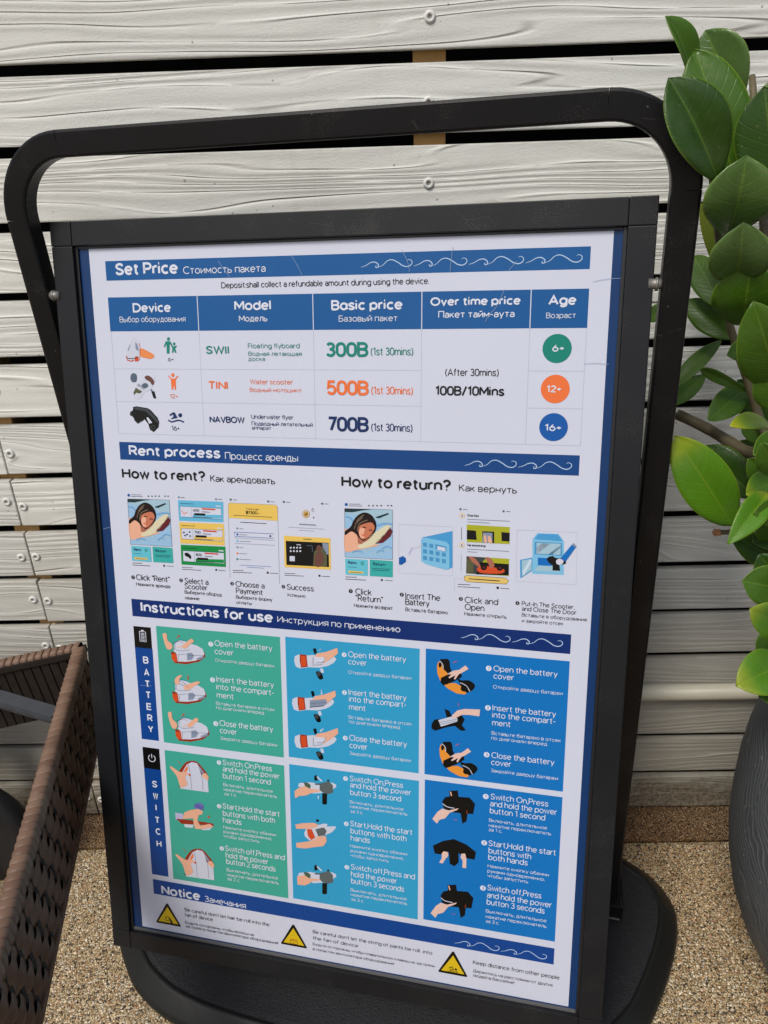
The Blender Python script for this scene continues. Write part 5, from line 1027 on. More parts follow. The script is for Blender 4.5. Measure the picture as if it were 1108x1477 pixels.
['p','black2',3,0,[514.06,354.82,524.52,355.26,525.76,366.06,514.3,365.95]],
['p','black2',3,0,[531.86,355.37,545.47,355.25,545.86,368.69,532.45,368.97]],
['p','steel',4,0,[532.87,356.82,543.45,356.74,543.78,368.31,532.19,368.6]],
['p','skin',5,0,[533.83,360.93,535.61,358.94,538.06,368.64,534.39,368.47]],
['p','skin',5,0,[538.11,361.32,541.13,360.52,543.78,368.31,539.53,368.81]],
['p','black2',3,0,[553.7,355.18,563.1,355.66,563.2,365.92,554.26,365.69]],
['p','lime',2,0,[514.37,386.24,563.39,386.34,563.57,406.97,514.31,407.26]],
['p','grey3',3,0,[514.37,386.24,537.56,386.45,530.4,394.84,525.74,406.74,514.31,406.87]],
['p','black2',3,0,[530.34,392.28,563.35,392.69,563.55,406.07,525.76,407.38]],
['p','redo',4,1,[526.83,400.22,534.14,396.52,546.45,397.63,557.47,398.81,557.61,403.28,546.67,405.31,530.66,405.11]],
['p','black2',5,2,[538.49,398.16,538.04,399.85,536.73,401.16,534.89,401.73,533.03,401.41,531.65,400.28,531.11,398.64,531.57,396.95,532.89,395.64,534.72,395.07,536.57,395.4,537.95,396.53]],
['p','maroon',6,2,[536.28,398.3,536.1,398.96,535.57,399.46,534.84,399.68,534.1,399.56,533.54,399.13,533.33,398.5,533.51,397.84,534.04,397.34,534.77,397.12,535.51,397.24,536.07,397.68]],
['p','black2',5,2,[556.83,397.58,556.39,399.27,555.09,400.57,553.28,401.14,551.44,400.82,550.06,399.69,549.52,398.07,549.96,396.37,551.26,395.07,553.08,394.51,554.91,394.83,556.29,395.96]],
['p','maroon',6,2,[554.64,397.73,554.46,398.38,553.94,398.88,553.22,399.1,552.48,398.98,551.93,398.54,551.72,397.92,551.89,397.27,552.41,396.77,553.14,396.55,553.87,396.67,554.42,397.1]],
['p','skin3',5,1,[536.34,386.53,542.48,387.03,546.99,395.04,542.82,399.15,540.23,394.2]],
['p','skin3',5,1,[516.61,386.74,522.8,387.0,529.14,393.64,530.5,398.69,522.97,394.04]],
['p','olive',4,0,[514.43,389.45,522.91,391.48,522.62,405.66,514.29,406.22]],
['p','gold2',2,0,[512.14,410.91,515.86,409.35,560.25,409.5,563.75,412.46,561.7,416.72,516.02,417.13,512.49,415.43]],
['l','ink',3,0.4,0,0,[512.14,410.91,515.86,409.35,560.25,409.5,563.75,412.46,561.7,416.72,516.02,417.13,512.49,415.43,512.14,410.91]],
['l','ink',3,1,0,0,[517.81,413.37,553.65,413.56]],
['p','steel2',3,2,[507.54,330.64,507.37,331.27,506.88,331.75,506.21,331.95,505.53,331.82,505.03,331.38,504.83,330.76,505.0,330.13,505.49,329.65,506.16,329.45,506.84,329.59,507.34,330.02]],
['l','steel2',3,0.6,0,0,[509.26,330.81,514.16,330.82]],
['p','steel2',3,2,[556.66,330.65,556.5,331.28,556.03,331.75,555.38,331.95,554.72,331.82,554.22,331.39,554.02,330.78,554.18,330.16,554.65,329.68,555.3,329.48,555.97,329.62,556.46,330.05]],
['l','steel2',3,0.6,0,0,[558.34,330.82,563.12,330.84]],
['l','ink',3,0.6,0,0,[504.82,420.93,519.22,420.68]],
['l','ink',3,0.6,0,0,[504.87,423.81,531.12,423.59]],
['p','ink',3,2,[552.92,421.87,552.75,422.66,552.23,423.27,551.5,423.53,550.76,423.37,550.2,422.85,549.98,422.09,550.16,421.3,550.68,420.69,551.41,420.43,552.15,420.58,552.7,421.11]],
['l','ink',3,0.6,0,0,[554.53,422.14,564.93,422.28]],
['l','rule2',2,0.3,0,0,[501.2,429.32,500.55,414.32,509.96,414.05]]]],
['illustration','open light blue locker with an arm putting the device in',[['l','rule2',2,0.3,0,0,[571.4,351.75,637.51,351.2,639.5,412.04,572.55,412.5,571.4,351.75]],
['p','cyan3',2,0,[588.82,361.54,594.02,354.19,617.21,353.83,623.73,362.22,625.21,401.38,590.04,402.23]],
['p','cyan2',3,0,[591.02,361.42,595.15,355.05,616.52,354.48,622.28,362.07]],
['p','cyan4',3,0,[591.5,364.46,621.66,364.25,622.35,379.15,591.72,379.12]],
['p','foam',4,0,[593.52,365.5,620.26,365.09,620.5,378.11,593.88,378.21]],
['p','cyan5',4,0,[593.75,371.27,599.96,365.66,608.7,365.61,595.33,377.74,594.02,377.82]],
['p','cyan4',4,0,[607.06,378.17,619.97,366.64,620.32,369.68,611.43,378.29]],
['p','mid2',4,0,[595.68,382.75,610.89,382.57,611.28,391.44,596.04,391.67]],
['p','foam',3,0,[592.11,398.56,596.66,392.4,612.75,391.73,621.78,398.12]],
['p','cyan2',3,0,[575.74,386.74,589.3,383.15,589.9,398.71,576.9,408.64]],
['p','foam',4,0,[577.99,387.38,588.62,384.75,589.12,397.59,578.67,406.15]],
['p','cyan5',5,0,[579.2,400.21,586.81,385.64,588.64,385.14,588.77,388.63,580.52,405.63]],
['p','black2',5,0,[605.47,383.68,607.9,380.82,612.22,379.78,615.23,381.91,622.48,381.83,626.9,383.48,626.76,388.11,619.94,389.71,620.99,396.62,612.61,396.79,612.36,390.99,607.45,387.43]],
['p','paper2',6,1,[616.11,385.32,618.88,382.45,622.55,383.37,624.46,385.56,621.39,389.62,616.99,388.75]],
['p','mid2',6,0,[621.02,381.54,632.49,365.14,636.93,367.92,626.95,384.63,624.07,384.81]],
['p','steel',7,0,[632.15,365.54,634.18,363.14,637.6,367.12,636.79,368.08]]]],
['heading_band', None, [['p','blue3',1,0,[73.0,472.0,637.0,472.0,637.0,496.0,73.0,496.0]],
['t','white',4,'Instructions for use',86.18,488.75,13.24,184.09,1],
['t','white',4,'Инструкция по применению',277.41,487.14,7.81,158.1,0]]],
['wave_ornament', None, [['l','wavec',3,1.05,1,1,[569.93,61.84,575.56,60.08,581.14,57.1,586.07,56.72,589.66,59.07,589.74,61.76,587.65,62.56,586.63,61.36,588.01,60.34]],
['l','wavec',3,1.05,1,1,[590.45,62.11,595.3,59.89,600.07,55.72,605.62,54.72,611.98,57.59,617.68,61.32,623.25,62.25,627.3,59.82,627.44,56.55,624.34,54.94,622.04,55.97]],
['l','wavec',3,1.05,1,1,[509.93,61.84,515.56,60.08,521.14,57.1,526.07,56.72,529.66,59.07,529.74,61.76,527.65,62.56,526.63,61.36,528.01,60.34]],
['l','wavec',3,1.05,1,1,[530.45,62.11,535.3,59.89,540.07,55.72,545.62,54.72,551.98,57.59,557.68,61.32,563.25,62.25,567.3,59.82,567.44,56.55,564.34,54.94,562.04,55.97]],
['l','wavec',3,1.05,1,1,[449.93,61.84,455.56,60.08,461.14,57.1,466.07,56.72,469.66,59.07,469.74,61.76,467.65,62.56,466.63,61.36,468.01,60.34]],
['l','wavec',3,1.05,1,1,[470.45,62.11,475.3,59.89,480.07,55.72,485.62,54.72,491.98,57.59,497.68,61.32,503.25,62.25,507.3,59.82,507.44,56.55,504.34,54.94,502.04,55.97]],
['l','wavec',3,1.05,1,1,[389.93,61.84,395.56,60.08,401.14,57.1,406.07,56.72,409.66,59.07,409.74,61.76,407.65,62.56,406.63,61.36,408.01,60.34]],
['l','wavec',3,1.05,1,1,[410.45,62.11,415.3,59.89,420.07,55.72,425.62,54.72,431.98,57.59,437.68,61.32,443.25,62.25,447.3,59.82,447.44,56.55,444.34,54.94,442.04,55.97]]]],
['wave_ornament', None, [['l','wavec',3,1.05,1,1,[569.93,279.84,575.56,278.08,581.14,275.1,586.07,274.72,589.66,277.07,589.74,279.76,587.65,280.56,586.63,279.36,588.01,278.34]],
['l','wavec',3,1.05,1,1,[590.45,280.11,595.3,277.89,600.07,273.72,605.62,272.72,611.98,275.59,617.68,279.32,623.25,280.25,627.3,277.82,627.44,274.55,624.34,272.94,622.04,273.97]],
['l','wavec',3,1.05,1,1,[509.93,279.84,515.56,278.08,521.14,275.1,526.07,274.72,529.66,277.07,529.74,279.76,527.65,280.56,526.63,279.36,528.01,278.34]],
['l','wavec',3,1.05,1,1,[530.45,280.11,535.3,277.89,540.07,273.72,545.62,272.72,551.98,275.59,557.68,279.32,563.25,280.25,567.3,277.82,567.44,274.55,564.34,272.94,562.04,273.97]]]],
['wave_ornament', None, [['l','wavec',3,1.05,1,1,[569.93,487.34,575.56,485.58,581.14,482.6,586.07,482.22,589.66,484.57,589.74,487.26,587.65,488.06,586.63,486.86,588.01,485.84]],
['l','wavec',3,1.05,1,1,[590.45,487.61,595.3,485.39,600.07,481.22,605.62,480.22,611.98,483.09,617.68,486.82,623.25,487.75,627.3,485.32,627.44,482.05,624.34,480.44,622.04,481.47]],
['l','wavec',3,1.05,1,1,[509.93,487.34,515.56,485.58,521.14,482.6,526.07,482.22,529.66,484.57,529.74,487.26,527.65,488.06,526.63,486.86,528.01,485.84]],
['l','wavec',3,1.05,1,1,[530.45,487.61,535.3,485.39,540.07,481.22,545.62,480.22,551.98,483.09,557.68,486.82,563.25,487.75,567.3,485.32,567.44,482.05,564.34,480.44,562.04,481.47]]]],
['wave_ornament', None, [['l','wavec',3,1.05,1,1,[569.93,911.84,575.56,910.08,581.14,907.1,586.07,906.72,589.66,909.07,589.74,911.76,587.65,912.56,586.63,911.36,588.01,910.34]],
['l','wavec',3,1.05,1,1,[590.45,912.11,595.3,909.89,600.07,905.72,605.62,904.72,611.98,907.59,617.68,911.32,623.25,912.25,627.3,909.82,627.44,906.55,624.34,904.94,622.04,905.97]],
['l','wavec',3,1.05,1,1,[509.93,911.84,515.56,910.08,521.14,907.1,526.07,906.72,529.66,909.07,529.74,911.76,527.65,912.56,526.63,911.36,528.01,910.34]],
['l','wavec',3,1.05,1,1,[530.45,912.11,535.3,909.89,540.07,905.72,545.62,904.72,551.98,907.59,557.68,911.32,563.25,912.25,567.3,909.82,567.44,906.55,564.34,904.94,562.04,905.97]]]],
['side_tab','battery tab',[['p','black',1,0,[73.0,510.0,98.5,510.0,98.5,540.0,73.0,540.0]],
['p','blue4',1,0,[73.0,540.0,99.0,540.0,99.0,674.0,73.0,674.0]],
['t','white',4,'B',84,561.92,9.5,7,0.9],
['t','white',4,'A',84,579.48,9.5,7,0.9],
['t','white',4,'T',84,596.24,9.5,7,0.9],
['t','white',4,'T',84,612.37,9.5,7,0.9],
['t','white',4,'E',84,629.28,9.5,7,0.9],
['t','white',4,'R',84,645.9,9.5,7,0.9],
['t','white',4,'Y',84,662.64,9.5,7,0.9],
['l','white',3,0.9,0,0,[81.58,516.72,90.58,516.72,90.58,530.72,81.58,530.72,81.58,516.72]],
['l','white',3,1.6,0,0,[84.08,515.22,88.08,515.22]],
['l','white',3,0.8,0,0,[83.28,519.02,88.88,519.02]],
['l','white',3,0.8,0,0,[83.28,521.02,88.88,521.02]],
['l','white',3,0.8,0,0,[83.28,523.02,88.88,523.02]],
['l','white',3,0.8,0,0,[83.28,525.02,88.88,525.02]],
['l','white',3,0.8,0,0,[83.28,527.02,88.88,527.02]],
['l','white',3,0.8,0,0,[83.28,529.02,88.88,529.02]]]],
['side_tab','switch tab',[['p','black',1,0,[73.0,686.0,98.5,686.0,98.5,718.0,73.0,718.0]],
['p','blue4',1,0,[73.0,718.0,99.0,718.0,99.0,886.0,73.0,886.0]],
['t','white',4,'S',84,745.83,9.5,7,0.9],
['t','white',4,'W',84,764.42,9.5,7,0.9],
['t','white',4,'I',86.5,782.05,9.5,2,0.9],
['t','white',4,'T',84,801.72,9.5,7,0.9],
['t','white',4,'C',84,819.88,9.5,7,0.9],
['t','white',4,'H',84,839.26,9.5,7,0.9],
['l','white',3,1.1,0,0,[89.34,697.2,90.75,698.65,91.51,700.52,91.5,702.54,90.71,704.4,89.28,705.83,87.41,706.6,85.39,706.6,83.53,705.83,82.09,704.4,81.31,702.54,81.3,700.52,82.05,698.65,83.47,697.2]],
['l','white',3,1.1,0,0,[86.4,695.0,86.4,701.0]]]],
['instruction_panel','green panel of battery steps',[['p','teal1',1,0,[106.5,507.0,280.0,507.0,280.0,675.0,106.5,675.0]],
['c','white',3,184.06,525.24,3.46],
['t','teal1',4,'1',183.02,527.15,3.8,1.9,0.5],
['c','white',3,183.91,575.27,3.5],
['t','teal1',4,'2',182.86,577.19,3.85,1.92,0.5],
['c','white',3,185.28,637.72,3.54],
['t','teal1',4,'3',184.21,639.67,3.89,1.95,0.5],
['t','white',4,'Open the battery',189.41,527.2,7.6,79.5,0],
['t','white',4,'cover',189.06,538.52,7.68,26.1,0],
['t','white',4,'Откройте дверцу батареи',188.98,549.18,4.29,81.8,0],
['t','white',4,'Insert the battery',189.3,577.43,7.77,80.1,0],
['t','white',4,'into the compart-',188.75,588.3,7.8,80.71,0],
['t','white',4,'ment',188.63,599.98,7.9,23.87,0],
['t','white',4,'Вставьте батарею в отсек',187.1,610.25,4.41,82.31,0],
['t','white',4,'по диагонали вперед',187.28,616.43,4.43,67.23,0],
['t','white',4,'Close the battery',190.75,640.1,7.98,75.34,0],
['t','white',4,'cover',190.68,650.7,8.07,24.1,0],
['t','white',4,'Закройте дверцу батареи',190.64,660.35,4.5,80.45,0],
['p','redd',2,0,[125.91,541.09,126.4,551.18,130.66,556.98,146.85,557.07,165.52,551.86,175.06,544.23,174.87,537.58,150.0,543.29]],
['p','redo',3,0,[126.23,545.0,133.3,543.2,134.58,553.77,130.18,555.55,126.95,551.69]],
['p','silver',3,0,[131.97,528.21,139.72,524.16,146.57,524.65,155.53,527.72,164.56,529.1,172.27,533.38,174.17,539.86,171.63,544.56,161.02,550.62,147.06,553.67,134.9,554.3,134.08,543.69,130.07,539.58]],
['p','steel',4,0,[149.57,541.09,155.94,539.93,159.73,543.47,155.94,549.44,148.94,551.24]],
['p','steel',4,0,[161.76,547.75,172.9,542.21,172.71,545.57,165.68,549.05]],
['l','steel2',4,0.5,0,0,[148.81,543.96,172.9,542.21]],
['l','steel2',4,0.5,1,0,[131.46,536.08,137.63,538.86,153.87,536.22]],
['l','steel2',4,0.5,0,0,[134.94,544.73,148.92,542.27]],
['l','steel2',4,0.5,1,0,[127.83,529.7,132.59,527.59,132.11,534.9,128.32,539.74]],
['l','mid',4,0.5,1,0,[131.32,529.38,139.76,523.6,147.72,524.54]],
['l','redd',4,0.4,0,0,[136.65,545.13,135.55,553.11]],
['l','redd',4,0.4,1,0,[132.55,528.15,138.46,525.94,145.24,527.55]],
['p','skin',5,1,[115.7,517.4,121.22,516.35,122.31,525.73,127.83,529.7,128.62,535.23,124.94,538.37,120.38,537.12,117.49,528.41]],
['p','skin',5,1,[144.25,534.33,142.69,531.68,151.18,524.23,157.11,520.36,160.09,523.97,154.35,528.38,148.24,534.74]],
['p','skin4',6,0,[135.13,532.94,141.57,531.23,142.58,533.37,135.6,534.58]],
['l','redo',5,0.8,0,0,[135.54,521.2,139.57,517.5]],
['p','redo',5,0,[137.28,517.48,140.21,516.56,139.67,519.49]],
['p','redd',2,0,[123.86,598.18,124.35,608.51,128.66,614.39,145.06,614.28,163.97,608.7,173.63,600.76,173.44,593.94,148.26,600.12]],
['p','redo',3,0,[124.18,602.18,131.34,600.24,132.63,611.06,128.17,612.94,124.9,609.03]],
['p','silver',3,0,[130.0,584.9,137.85,580.65,144.79,581.06,153.86,584.09,163.01,585.4,170.81,589.68,172.73,596.3,170.16,601.14,159.41,607.49,145.28,610.8,132.95,611.6,132.13,600.73,128.07,596.57]],
['p','steel',4,0,[147.81,597.87,154.27,596.6,158.11,600.18,154.27,606.34,147.18,608.28]],
['p','steel',4,0,[160.16,604.54,171.45,598.72,171.26,602.16,164.13,605.81]],
['l','steel2',4,0.5,0,0,[147.05,600.82,171.45,598.72]],
['l','steel2',4,0.5,1,0,[129.47,592.98,135.72,595.75,152.18,592.82]],
['l','steel2',4,0.5,0,0,[133.0,601.79,147.16,599.09]],
['l','steel2',4,0.5,1,0,[125.81,586.49,130.63,584.26,130.14,591.76,126.3,596.77]],
['l','mid',4,0.5,1,0,[129.34,586.11,137.89,580.08,145.95,580.94]],
['l','redd',4,0.4,0,0,[134.73,602.18,133.62,610.37]],
['l','redd',4,0.4,1,0,[130.59,584.84,136.57,582.5,143.44,584.05]],
['p','skin',5,1,[129.79,579.21,135.36,574.08,140.64,573.31,136.24,578.54,135.21,585.49,132.17,587.53,128.83,585.02]],
['p','skin',5,1,[141.99,588.77,150.99,583.83,162.78,579.41,165.17,581.76,157.76,586.52,149.3,592.56,143.42,593.77]],
['l','steel2',5,0.6,0,0,[135.8,585.43,141.44,588.26,142.82,584.69,148.31,589.81]],
['l','redo',5,0.8,0,0,[148.85,571.56,148.5,577.27]],
['p','redo',5,0,[146.6,576.1,150.32,575.71,148.39,578.98]],
['p','redd',2,0,[124.6,653.06,125.1,663.62,129.46,669.58,146.04,669.26,165.15,663.32,174.92,655.08,174.72,648.12,149.27,654.74]],
['p','redo',3,0,[124.93,657.15,132.17,655.08,133.48,666.12,128.96,668.11,125.66,664.14]],
['p','silver',3,0,[130.81,639.4,138.74,634.96,145.76,635.3,154.93,638.28,164.18,639.51,172.06,643.79,174.01,650.53,171.41,655.52,160.55,662.14,146.26,665.7,133.8,666.67,132.96,655.57,128.86,651.37]],
['p','steel',4,0,[148.82,652.45,155.35,651.07,159.23,654.69,155.35,661.03,148.18,663.1]],
['p','steel',4,0,[161.31,659.11,172.71,653.02,172.52,656.55,165.32,660.37]],
['l','steel2',4,0.5,0,0,[148.05,655.48,172.71,653.02]],
['l','steel2',4,0.5,1,0,[130.28,647.67,136.6,650.42,153.23,647.23]],
['l','steel2',4,0.5,0,0,[133.84,656.64,148.16,653.7]],
['l','steel2',4,0.5,1,0,[126.57,641.08,131.44,638.74,130.95,646.41,127.07,651.58]],
['l','mid',4,0.5,1,0,[130.14,640.65,138.78,634.37,146.94,635.16]],
['l','redd',4,0.4,0,0,[135.59,657.01,134.47,665.41]],
['l','redd',4,0.4,1,0,[131.41,639.33,137.45,636.86,144.4,638.37]],
['p','skin',5,1,[115.84,629.82,121.01,628.64,121.81,637.89,127.38,643.09,128.19,648.86,124.38,652.85,119.83,649.87,117.11,640.8]],
['p','skin',5,1,[143.67,646.4,143.85,643.46,151.29,636.74,157.37,632.53,160.43,635.89,154.54,641.01,148.31,647.36]],
['p','skin4',6,0,[136.63,646.08,143.22,644.12,143.67,646.4,137.12,647.78]],
['l','redo',5,0.8,0,0,[135.64,633.93,139.48,628.82]],
['p','redo',5,0,[137.1,629.33,140.35,628.02,139.44,631.39]]]],
['instruction_panel','green panel of switch steps',[['p','teal1',1,0,[106.5,686.5,280.0,686.5,280.0,887.5,106.5,887.5]],
['c','white',3,186.85,694.44,3.22],
['t','teal1',4,'1',185.88,696.22,3.54,1.77,0.5],
['c','white',3,183.69,760.71,3.27],
['t','teal1',4,'2',182.71,762.51,3.6,1.8,0.5],
['c','white',3,184.4,825.86,3.31],
['t','teal1',4,'3',183.41,827.68,3.64,1.82,0.5],
['t','white',4,'Switch On,Press',192.32,697.42,7.75,70.25,0],
['t','white',4,'and hold the power',192.08,706.93,7.77,80.87,0],
['t','white',4,'button 1 second',191.57,717.39,7.82,68.61,0],
['t','white',4,'Включать, длительное',191.72,728.88,4.56,71.19,0],
['t','white',4,'нажатие переключатель',191.86,735.9,4.57,76.81,0],
['t','white',4,'за 1 с.',192.05,742.58,4.62,18.57,0],
['t','white',4,'Start,Hold the start',189.04,763.23,7.96,82.3,0],
['t','white',4,'buttons with both',188.73,774.19,8.01,75.5,0],
['t','white',4,'hands',188.21,784.8,8.09,27.17,0],
['t','white',4,'Нажмите кнопку обеими',188.48,794.04,4.69,76.3,0],
['t','white',4,'руками одновременно,',188.38,800.99,4.71,70.82,0],
['t','white',4,'чтобы запустить',188.3,807.87,4.73,52.28,0],
['t','white',4,'Switch off,Press and',189.52,828.69,8.18,87.01,0],
['t','white',4,'hold the power',189.76,839.21,8.23,62.45,0],
['t','white',4,'button 2 seconds',190.04,848.87,8.26,72.41,0],
['t','white',4,'Выключать, длительное',189.96,860.53,4.82,75.8,0],
['t','white',4,'нажатие переключатель',190.1,868.16,4.83,76.63,0],
['t','white',4,'за 2 с.',190.06,874.66,4.88,19.58,0],
['p','redd',2,1,[127.13,718.49,130.52,709.51,138.09,700.71,146.67,697.46,154.96,698.45,162.82,706.52,169.25,715.49,163.5,719.12,144.32,713.29]],
['p','silver',3,0,[127.03,742.09,127.1,729.9,132.29,714.94,138.57,704.18,146.56,699.16,154.17,699.96,158.62,707.1,159.54,715.43,168.86,722.61,169.2,741.72]],
['l','steel2',4,0.5,1,0,[141.39,703.79,143.35,717.67,144.05,741.07]],
['l','steel2',4,0.5,1,0,[156.69,704.54,160.61,720.93,160.97,739.35]],
['p','steel',4,0,[157.71,703.7,163.9,712.01,162.26,716.46,158.74,709.9]],
['p','orange',4,0,[133.66,715.46,139.52,704.75,140.25,711.01,135.7,716.6]],
['p','skin',5,1,[113.42,711.83,116.37,710.01,127.26,716.34,135.79,715.17,141.92,718.15,135.39,721.61,138.22,732.61,136.63,735.7,129.27,740.33,126.02,735.78,122.57,723.39]],
['p','redo',6,2,[143.99,718.71,143.73,719.53,143.13,720.19,142.34,720.5,141.57,720.4,141.04,719.9,140.88,719.15,141.13,718.33,141.74,717.67,142.53,717.36,143.29,717.46,143.83,717.96]],
['p','skin',5,1,[161.64,715.14,166.61,713.04,170.69,719.53,167.44,723.09,162.1,719.31]],
['l','redo',5,0.7,0,0,[125.48,700.28,129.42,704.7]],
['l','redd',5,0.6,0,0,[124.5,737.43,126.36,741.47]],
['p','redd',2,1,[127.08,855.2,130.56,845.61,138.34,836.09,147.15,832.39,155.67,833.19,163.75,841.47,170.35,850.75,164.45,854.75,144.74,849.18]],
['p','silver',3,0,[126.98,880.13,127.05,867.25,132.38,851.29,138.84,839.73,147.05,834.19,154.86,834.81,159.44,842.21,160.38,850.98,169.95,858.27,170.31,878.45]],
['l','steel2',4,0.5,1,0,[141.74,839.24,143.75,853.83,144.46,878.53]],
['l','steel2',4,0.5,1,0,[157.45,839.57,161.48,856.76,161.85,876.19]],
['p','steel',4,0,[158.49,838.65,164.85,847.23,163.17,851.99,159.56,845.16]],
['p','orange',4,0,[133.79,851.8,139.81,840.31,140.56,846.9,135.88,852.94]],
['p','skin',5,1,[112.98,848.58,116.02,846.57,127.22,852.92,135.97,851.42,142.28,854.39,135.56,858.24,138.48,869.78,136.84,873.08,129.28,878.2,125.94,873.49,122.39,860.52]],
['p','redo',6,2,[144.4,854.92,144.14,855.79,143.52,856.5,142.71,856.86,141.92,856.78,141.37,856.27,141.21,855.47,141.47,854.6,142.09,853.89,142.9,853.53,143.69,853.62,144.24,854.12]],
['p','skin',5,1,[162.53,850.61,167.64,848.24,171.83,854.96,168.5,858.82,163.01,855.0]],
['l','redo',5,0.7,0,0,[125.38,836.02,129.43,840.57]],
['l','redd',5,0.6,0,0,[124.37,875.28,126.29,879.49]],
['p','lav',2,0,[116.27,780.63,128.85,780.9,126.8,790.71,116.71,791.55]],
['p','redd',3,0,[118.25,789.84,144.02,788.76,172.25,788.71,174.84,792.66,153.65,793.82,124.98,796.86]],
['p','silver',3,0,[129.3,796.48,143.63,795.4,141.9,800.5,129.71,801.26]],
['p','silver',3,0,[154.66,800.96,171.93,794.57,167.44,799.66,157.45,801.69]],
['p','skin',4,0,[127.8,786.17,131.19,777.62,140.72,772.83,152.23,769.35,159.13,771.91,157.42,777.24,152.4,778.73,149.79,787.13,153.56,795.29,167.96,790.11,174.1,793.5,156.13,800.0,146.1,801.59,143.71,793.92,143.95,785.13,127.63,788.82]],
['p','lilac',5,1,[145.91,768.86,148.39,762.7,154.2,759.68,160.37,762.35,159.23,770.02,152.23,769.35]],
['l','navy',6,0.6,0,0,[146.88,764.37,159.25,769.73]],
['l','navy',6,0.6,0,0,[147.72,762.08,160.12,766.71]],
['p','redo',5,2,[168.56,779.14,168.31,780.19,167.75,781.02,167.03,781.4,166.34,781.24,165.86,780.57,165.73,779.58,165.97,778.53,166.53,777.7,167.25,777.32,167.94,777.48,168.42,778.15]],
['l','redd',4,1.2,0,0,[118.16,791.32,142.46,791.19]]]],
['instruction_panel','sky blue panel of battery steps',[['p','sky1',1,0,[287.0,506.0,460.0,506.0,460.0,673.0,287.0,673.0]],
['c','white',3,364.43,522.73,3.07],
['t','sky1',4,'1',363.51,524.41,3.37,1.69,0.5],
['c','white',3,364.27,573.6,3.1],
['t','sky1',4,'2',363.34,575.3,3.41,1.71,0.5],
['c','white',3,364.5,636.3,3.15],
['t','sky1',4,'3',363.56,638.03,3.46,1.73,0.5],
['t','white',4,'Open the battery',369.75,525.18,7.26,73.17,0],
['t','white',4,'cover',369.64,534.96,7.34,23.64,0],
['t','white',4,'Откройте дверцу батареи',369.48,547.42,4.19,80.21,0],
['t','white',4,'Insert the battery',369.66,576.11,7.43,74.0,0],
['t','white',4,'into the compart-',370.06,585.15,7.46,73.63,0],
['t','white',4,'ment',369.94,596.08,7.54,21.39,0],
['t','white',4,'Вставьте батарею в отсек',369.27,608.63,4.31,81.55,0],
['t','white',4,'по диагонали вперед',369.72,614.92,4.33,66.07,0],
['t','white',4,'Close the battery',369.7,638.85,7.64,74.75,0],
['t','white',4,'cover',370.1,649.27,7.72,23.2,0],
['t','white',4,'Закройте дверцу батареи',369.72,658.79,4.4,80.14,0],
['p','silver',2,0,[298.14,537.5,299.11,531.11,304.28,528.33,317.79,528.17,323.42,527.07,336.79,528.05,351.77,526.61,354.26,529.76,351.09,534.59,343.24,539.91,332.02,543.31,317.41,544.2,306.05,546.83,300.42,545.32]],
['p','redd',3,0,[305.99,527.59,314.99,527.87,315.22,532.41,316.3,543.73,307.21,545.79,305.75,536.76]],
['p','redo',4,0,[307.08,529.2,313.83,529.35,314.97,542.72,307.82,544.35]],
['p','black2',3,0,[323.62,518.55,327.54,517.61,328.86,523.71,325.47,525.74]],
['l','silver',2,4,0,0,[334.24,544.23,335.81,549.78]],
['p','black2',3,1,[326.83,550.7,329.69,548.12,334.13,549.95,336.46,556.59,333.94,559.15,330.59,558.35]],
['p','grey3',4,2,[333.2,551.42,332.81,553.18,331.79,554.55,330.44,555.15,329.1,554.82,328.13,553.66,327.81,551.97,328.21,550.21,329.22,548.85,330.58,548.25,331.92,548.58,332.88,549.74]],
['p','skin',4,0,[324.47,530.38,329.07,524.26,340.25,521.5,355.82,514.41,356.59,521.64,350.11,527.33,342.25,533.19,336.61,537.38,338.97,530.11,326.74,529.02]],
['p','paper',5,0,[323.93,529.29,339.01,528.41,340.05,532.27,334.4,536.23,324.89,536.6]],
['l','steel2',6,0.5,0,0,[323.93,529.29,323.12,540.77,335.47,538.63]],
['l','steel2',6,0.5,0,0,[328.82,536.21,336.64,536.01,339.53,530.05,339.01,528.41]],
['p','silver',2,0,[293.6,596.69,294.59,590.11,299.84,587.18,313.56,586.83,319.27,585.62,332.84,586.44,348.04,584.75,350.57,587.95,347.34,592.96,339.37,598.53,327.99,602.18,313.16,603.3,301.62,606.16,295.91,604.69]],
['p','redd',3,0,[301.58,586.4,310.72,586.56,310.94,591.22,312.03,602.84,302.8,605.08,301.33,595.82]],
['p','redo',4,0,[302.68,588.04,309.54,588.1,310.68,601.82,303.41,603.59]],
['p','black2',3,0,[319.47,576.87,323.46,575.85,324.79,582.1,321.35,584.22]],
['l','silver',2,4,0,0,[330.24,603.09,331.82,608.77]],
['p','black2',3,1,[322.7,609.84,325.61,607.15,330.11,608.97,332.47,615.76,329.92,618.42,326.52,617.65]],
['p','grey3',4,2,[329.17,610.5,328.77,612.31,327.74,613.72,326.36,614.36,325.0,614.05,324.03,612.87,323.7,611.14,324.11,609.32,325.14,607.91,326.51,607.28,327.87,607.59,328.84,608.77]],
['p','skin',4,0,[320.33,589.0,325.01,582.66,336.35,579.67,352.16,572.17,352.93,579.58,346.35,585.52,338.37,591.64,332.64,596.03,335.05,588.52,322.63,587.58]],
['p','steel',5,0,[318.05,589.26,340.75,584.98,341.78,590.1,337.2,594.11,317.83,598.65]],
['l','steel2',6,0.5,0,0,[317.94,593.95,339.53,589.77]],
['l','ink',6,0.7,0,0,[317.83,598.88,336.62,594.76]],
['p','skin',6,0,[339.63,584.53,346.36,584.94,341.77,590.68]],
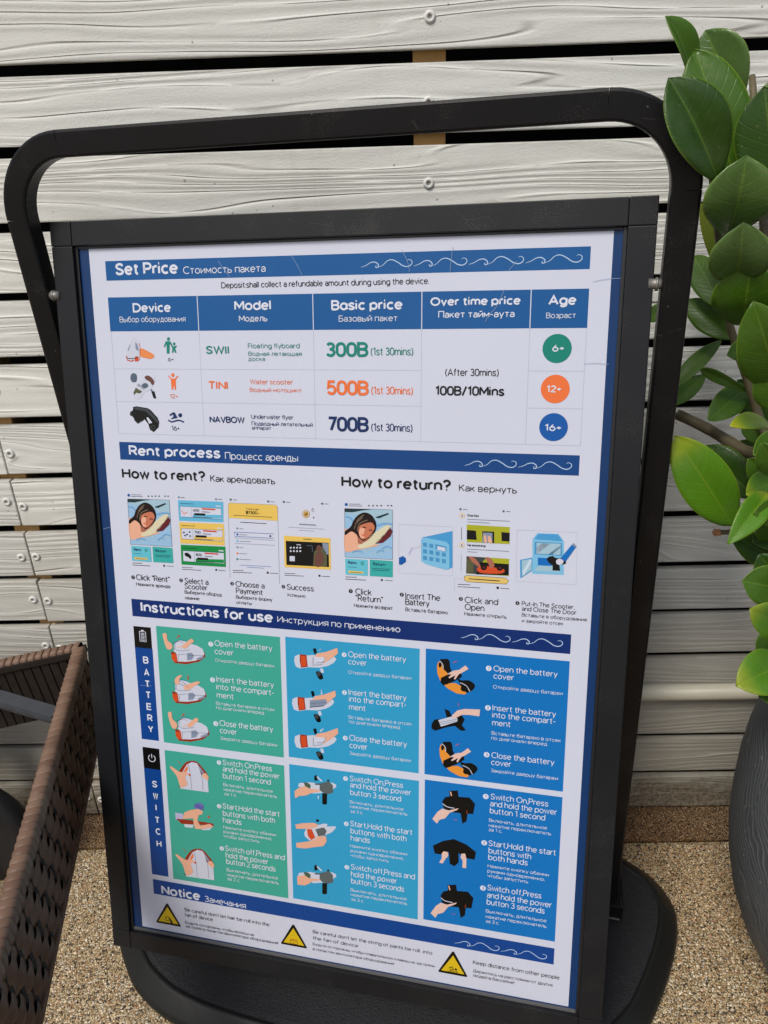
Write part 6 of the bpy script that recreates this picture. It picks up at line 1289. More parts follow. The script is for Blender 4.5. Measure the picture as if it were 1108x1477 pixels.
['p','silver',2,0,[295.35,649.26,296.35,642.52,301.65,639.46,315.51,638.94,321.28,637.62,334.99,638.3,350.35,636.39,352.9,639.62,349.65,644.78,341.6,650.58,330.1,654.44,315.11,655.77,303.46,658.84,297.68,657.41]],
['p','redd',3,0,[303.41,638.64,312.64,638.7,312.87,643.45,313.97,655.32,304.65,657.72,303.16,648.27]],
['p','redo',4,0,[304.52,640.3,311.45,640.28,312.61,654.29,305.27,656.19]],
['p','black2',3,0,[321.48,628.67,325.51,627.59,326.86,633.96,323.38,636.17]],
['l','silver',2,4,0,0,[332.37,655.35,333.97,661.14]],
['p','black2',3,1,[324.76,662.35,327.7,659.56,332.25,661.37,334.64,668.27,332.06,671.03,328.62,670.28]],
['p','grey3',4,2,[331.3,662.93,330.89,664.79,329.86,666.25,328.46,666.92,327.09,666.62,326.1,665.42,325.77,663.66,326.18,661.8,327.22,660.34,328.61,659.68,329.98,659.98,330.97,661.17]],
['p','skin',4,0,[322.35,641.07,327.08,634.53,338.53,631.33,354.5,623.48,355.29,631.04,348.64,637.19,340.58,643.55,334.8,648.1,337.23,640.4,324.68,639.59]],
['p','paper',5,0,[321.81,639.94,337.26,638.61,338.32,642.64,332.54,646.95,322.78,647.59]],
['l','steel2',6,0.5,0,0,[321.81,639.94,320.96,652.02,333.63,649.44]],
['l','steel2',6,0.5,0,0,[326.81,647.08,334.83,646.66,337.8,640.33,337.26,638.61]],
['l','white',4,0.8,0,0,[333.67,573.01,334.12,578.75]],
['p','white',4,0,[332.45,577.78,335.61,577.43,333.98,580.16]],
['l','white',4,1,0,0,[335.44,626.62,331.96,630.01]],
['p','white',4,0,[330.86,628.36,331.14,631.29,333.89,630.36]],
['l','lav',4,0.7,0,0,[331.39,520.08,334.78,517.5]]]],
['instruction_panel','sky blue panel of switch steps',[['p','sky1',1,0,[287.0,683.5,460.5,683.5,460.5,886.0,287.0,886.0]],
['c','white',3,364.03,693.51,3.19],
['t','sky1',4,'1',363.07,695.26,3.5,1.75,0.5],
['c','white',3,364.26,759.31,3.23],
['t','sky1',4,'2',363.29,761.08,3.55,1.78,0.5],
['c','white',3,364.26,824.04,3.27],
['t','sky1',4,'3',363.28,825.84,3.6,1.8,0.5],
['t','white',4,'Switch On,Press',369.82,696.29,7.56,70.05,0],
['t','white',4,'and hold the power',370.24,705.34,7.58,79.9,0],
['t','white',4,'button 3 second',370.12,716.02,7.63,67.24,0],
['t','white',4,'Включать, длительное',369.44,728.43,4.26,71.31,0],
['t','white',4,'нажатие переключатель',369.63,734.71,4.27,76.3,0],
['t','white',4,'за 3 с.',369.83,741.79,4.31,17.31,0],
['t','white',4,'Start,Hold the start',369.6,761.69,7.76,82.68,0],
['t','white',4,'buttons with both',370.01,772.24,7.81,74.55,0],
['t','white',4,'hands',370.16,782.93,7.88,25.73,0],
['t','white',4,'Нажмите кнопку обеими',369.23,792.86,4.38,76.47,0],
['t','white',4,'руками одновременно,',369.69,800.07,4.39,71.6,0],
['t','white',4,'чтобы запустить',369.89,807.06,4.42,51.41,0],
['t','white',4,'Switch off,Press and',369.95,826.26,7.98,86.14,0],
['t','white',4,'hold the power',369.82,837.05,8.03,62.36,0],
['t','white',4,'button 3 seconds',369.97,847.5,8.06,71.77,0],
['t','white',4,'Выключать, длительное',369.01,859.67,4.5,76.48,0],
['t','white',4,'нажатие переключатель',369.2,866.52,4.52,76.85,0],
['t','white',4,'за 3 с.',369.41,873.84,4.56,18.06,0],
['p','silver',2,0,[298.62,714.35,300.06,709.34,315.1,705.85,330.58,706.38,346.03,702.15,351.1,704.14,351.3,707.5,345.86,712.35,331.61,719.19,318.63,721.77,314.88,715.45]],
['p','olive2',3,0,[306.38,707.08,312.49,706.9,316.31,709.77,315.53,715.36,308.46,712.26]],
['p','grey2',3,0,[328.66,705.97,340.95,700.84,346.62,705.46,347.08,716.26,340.62,719.25,331.64,717.82,328.48,714.86]],
['l','grey2',3,2.2,0,0,[322.18,707.57,331.87,706.2]],
['p','black2',3,0,[332.0,719.14,338.7,718.85,338.16,734.0,335.16,735.82,331.69,734.69]],
['p','black2',3,0,[321.53,696.1,324.41,693.66,326.18,701.56,321.64,702.88]],
['l','silver',2,2,0,0,[325.0,696.29,331.95,702.11]],
['p','black2',3,0,[339.06,699.07,340.99,698.12,341.97,700.96,339.4,701.33]],
['p','skin',4,0,[293.57,721.96,299.23,716.33,308.46,712.26,313.59,714.95,327.83,714.96,330.38,716.23,318.66,720.39,309.43,725.86,300.23,727.9,294.2,732.24]],
['p','silver',2,0,[294.97,849.96,296.46,844.61,311.95,840.44,327.89,840.51,343.8,835.55,349.02,837.5,349.23,841.05,343.62,846.36,328.95,854.05,315.57,857.18,311.72,850.61]],
['p','olive2',3,0,[302.96,842.02,309.26,841.63,313.19,844.56,312.39,850.49,305.1,847.44]],
['p','grey2',3,0,[325.91,840.14,338.57,834.32,344.4,839.03,344.87,850.46,338.22,853.82,328.98,852.59,325.72,849.56]],
['l','grey2',3,2.2,0,0,[319.24,842.04,329.22,840.28]],
['p','black2',3,0,[329.35,853.97,336.24,853.46,335.69,869.51,332.59,871.54,329.02,870.45]],
['p','black2',3,0,[318.58,829.92,321.55,827.25,323.36,835.55,318.68,837.09]],
['l','silver',2,2,0,0,[322.15,830.02,329.31,835.95]],
['p','black2',3,0,[336.63,832.51,338.62,831.45,339.62,834.43,336.98,834.89]],
['p','skin',4,0,[293.62,850.2,305.12,846.71,310.39,850.12,325.07,848.95,327.69,850.36,315.65,853.54,311.54,857.91,304.73,862.34,293.94,863.28]],
['p','white',4,0,[326.62,723.35,327.88,725.22,327.1,725.33,327.03,728.78,325.99,728.93,326.06,725.49,325.28,725.6]],
['p','silver',2,0,[305.4,782.27,308.89,774.67,318.84,770.28,333.33,763.81,338.53,763.69,337.16,767.39,348.85,765.54,350.38,766.69,344.82,774.54,332.98,782.05,323.68,789.19,313.08,792.34,306.59,787.73]],
['p','redo',3,0,[309.51,775.98,316.12,774.64,321.1,786.79,315.08,791.3,310.6,785.67]],
['p','grey2',3,0,[321.38,774.09,333.23,769.41,337.04,774.39,334.3,781.14,325.1,784.03]],
['p','skin',4,0,[293.11,771.53,303.13,767.85,318.97,764.67,325.46,766.44,322.75,771.07,310.85,775.06,294.93,777.59]],
['p','skin',4,0,[293.68,799.07,310.39,794.19,319.72,789.84,325.1,784.03,336.24,782.23,336.75,789.88,332.03,797.71,319.47,801.21,306.14,805.56,294.15,806.13]],
['p','black2',3,2,[326.76,760.38,326.46,761.4,325.68,762.24,324.63,762.66,323.59,762.56,322.84,761.97,322.58,761.03,322.88,760.01,323.66,759.17,324.71,758.75,325.75,758.85,326.5,759.44]]]],
['instruction_panel','blue panel of battery steps',[['p','azure1',1,0,[467.5,505.0,637.0,505.0,637.0,673.0,467.5,673.0]],
['c','white',3,543.8,522.93,3.42],
['t','azure1',4,'1',542.78,524.81,3.77,1.88,0.5],
['c','white',3,544.25,573.87,3.46],
['t','azure1',4,'2',543.21,575.77,3.81,1.91,0.5],
['c','white',3,544.33,635.95,3.51],
['t','azure1',4,'3',543.27,637.88,3.87,1.93,0.5],
['t','white',4,'Open the battery',549.5,525.92,6.96,74.08,0],
['t','white',4,'cover',549.78,535.4,7.03,23.61,0],
['t','white',4,'Откройте дверцу батареи',549.5,547.97,4.18,81.11,0],
['t','white',4,'Insert the battery',549.69,576.62,7.12,74.37,0],
['t','white',4,'into the compart-',549.64,585.85,7.15,74.51,0],
['t','white',4,'ment',549.94,596.07,7.23,21.74,0],
['t','white',4,'Вставьте батарею в отсек',549.64,608.46,4.3,81.64,0],
['t','white',4,'по диагонали вперед',549.5,615.02,4.32,66.13,0],
['t','white',4,'Close the battery',550.18,639.33,7.32,74.84,0],
['t','white',4,'cover',550.14,648.8,7.4,23.92,0],
['t','white',4,'Закройте дверцу батареи',550.09,658.54,4.4,80.11,0],
['p','black2',2,1,[484.57,518.54,489.98,516.28,495.95,516.85,497.75,527.03,499.44,530.9,493.52,534.39,489.08,529.05]],
['p','black2',2,1,[506.65,539.98,512.1,541.73,520.71,540.83,527.81,545.85,526.34,551.8,519.98,556.55,512.38,555.63,510.05,547.74]],
['p','orange3',3,0,[481.4,526.35,482.96,520.42,486.23,520.68,489.08,529.05,494.61,534.28,495.9,546.91,504.6,545.99,512.26,549.83,517.84,557.94,515.71,559.69,505.93,559.24,494.93,554.01,486.04,545.62,482.07,535.56]],
['p','black2',4,0,[486.52,540.91,494.64,536.01,505.44,533.17,510.81,531.47,512.01,537.11,504.53,542.52,494.83,548.19,489.4,550.51,486.06,546.78]],
['l','silver',4,0.9,1,0,[484.58,519.11,488.45,523.34,489.08,529.05]],
['l','silver',4,0.9,1,0,[510.0,544.84,517.63,548.09,522.1,555.15]],
['p','black2',4,2,[486.94,524.07,486.73,525.82,486.11,527.15,485.24,527.7,484.36,527.33,483.71,526.12,483.45,524.41,483.66,522.66,484.28,521.33,485.15,520.78,486.02,521.16,486.68,522.36]],
['p','black2',4,2,[519.32,551.39,518.79,553.42,517.24,555.04,515.09,555.8,512.92,555.5,511.31,554.23,510.69,552.32,511.23,550.28,512.78,548.67,514.93,547.92,517.1,548.21,518.7,549.49]],
['p','skin4',5,0,[494.08,535.49,501.06,530.15,508.59,528.24,516.0,521.76,519.85,525.96,511.9,531.94,508.16,534.05,503.97,541.42,502.32,540.43,504.41,535.59,496.89,540.42,495.78,539.37,499.51,534.93]],
['l','redp',5,1.2,0,0,[500.88,520.39,505.68,517.05]],
['p','black2',2,1,[489.21,627.53,494.74,625.02,500.85,625.45,502.7,636.08,504.44,640.09,498.39,643.92,493.84,638.44]],
['p','black2',2,1,[511.83,649.43,517.4,651.11,526.2,649.93,533.47,655.01,531.97,661.29,525.47,666.45,517.7,665.7,515.31,657.48]],
['p','orange3',3,0,[485.98,635.82,487.57,629.55,490.92,629.73,493.84,638.44,499.5,643.77,500.84,657.0,509.73,655.8,517.57,659.61,523.29,667.98,521.11,669.87,511.11,669.67,499.85,664.48,490.75,655.92,486.68,645.46]],
['p','black2',4,0,[491.24,650.96,499.53,645.59,510.58,642.31,516.07,640.38,517.3,646.27,509.66,652.15,499.75,658.37,494.19,660.96,490.77,657.14]],
['l','silver',4,0.9,1,0,[489.22,628.13,493.19,632.46,493.84,638.44]],
['l','silver',4,0.9,1,0,[515.25,654.44,523.06,657.64,527.64,664.93]],
['p','black2',4,2,[491.64,633.27,491.43,635.11,490.8,636.53,489.91,637.13,489.01,636.76,488.34,635.51,488.08,633.73,488.29,631.88,488.92,630.47,489.81,629.87,490.7,630.24,491.38,631.49]],
['p','black2',4,2,[524.79,661.06,524.25,663.2,522.67,664.94,520.47,665.8,518.25,665.55,516.6,664.26,515.96,662.27,516.51,660.12,518.1,658.38,520.3,657.53,522.51,657.78,524.16,659.07]],
['p','skin4',5,0,[498.96,645.06,506.09,639.27,513.79,637.05,521.36,630.05,525.3,634.35,517.18,640.84,513.36,643.16,509.08,651.01,507.4,650.02,509.52,644.88,501.84,650.16,500.7,649.09,504.52,644.33]],
['l','redp',5,1.2,0,0,[505.9,629.02,510.8,625.39]],
['p','black2',2,0,[475.73,603.54,479.0,597.16,486.75,595.65,494.45,592.95,491.52,581.43,497.6,583.1,500.46,589.87,513.03,587.81,516.62,592.71,513.27,600.22,518.34,606.74,512.33,608.07,504.53,602.46,494.65,605.45,480.3,612.0,475.8,609.54]],
['p','silver',3,0,[484.0,597.17,502.11,589.68,507.64,591.99,507.71,596.14,487.45,605.49]],
['l','steel2',4,0.5,0,0,[485.15,600.02,507.11,593.24]],
['l','steel2',4,0.5,0,0,[486.3,602.51,507.15,595.25]],
['p','skin4',5,0,[500.99,588.63,507.44,581.38,516.1,578.38,535.03,577.03,534.17,586.16,521.7,585.62,513.0,586.63,505.44,591.66,502.16,592.64]],
['l','redp',5,1,0,0,[508.34,571.27,508.64,575.94]]]],
['instruction_panel','blue panel of switch steps',[['p','azure1',1,0,[468.0,680.5,637.0,680.5,637.0,884.0,468.0,884.0]],
['c','white',3,544.88,692.85,3.56],
['t','azure1',4,'1',543.81,694.81,3.91,1.96,0.5],
['c','white',3,544.62,757.7,3.61],
['t','azure1',4,'2',543.54,759.69,3.97,1.99,0.5],
['c','white',3,544.65,822.88,3.66],
['t','azure1',4,'3',543.55,824.9,4.03,2.01,0.5],
['t','white',4,'Switch On,Press',550.8,695.65,7.52,69.5,0],
['t','white',4,'and hold the power',550.43,705.32,7.54,80.63,0],
['t','white',4,'button 1 second',550.39,715.1,7.58,66.95,0],
['t','white',4,'Включать, длительное',549.71,726.94,4.36,70.68,0],
['t','white',4,'нажатие переключатель',549.58,734.02,4.37,76.17,0],
['t','white',4,'за 1 с.',549.41,740.12,4.41,16.98,0],
['t','white',4,'Start,Hold the start',549.99,761.08,7.72,82.34,0],
['t','white',4,'buttons with',550.27,771.4,7.79,52.46,0],
['t','white',4,'both hands',550.21,780.91,7.82,48.69,0],
['t','white',4,'Нажмите кнопку обеими',549.84,791.75,4.48,75.55,0],
['t','white',4,'руками одновременно,',549.71,798.98,4.5,70.84,0],
['t','white',4,'чтобы запустить',549.88,805.88,4.52,50.61,0],
['t','white',4,'Switch off,Press',550.4,824.83,7.95,67.05,0],
['t','white',4,'and hold the power',550.02,835.67,7.98,80.49,0],
['t','white',4,'button 3 seconds',549.98,845.89,8.02,72.21,0],
['t','white',4,'Выключать, длительное',549.29,857.82,4.61,75.99,0],
['t','white',4,'нажатие переключатель',549.15,865.75,4.63,76.48,0],
['t','white',4,'за 3 с.',549.32,872.73,4.67,17.49,0],
['p','black2',2,0,[499.18,691.89,509.78,689.58,511.12,698.26,524.63,697.32,531.84,704.99,529.84,719.71,522.78,720.14,521.83,730.85,516.59,735.38,513.93,720.83,499.07,721.12,492.43,716.83,490.5,707.87,493.98,701.43,499.89,699.25]],
['l','silver',3,1.1,1,0,[491.14,710.68,496.57,714.22,506.11,715.03]],
['l','skin',3,1.6,0,0,[500.73,692.58,502.25,698.25]],
['p','skin4',3,0,[478.24,734.31,484.73,723.31,490.65,717.76,499.03,719.14,511.43,714.22,509.7,716.86,500.28,722.26,494.44,731.13,487.28,734.24,484.35,740.05]],
['l','redp',3,0.9,0,0,[505.2,730.79,509.97,731.11]],
['l','redo',3,0.5,0,0,[522.09,715.63,521.84,720.28]],
['p','black2',2,0,[499.22,826.93,510.14,824.13,511.53,833.29,525.44,831.84,532.86,839.74,530.8,855.43,523.53,856.11,522.56,867.51,517.16,872.49,514.42,857.14,499.11,857.94,492.27,853.61,490.29,844.17,493.87,837.22,499.96,834.71]],
['l','silver',3,1.1,1,0,[490.94,847.13,496.54,850.71,506.36,851.25]],
['l','skin',3,1.6,0,0,[500.82,827.61,502.39,833.57]],
['p','skin4',3,0,[477.65,872.63,484.33,860.74,490.44,854.66,499.08,855.84,511.84,850.22,510.06,853.07,500.36,859.11,494.34,868.72,486.97,872.26,483.94,878.52]],
['l','redp',3,0.9,0,0,[505.42,868.0,510.34,868.18]],
['l','redo',3,0.5,0,0,[522.83,851.36,522.56,856.29]],
['p','black2',2,0,[479.3,772.57,492.53,763.62,506.29,758.67,522.54,764.07,534.63,772.81,533.11,783.86,522.96,783.56,512.65,777.86,512.91,791.39,507.6,797.77,501.5,795.41,500.01,778.63,490.4,783.65,481.88,783.73]],
['p','skin4',3,0,[490.99,782.19,493.36,778.39,498.81,778.56,499.5,784.15,495.94,788.85,492.41,796.29,487.89,795.7,491.08,788.99]],
['p','skin4',3,0,[515.16,783.53,516.25,777.93,521.03,777.12,522.73,784.28,522.66,797.88,517.86,798.04,518.01,787.8]]]],
['heading_band', None, [['p','blue4',1,0,[73.5,894.0,637.0,894.0,637.0,918.0,73.5,918.0]],
['t','white',4,'Notice',86.24,916.05,14.0,59.4,1],
['t','white',4,'Замечания',153.6,915.97,9.11,62.37,0]]],
['warning_sign','yellow triangle warning of hair',[['p','black',2,0,[92.6,930.73,95.0,930.73,113.5,964.35,112.5,965.95,75.11,965.95,74.11,964.35]],
['p','warn',3,0,[93.8,936.37,109.56,962.43,78.05,962.43]],
['l','black',4,0.9,1,0,[89.8,953.95,93.8,952.45,96.8,954.95,95.8,957.95,91.8,958.95,89.8,956.95,89.8,953.95]],
['l','black',4,1.6,1,0,[94.8,954.95,98.8,957.95,99.8,962.45,102.8,962.95]],
['l','black',4,1.2,1,0,[96.8,955.95,97.8,959.95,97.8,962.95]],
['l','black',4,1,1,0,[99.8,959.95,100.8,962.75]]]],
['warning_sign','yellow triangle warning of loose strings',[['p','black',2,0,[284.73,928.07,287.13,928.07,305.05,961.14,304.05,962.74,267.8,962.74,266.8,961.14]],
['p','warn',3,0,[285.93,933.62,301.23,959.28,270.62,959.28]],
['l','redd',4,0.8,0,0,[281.43,951.74,290.43,951.74,291.43,958.74,286.93,958.74,285.93,955.74,284.93,958.74,280.43,958.74,281.43,951.74]],
['l','redd',4,0.8,0,0,[281.93,953.74,289.93,953.74]]]],
['warning_sign','yellow triangle warning of swimmers',[['p','black',2,0,[507.07,925.43,509.47,925.43,527.65,959.2,526.65,960.8,489.89,960.8,488.89,959.2]],
['p','warn',3,0,[508.27,931.09,523.77,957.27,492.77,957.27]],
['l','black',4,1.4,0,0,[503.27,951.8,507.27,948.8,509.27,952.8,505.27,953.8]],
['c','black',4,512.27,951.8,1.6],
['l','black',4,0.7,1,0,[501.27,955.3,503.27,956.1,505.27,954.5,507.27,956.1,509.27,954.5,511.27,956.1,513.27,954.5,515.27,955.8]],
['l','black',4,0.7,1,0,[501.27,957.2,503.27,958.0,505.27,956.4,507.27,958.0,509.27,956.4,511.27,958.0,513.27,956.4,515.27,957.7]]]],
['lettering', None, [['t','ink',4,"Be careful don't let hair be roll into the",121.31,937.8,5.3,129.12,0],
['t','ink',4,'fan of device',120.82,946.36,5.36,43.48,0],
['t','ink',4,'Будьте осторожны, чтобы волосы не',120.79,958.58,4.23,105.85,0],
['t','ink',4,'застряли в лопастях вентилятора оборудования!',120.93,964.85,4.22,141.15,0]]],
['lettering', None, [['t','ink',4,"Be careful don't let the string of pants be roll  into",314.12,935.97,5.03,166.08,0],
['t','ink',4,'the fan of device',313.91,945.81,5.11,64.61,0],
['t','ink',4,'Будьте осторожны, чтобы плавательную клавиш не застряли',313.66,954.98,3.88,170.33,0],
['t','ink',4,'в лопастях вентилятора оборудования!',313.5,963.14,3.92,114.68,0]]],
['lettering', None, [['t','ink',4,'Keep distance from other people',534.55,938.76,5.56,110.37,0],
['t','ink',4,'Держитесь на расстоянии от других',534.85,951.05,4.4,102.37,0],
['t','ink',4,'людей в бассейне!',535.01,958.12,4.44,53.39,0]]],
['scratch', None, [['l','scr',7,0.4,1,0,[308.6,46.86,315.23,57.04,321.28,68.98]]]],
['scratch', None, [['l','scr',7,0.4,1,0,[219.14,50.77,225.93,59.92,233.01,69.08]]]],
['scratch', None, [['l','scr',7,0.4,1,0,[435.88,44.2,442.68,56.72,445.09,67.78]]]],
['scratch', None, [['l','scr',7,0.4,1,0,[492.49,43.18,490.99,55.27,489.79,68.82]]]],
['scratch', None, [['l','scr',7,0.4,1,0,[560.6,59.8,552.63,68.94]]]],
['scratch', None, [['l','scr',7,0.4,1,0,[549.06,87.71,541.2,105.28,534.37,113.43,528.92,121.66]]]],
['scratch', None, [['l','scr',7,0.4,1,0,[639.82,82.27,652.86,79.91,670.59,79.51]]]],
['scratch', None, [['l','scr',7,0.4,1,0,[634.91,166.16,647.06,165.57,660.55,166.63]]]],
['scratch', None, [['l','scr',7,0.4,1,0,[40.57,378.99,50.42,376.12]]]],
['scratch', None, [['l','scr',7,0.4,1,0,[77.03,593.98,94.1,593.34]]]]]
for name, lab, els in ITEMS:
    bm = bmesh.new(); mats = []
    for e in els:
        if e[0] == 'p':
            pts = [mp(e[4][i], e[4][i+1]) for i in range(0, len(e[4]), 2)]
            if e[3]: pts = [tuple(p) for p in catmull([Vector((*p, 0)).to_3d() for p in pts], 3)]; pts = [(p[0], p[1]) for p in pts]
            ngon(bm, pts, yl(e[2]), midx(mats, e[1]))
        elif e[0] == 'l':
            pts = [mp(e[6][i], e[6][i+1]) for i in range(0, len(e[6]), 2)]
            if e[4]: pts = [(p[0], p[1]) for p in catmull([Vector((*p, 0)) for p in pts], 5, False)]
            strip(bm, pts, e[3]/1000, yl(e[2]), midx(mats, e[1]), e[5])
        elif e[0] == 'c':
            ngon(bm, [mp(e[3]+e[5]*math.cos(a), e[4]+e[5]*math.sin(a)) for a in [2*math.pi*i/40 for i in range(40)]], yl(e[2]), midx(mats, e[1]))
        else: put_text(bm, e, mats)
    bmesh.ops.triangulate(bm, faces=[f for f in bm.faces if len(f.verts) > 4])
    o = from_bm(name, bm, mats, poster)
    if lab: tag(o, lab)

# ---------------------------------------------------------------- planter and plant
PX, PY = .66, .70
pot = thing('planter', 'tall dark grey barrel shaped pot with scratched slanting ridges beside the sign', 'planter', (PX, PY, 0))
pr = [(.0, .0), (.112, .0), (.118, .006), (.134, .045), (.158, .095), (.186, .15), (.204, .20), (.216, .25), (.2235, .30), (.226, .35), (.226, .40), (.223, .44), (.217, .48), (.208, .515), (.201, .53), (.196, .535), (.190, .532), (.187, .50)]
from_bm('pot_body', lathe(pr, 128), MT['pot'], pot, None, True)
from_bm('soil', lathe([(.0, .503), (.06, .508), (.12, .50), (.186, .497)], 48), MT['soil'], pot, None, True)
plant = thing('potted_plant', 'glossy broad leaved green plant growing from the grey pot', 'plant', (PX, PY, .5))
PT = Matrix.Translation((-PX, -PY, -.5))
def leaf_mesh(base, tip, width, roll, fold, curl, toward):
    ex = 2.3 if curl >= .2 else (1.25 if fold > 12 else 1.05)
    b, t = Vector(base), Vector(tip); a = t-b; L = a.length; a.normalize()
    v = (Vector(toward)-(b+t)/2).normalized()
    s = a.cross(v).normalized(); n = s.cross(a).normalized()
    if n.dot(v) < 0: n = -n
    Rm = Matrix.Rotation(math.radians(roll), 3, a); s = Rm @ s; n = Rm @ n
    bm = bmesh.new(); uvl = bm.loops.layers.uv.new('UVMap')
    NU, NS = 22, 5; grid = []; tf = math.tan(math.radians(fold))
    ph = random.uniform(0, 6)
    for i in range(NU+1):
        u = i/NU
        hw = width/2 * (math.sin(math.pi*u**ex)**(.48 if ex > 2 else .60) if 0 < u < 1 else 0)
        hw *= 1.0 if u < .85 else max(0, 1-((u-.85)/.15)**2*.35)
        hw = max(hw, .0012 if u < .5 else .0002)
        row = []
        for j in range(-NS, NS+1):
            q = j/NS; x = q*hw
            lift = abs(x)*tf*(1-.35*abs(q)) + width*.018*math.sin(u*9+q*3+ph)*abs(q)
            p = b + a*(u*L) + s*x + n*(lift + curl*L*4*u*(1-u)*.5 - curl*L*max(0, u-.6)**2*2.0)
            row.append((bm.verts.new(p), (u, q)))
        grid.append(row)
    for i in range(NU):
        for j in range(2*NS):
            c = [grid[i][j], grid[i+1][j], grid[i+1][j+1], grid[i][j+1]]
            f = bm.faces.new([k[0] for k in c]); f.smooth = True
            for lp_, k in zip(f.loops, c): lp_[uvl].uv = k[1]
    bm.transform(PT)
    return bm
def add_leaf(base, tip, width, roll, fold, curl, col, toward=(0, 0, 1.1668)):
    o = from_bm('leaf', leaf_mesh(base, tip, width, roll, fold, curl, toward), MT[col], plant)
    m = o.modifiers.new('thick', 'SOLIDIFY'); m.thickness = .0007; m.offset = 0
    return o
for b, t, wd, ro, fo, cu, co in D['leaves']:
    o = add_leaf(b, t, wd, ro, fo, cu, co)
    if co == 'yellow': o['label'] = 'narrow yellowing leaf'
for pts, r in D['stems']:
    P = catmull(pts, 5, False); k = len(P)
    sc = [(.55+.6*i/k)*(1+.05*math.sin(i*1.7)) for i in range(k)] if r < .0075 else [(.9+.15*i/k)*(1+.04*math.sin(i*1.7)) for i in range(k)]
    bm = sweep(P, circle_prof(r, 12), scales=sc); bm.transform(PT)
    from_bm('stem', bm, MT['stem'], plant, None, True)
p0 = Vector(D['stems'][2][0][0]); p1 = Vector(D['stems'][2][0][1]); dd = (p1-p0).normalized()
bm = sweep([p0-dd*.005, p0-dd*.002, p0+dd*.001, p0+dd*.004], circle_prof(.0046, 7), scales=[.45, 1.1, .85, 1.05]); bm.transform(PT)
from_bm('stem_stump', bm, MT['cut'], plant)['label'] = 'dry brown cut end of a stem'
# further stems of the same plant, to the right of the view
for q in range(5):
    a = math.radians(-75 + q*38); hgt = random.uniform(.55, .8); lean = random.uniform(.10, .24)
    b0 = Vector((PX+.05*math.cos(a), PY+.05*math.sin(a), .49)); tp = Vector((PX+.06+lean*math.cos(a)+.05, PY+lean*math.sin(a), .5+hgt))
    P = catmull([b0, b0.lerp(tp, .35)+Vector((0, 0, .04)), b0.lerp(tp, .7)+Vector((0, 0, .03)), tp], 6, False)
    bm = sweep(P, circle_prof(.007, 10), scales=[1.1-.6*i/len(P) for i in range(len(P))]); bm.transform(PT)
    from_bm('stem', bm, MT['stem'], plant, None, True)
    for i in range(5, len(P)-1):
        for sd_ in (-1, 1):
            pr_ = P[i]; ang = a + sd_*1.2 + random.uniform(-.3, .3); L = random.uniform(.07, .105)
            tip = pr_ + Vector((math.cos(ang)*L, math.sin(ang)*L, random.uniform(.01, .06)))
            if tip.x/max(.2, tip.y) < .60 and tip.x < .58: continue
            add_leaf(pr_, tip, L*.5, random.uniform(-20, 20), random.uniform(8, 26), random.uniform(.04, .14), random.choice(['leaf', 'leaf', 'bright', 'pale']), pr_+Vector((math.cos(ang)*.4, math.sin(ang)*.4, 1)))

# ---------------------------------------------------------------- wicker lounger
ZR = .44; Cn = Vector((-.522, 1.0114, ZR)); DL = Vector((.2009, -.9796, 0)); DN = Vector((.9796, .2009, 0))   # along the side, outward normal
lg = thing('sun_lounger', 'brown woven wicker lounger with a grey strut and black wheel left of the sign', 'sun lounger', (Cn.x-.3, Cn.y-.5, 0))
LT = Matrix.Translation(-lg.location)
LEN = 1.75; HT = .160; NR = 6; pit = HT/NR
def L3(s, o, z): return Cn + DL*s + DN*o + Vector((0, 0, z))
per = .040
rows = []
for r in range(NR):
    bm = bmesh.new(); n = int(LEN/.0022); prev = None
    zc = -.006 - pit*(r+.5)
    for i in range(n+1):
        s = i*.0022; ph = 2*math.pi*(s/per/1.0 + r/3.0)
        d = .0024*math.sin(ph); w_ = pit*(.468+.030*math.sin(ph+.6))
        ring_ = [bm.verts.new(L3(s, d-.0022+o_, zc+w_*q)) for q, o_ in ((-1, -.0012), (-.6, .0006), (0, .0011), (.6, .0006), (1, -.0012))]
        if prev:
            for a_ in range(4):
                f = bm.faces.new((prev[a_], ring_[a_], ring_[a_+1], prev[a_+1])); f.smooth = True
        prev = ring_
    bmesh.ops.recalc_face_normals(bm, faces=bm.faces[:]); bm.transform(LT)
    o = from_bm('woven_strand', bm, MT['wick'], lg)
bm = bmesh.new(); n = int(LEN/(per*.5))
vert_ = []
for i in range(n):
    s = (i+.5)*per*.5
    c = [L3(s-.0042, -.003, -HT), L3(s+.0042, -.003, -HT), L3(s+.0042, -.003, 0), L3(s-.0042, -.003, 0)]
    bm.faces.new([bm.verts.new(x) for x in c])
bmesh.ops.recalc_face_normals(bm, faces=bm.faces[:]); bm.transform(LT)
from_bm('weave_stakes', bm, MT['wickin'], lg)
def obox(s0, s1, o0, o1, z0, z1, bev=.001):
    bm = box_bm(s0, s1, o0, o1, z0, z1, bev)
    Mx = Matrix((( *(DL), ), (*(DN),), (0, 0, 1))).transposed().to_4x4(); Mx.translation = Cn
    bm.transform(Mx); bmesh.ops.recalc_face_normals(bm, faces=bm.faces[:]); bm.transform(LT); return bm
RWD = .0165
from_bm('side_board', obox(.002, LEN, -.012, -.0065, -HT+.002, -.004), MT['wickin'], lg)
from_bm('rim_rail', obox(0, LEN, -RWD+.001, -.001, -.016, -.0035, .002), MT['wickin'], lg)
from_bm('lower_rail', obox(0, LEN, -.016, .001, -HT-.004, -HT+.006, .002), MT['wick'], lg)
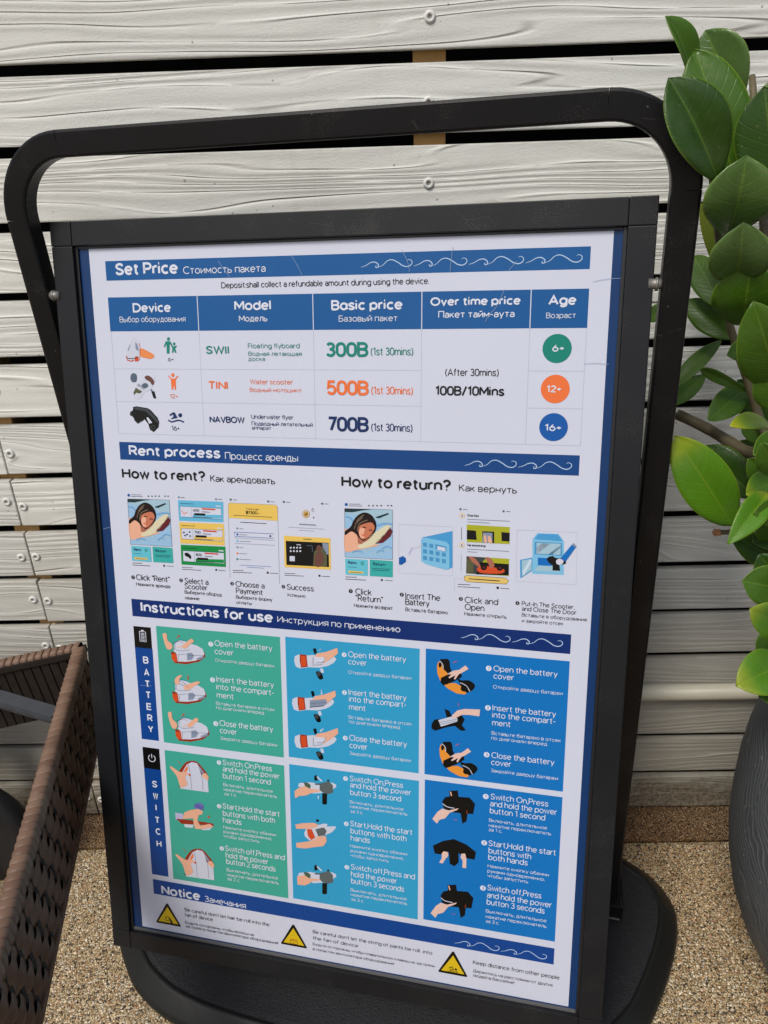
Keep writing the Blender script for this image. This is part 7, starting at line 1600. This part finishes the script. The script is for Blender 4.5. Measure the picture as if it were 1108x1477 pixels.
# wrapped strands over the rim: one mesh, many copies
def wrap_mesh():
    bm = bmesh.new(); w2 = .0057; prof_ = [(-RWD-.001, -.012), (-RWD-.0008, -.001), (-RWD+.002, .0018), (-RWD/2, .0026), (-.0025, .0018), (.0010, -.0012), (.0014, -.017)]
    NSX = 6; R_ = []
    for i in range(NSX+1):
        q = -1+2*i/NSX; hgt = .0016*(1-q**4) - .0013*(q+1)/2
        row = []
        for kk, (o_, z_) in enumerate(prof_):
            skew = .0035*(kk/(len(prof_)-1)-.5)*-1
            sx = q*w2 + skew*1.6
            nx, nz = (0, 1) if 1 < kk < 5 else ((-1, 0) if kk <= 1 else (1, 0))
            row.append(bm.verts.new((sx, o_+nx*hgt, z_+nz*hgt)))
        R_.append(row)
    for i in range(NSX):
        for j in range(len(prof_)-1):
            f = bm.faces.new((R_[i][j], R_[i+1][j], R_[i+1][j+1], R_[i][j+1])); f.smooth = True
    bmesh.ops.recalc_face_normals(bm, faces=bm.faces[:])
    for f in bm.faces:
        if f.calc_center_median().z > .001 and f.normal.z < 0: bmesh.ops.reverse_faces(bm, faces=bm.faces[:]); break
    me = bpy.data.meshes.new('rim_wrap'); bm.to_mesh(me); bm.free(); me.materials.append(MT['wick_lit']); return me
WM = wrap_mesh()
Mx = Matrix(((*DL,), (*DN,), (0, 0, 1))).transposed().to_4x4()
def wraps(origin, Mb, n, step=.0117):
    for i in range(n):
        M2 = Mb.copy(); M2.translation = origin + (Mb.to_3x3() @ Vector((step*(i+.5), 0, 0))) - lg.location
        o = bpy.data.objects.new('rim_wrap', WM); link(o, lg)
        o.matrix_local = M2 @ Matrix.Rotation(random.uniform(-.03, .03), 4, 'Z')
wraps(Cn, Mx, 110)
# end panel, at right angles, sloping a little
EL = .66; DE = Vector((-.9796, -.2009, -.10)).normalized()
Me = Matrix((tuple(DE), tuple(Vector((.2009, -.9796, 0))*-1), tuple(DE.cross(Vector((.2009, -.9796, 0))*-1).normalized()))).transposed().to_4x4()
if Me.col[2].z < 0: Me.col[2] = -Me.col[2]
def ebox(s0, s1, o0, o1, z0, z1, bev=.001):
    bm = box_bm(s0, s1, o0, o1, z0, z1, bev); M3 = Me.copy(); M3.translation = Cn + Vector((0, 0, 0)); bm.transform(M3)
    bmesh.ops.recalc_face_normals(bm, faces=bm.faces[:]); bm.transform(LT); return bm
from_bm('end_rail', ebox(.0, EL, -.002, .016, -.016, -.0035, .002), MT['wickin'], lg)
from_bm('end_board', ebox(.004, EL, .004, .009, -.125, -.004), MT['wickin'], lg)
for i in range(46):
    from_bm('inner_strand', ebox(.006+i*.0142, .006+i*.0142+.0125, .0012, .0038, -.123, -.014, .0009), MT['wickin'], lg)
Mw = Me.copy()
wraps(Cn + Vector((0, 0, 0)) + (Me.to_3x3() @ Vector((.008, .018, 0))), Mw, 55)
# mirrored far side, legs, strut, wheel (mostly beyond the left edge)
from_bm('far_side_board', obox(.0, LEN, -EL-.012, -EL, -HT, -.002), MT['wick'], lg)
from_bm('far_rim', obox(.0, LEN, -EL-.016, -EL+.006, -.005, .006, .002), MT['wick_lit'], lg)
for s0, o0 in ((LEN-.06, -.03), (LEN-.06, -EL+.01)): from_bm('leg', obox(s0, s0+.035, o0-.035, o0, -ZR, -HT, .002), MT['wick'], lg)
def P3(x, y, z): return Vector((x, y, z))
bm = sweep([(-1.20, 1.105, .452), (-.6185, .911, .4198), (-.5175, .877, .4142)], [(-.011, -.007), (.011, -.007), (.0125, 0), (.011, .007), (-.011, .007), (-.0125, 0)], up=(0, 0, 1)); bm.transform(LT)
from_bm('strut', bm, MT['strut'], lg)
WC = Vector((-.757, .94, .11)); WMx = Matrix.Translation(WC - lg.location) @ Matrix.Rotation(-.10, 4, 'Z') @ Matrix.Rotation(math.radians(90), 4, 'X')
wh = from_bm('wheel', lathe([(.052, -.014), (.092, -.021), (.104, -.018), (.110, -.008), (.1105, 0), (.110, .008), (.104, .018), (.092, .021), (.052, .014)], 56), MT['tyre'], lg, WMx, True)
from_bm('wheel_hub', lathe([(.0, -.012), (.018, -.020), (.024, -.012), (.040, -.006), (.051, -.012), (.053, .0), (.051, .012), (.024, .012), (.0, .012)], 40), MT['rim'], wh, None, True)
from_bm('axle', sweep([(-.757, .80, .11), (-.757, 1.0, .11)], circle_prof(.008, 12), up=(0, 0, 1)), MT['strut'], lg, LT, True)
from_bm('wheel_fork', box_bm(-.777, -.737, .965, .985, .10, .33, .002), MT['strut'], lg, LT)
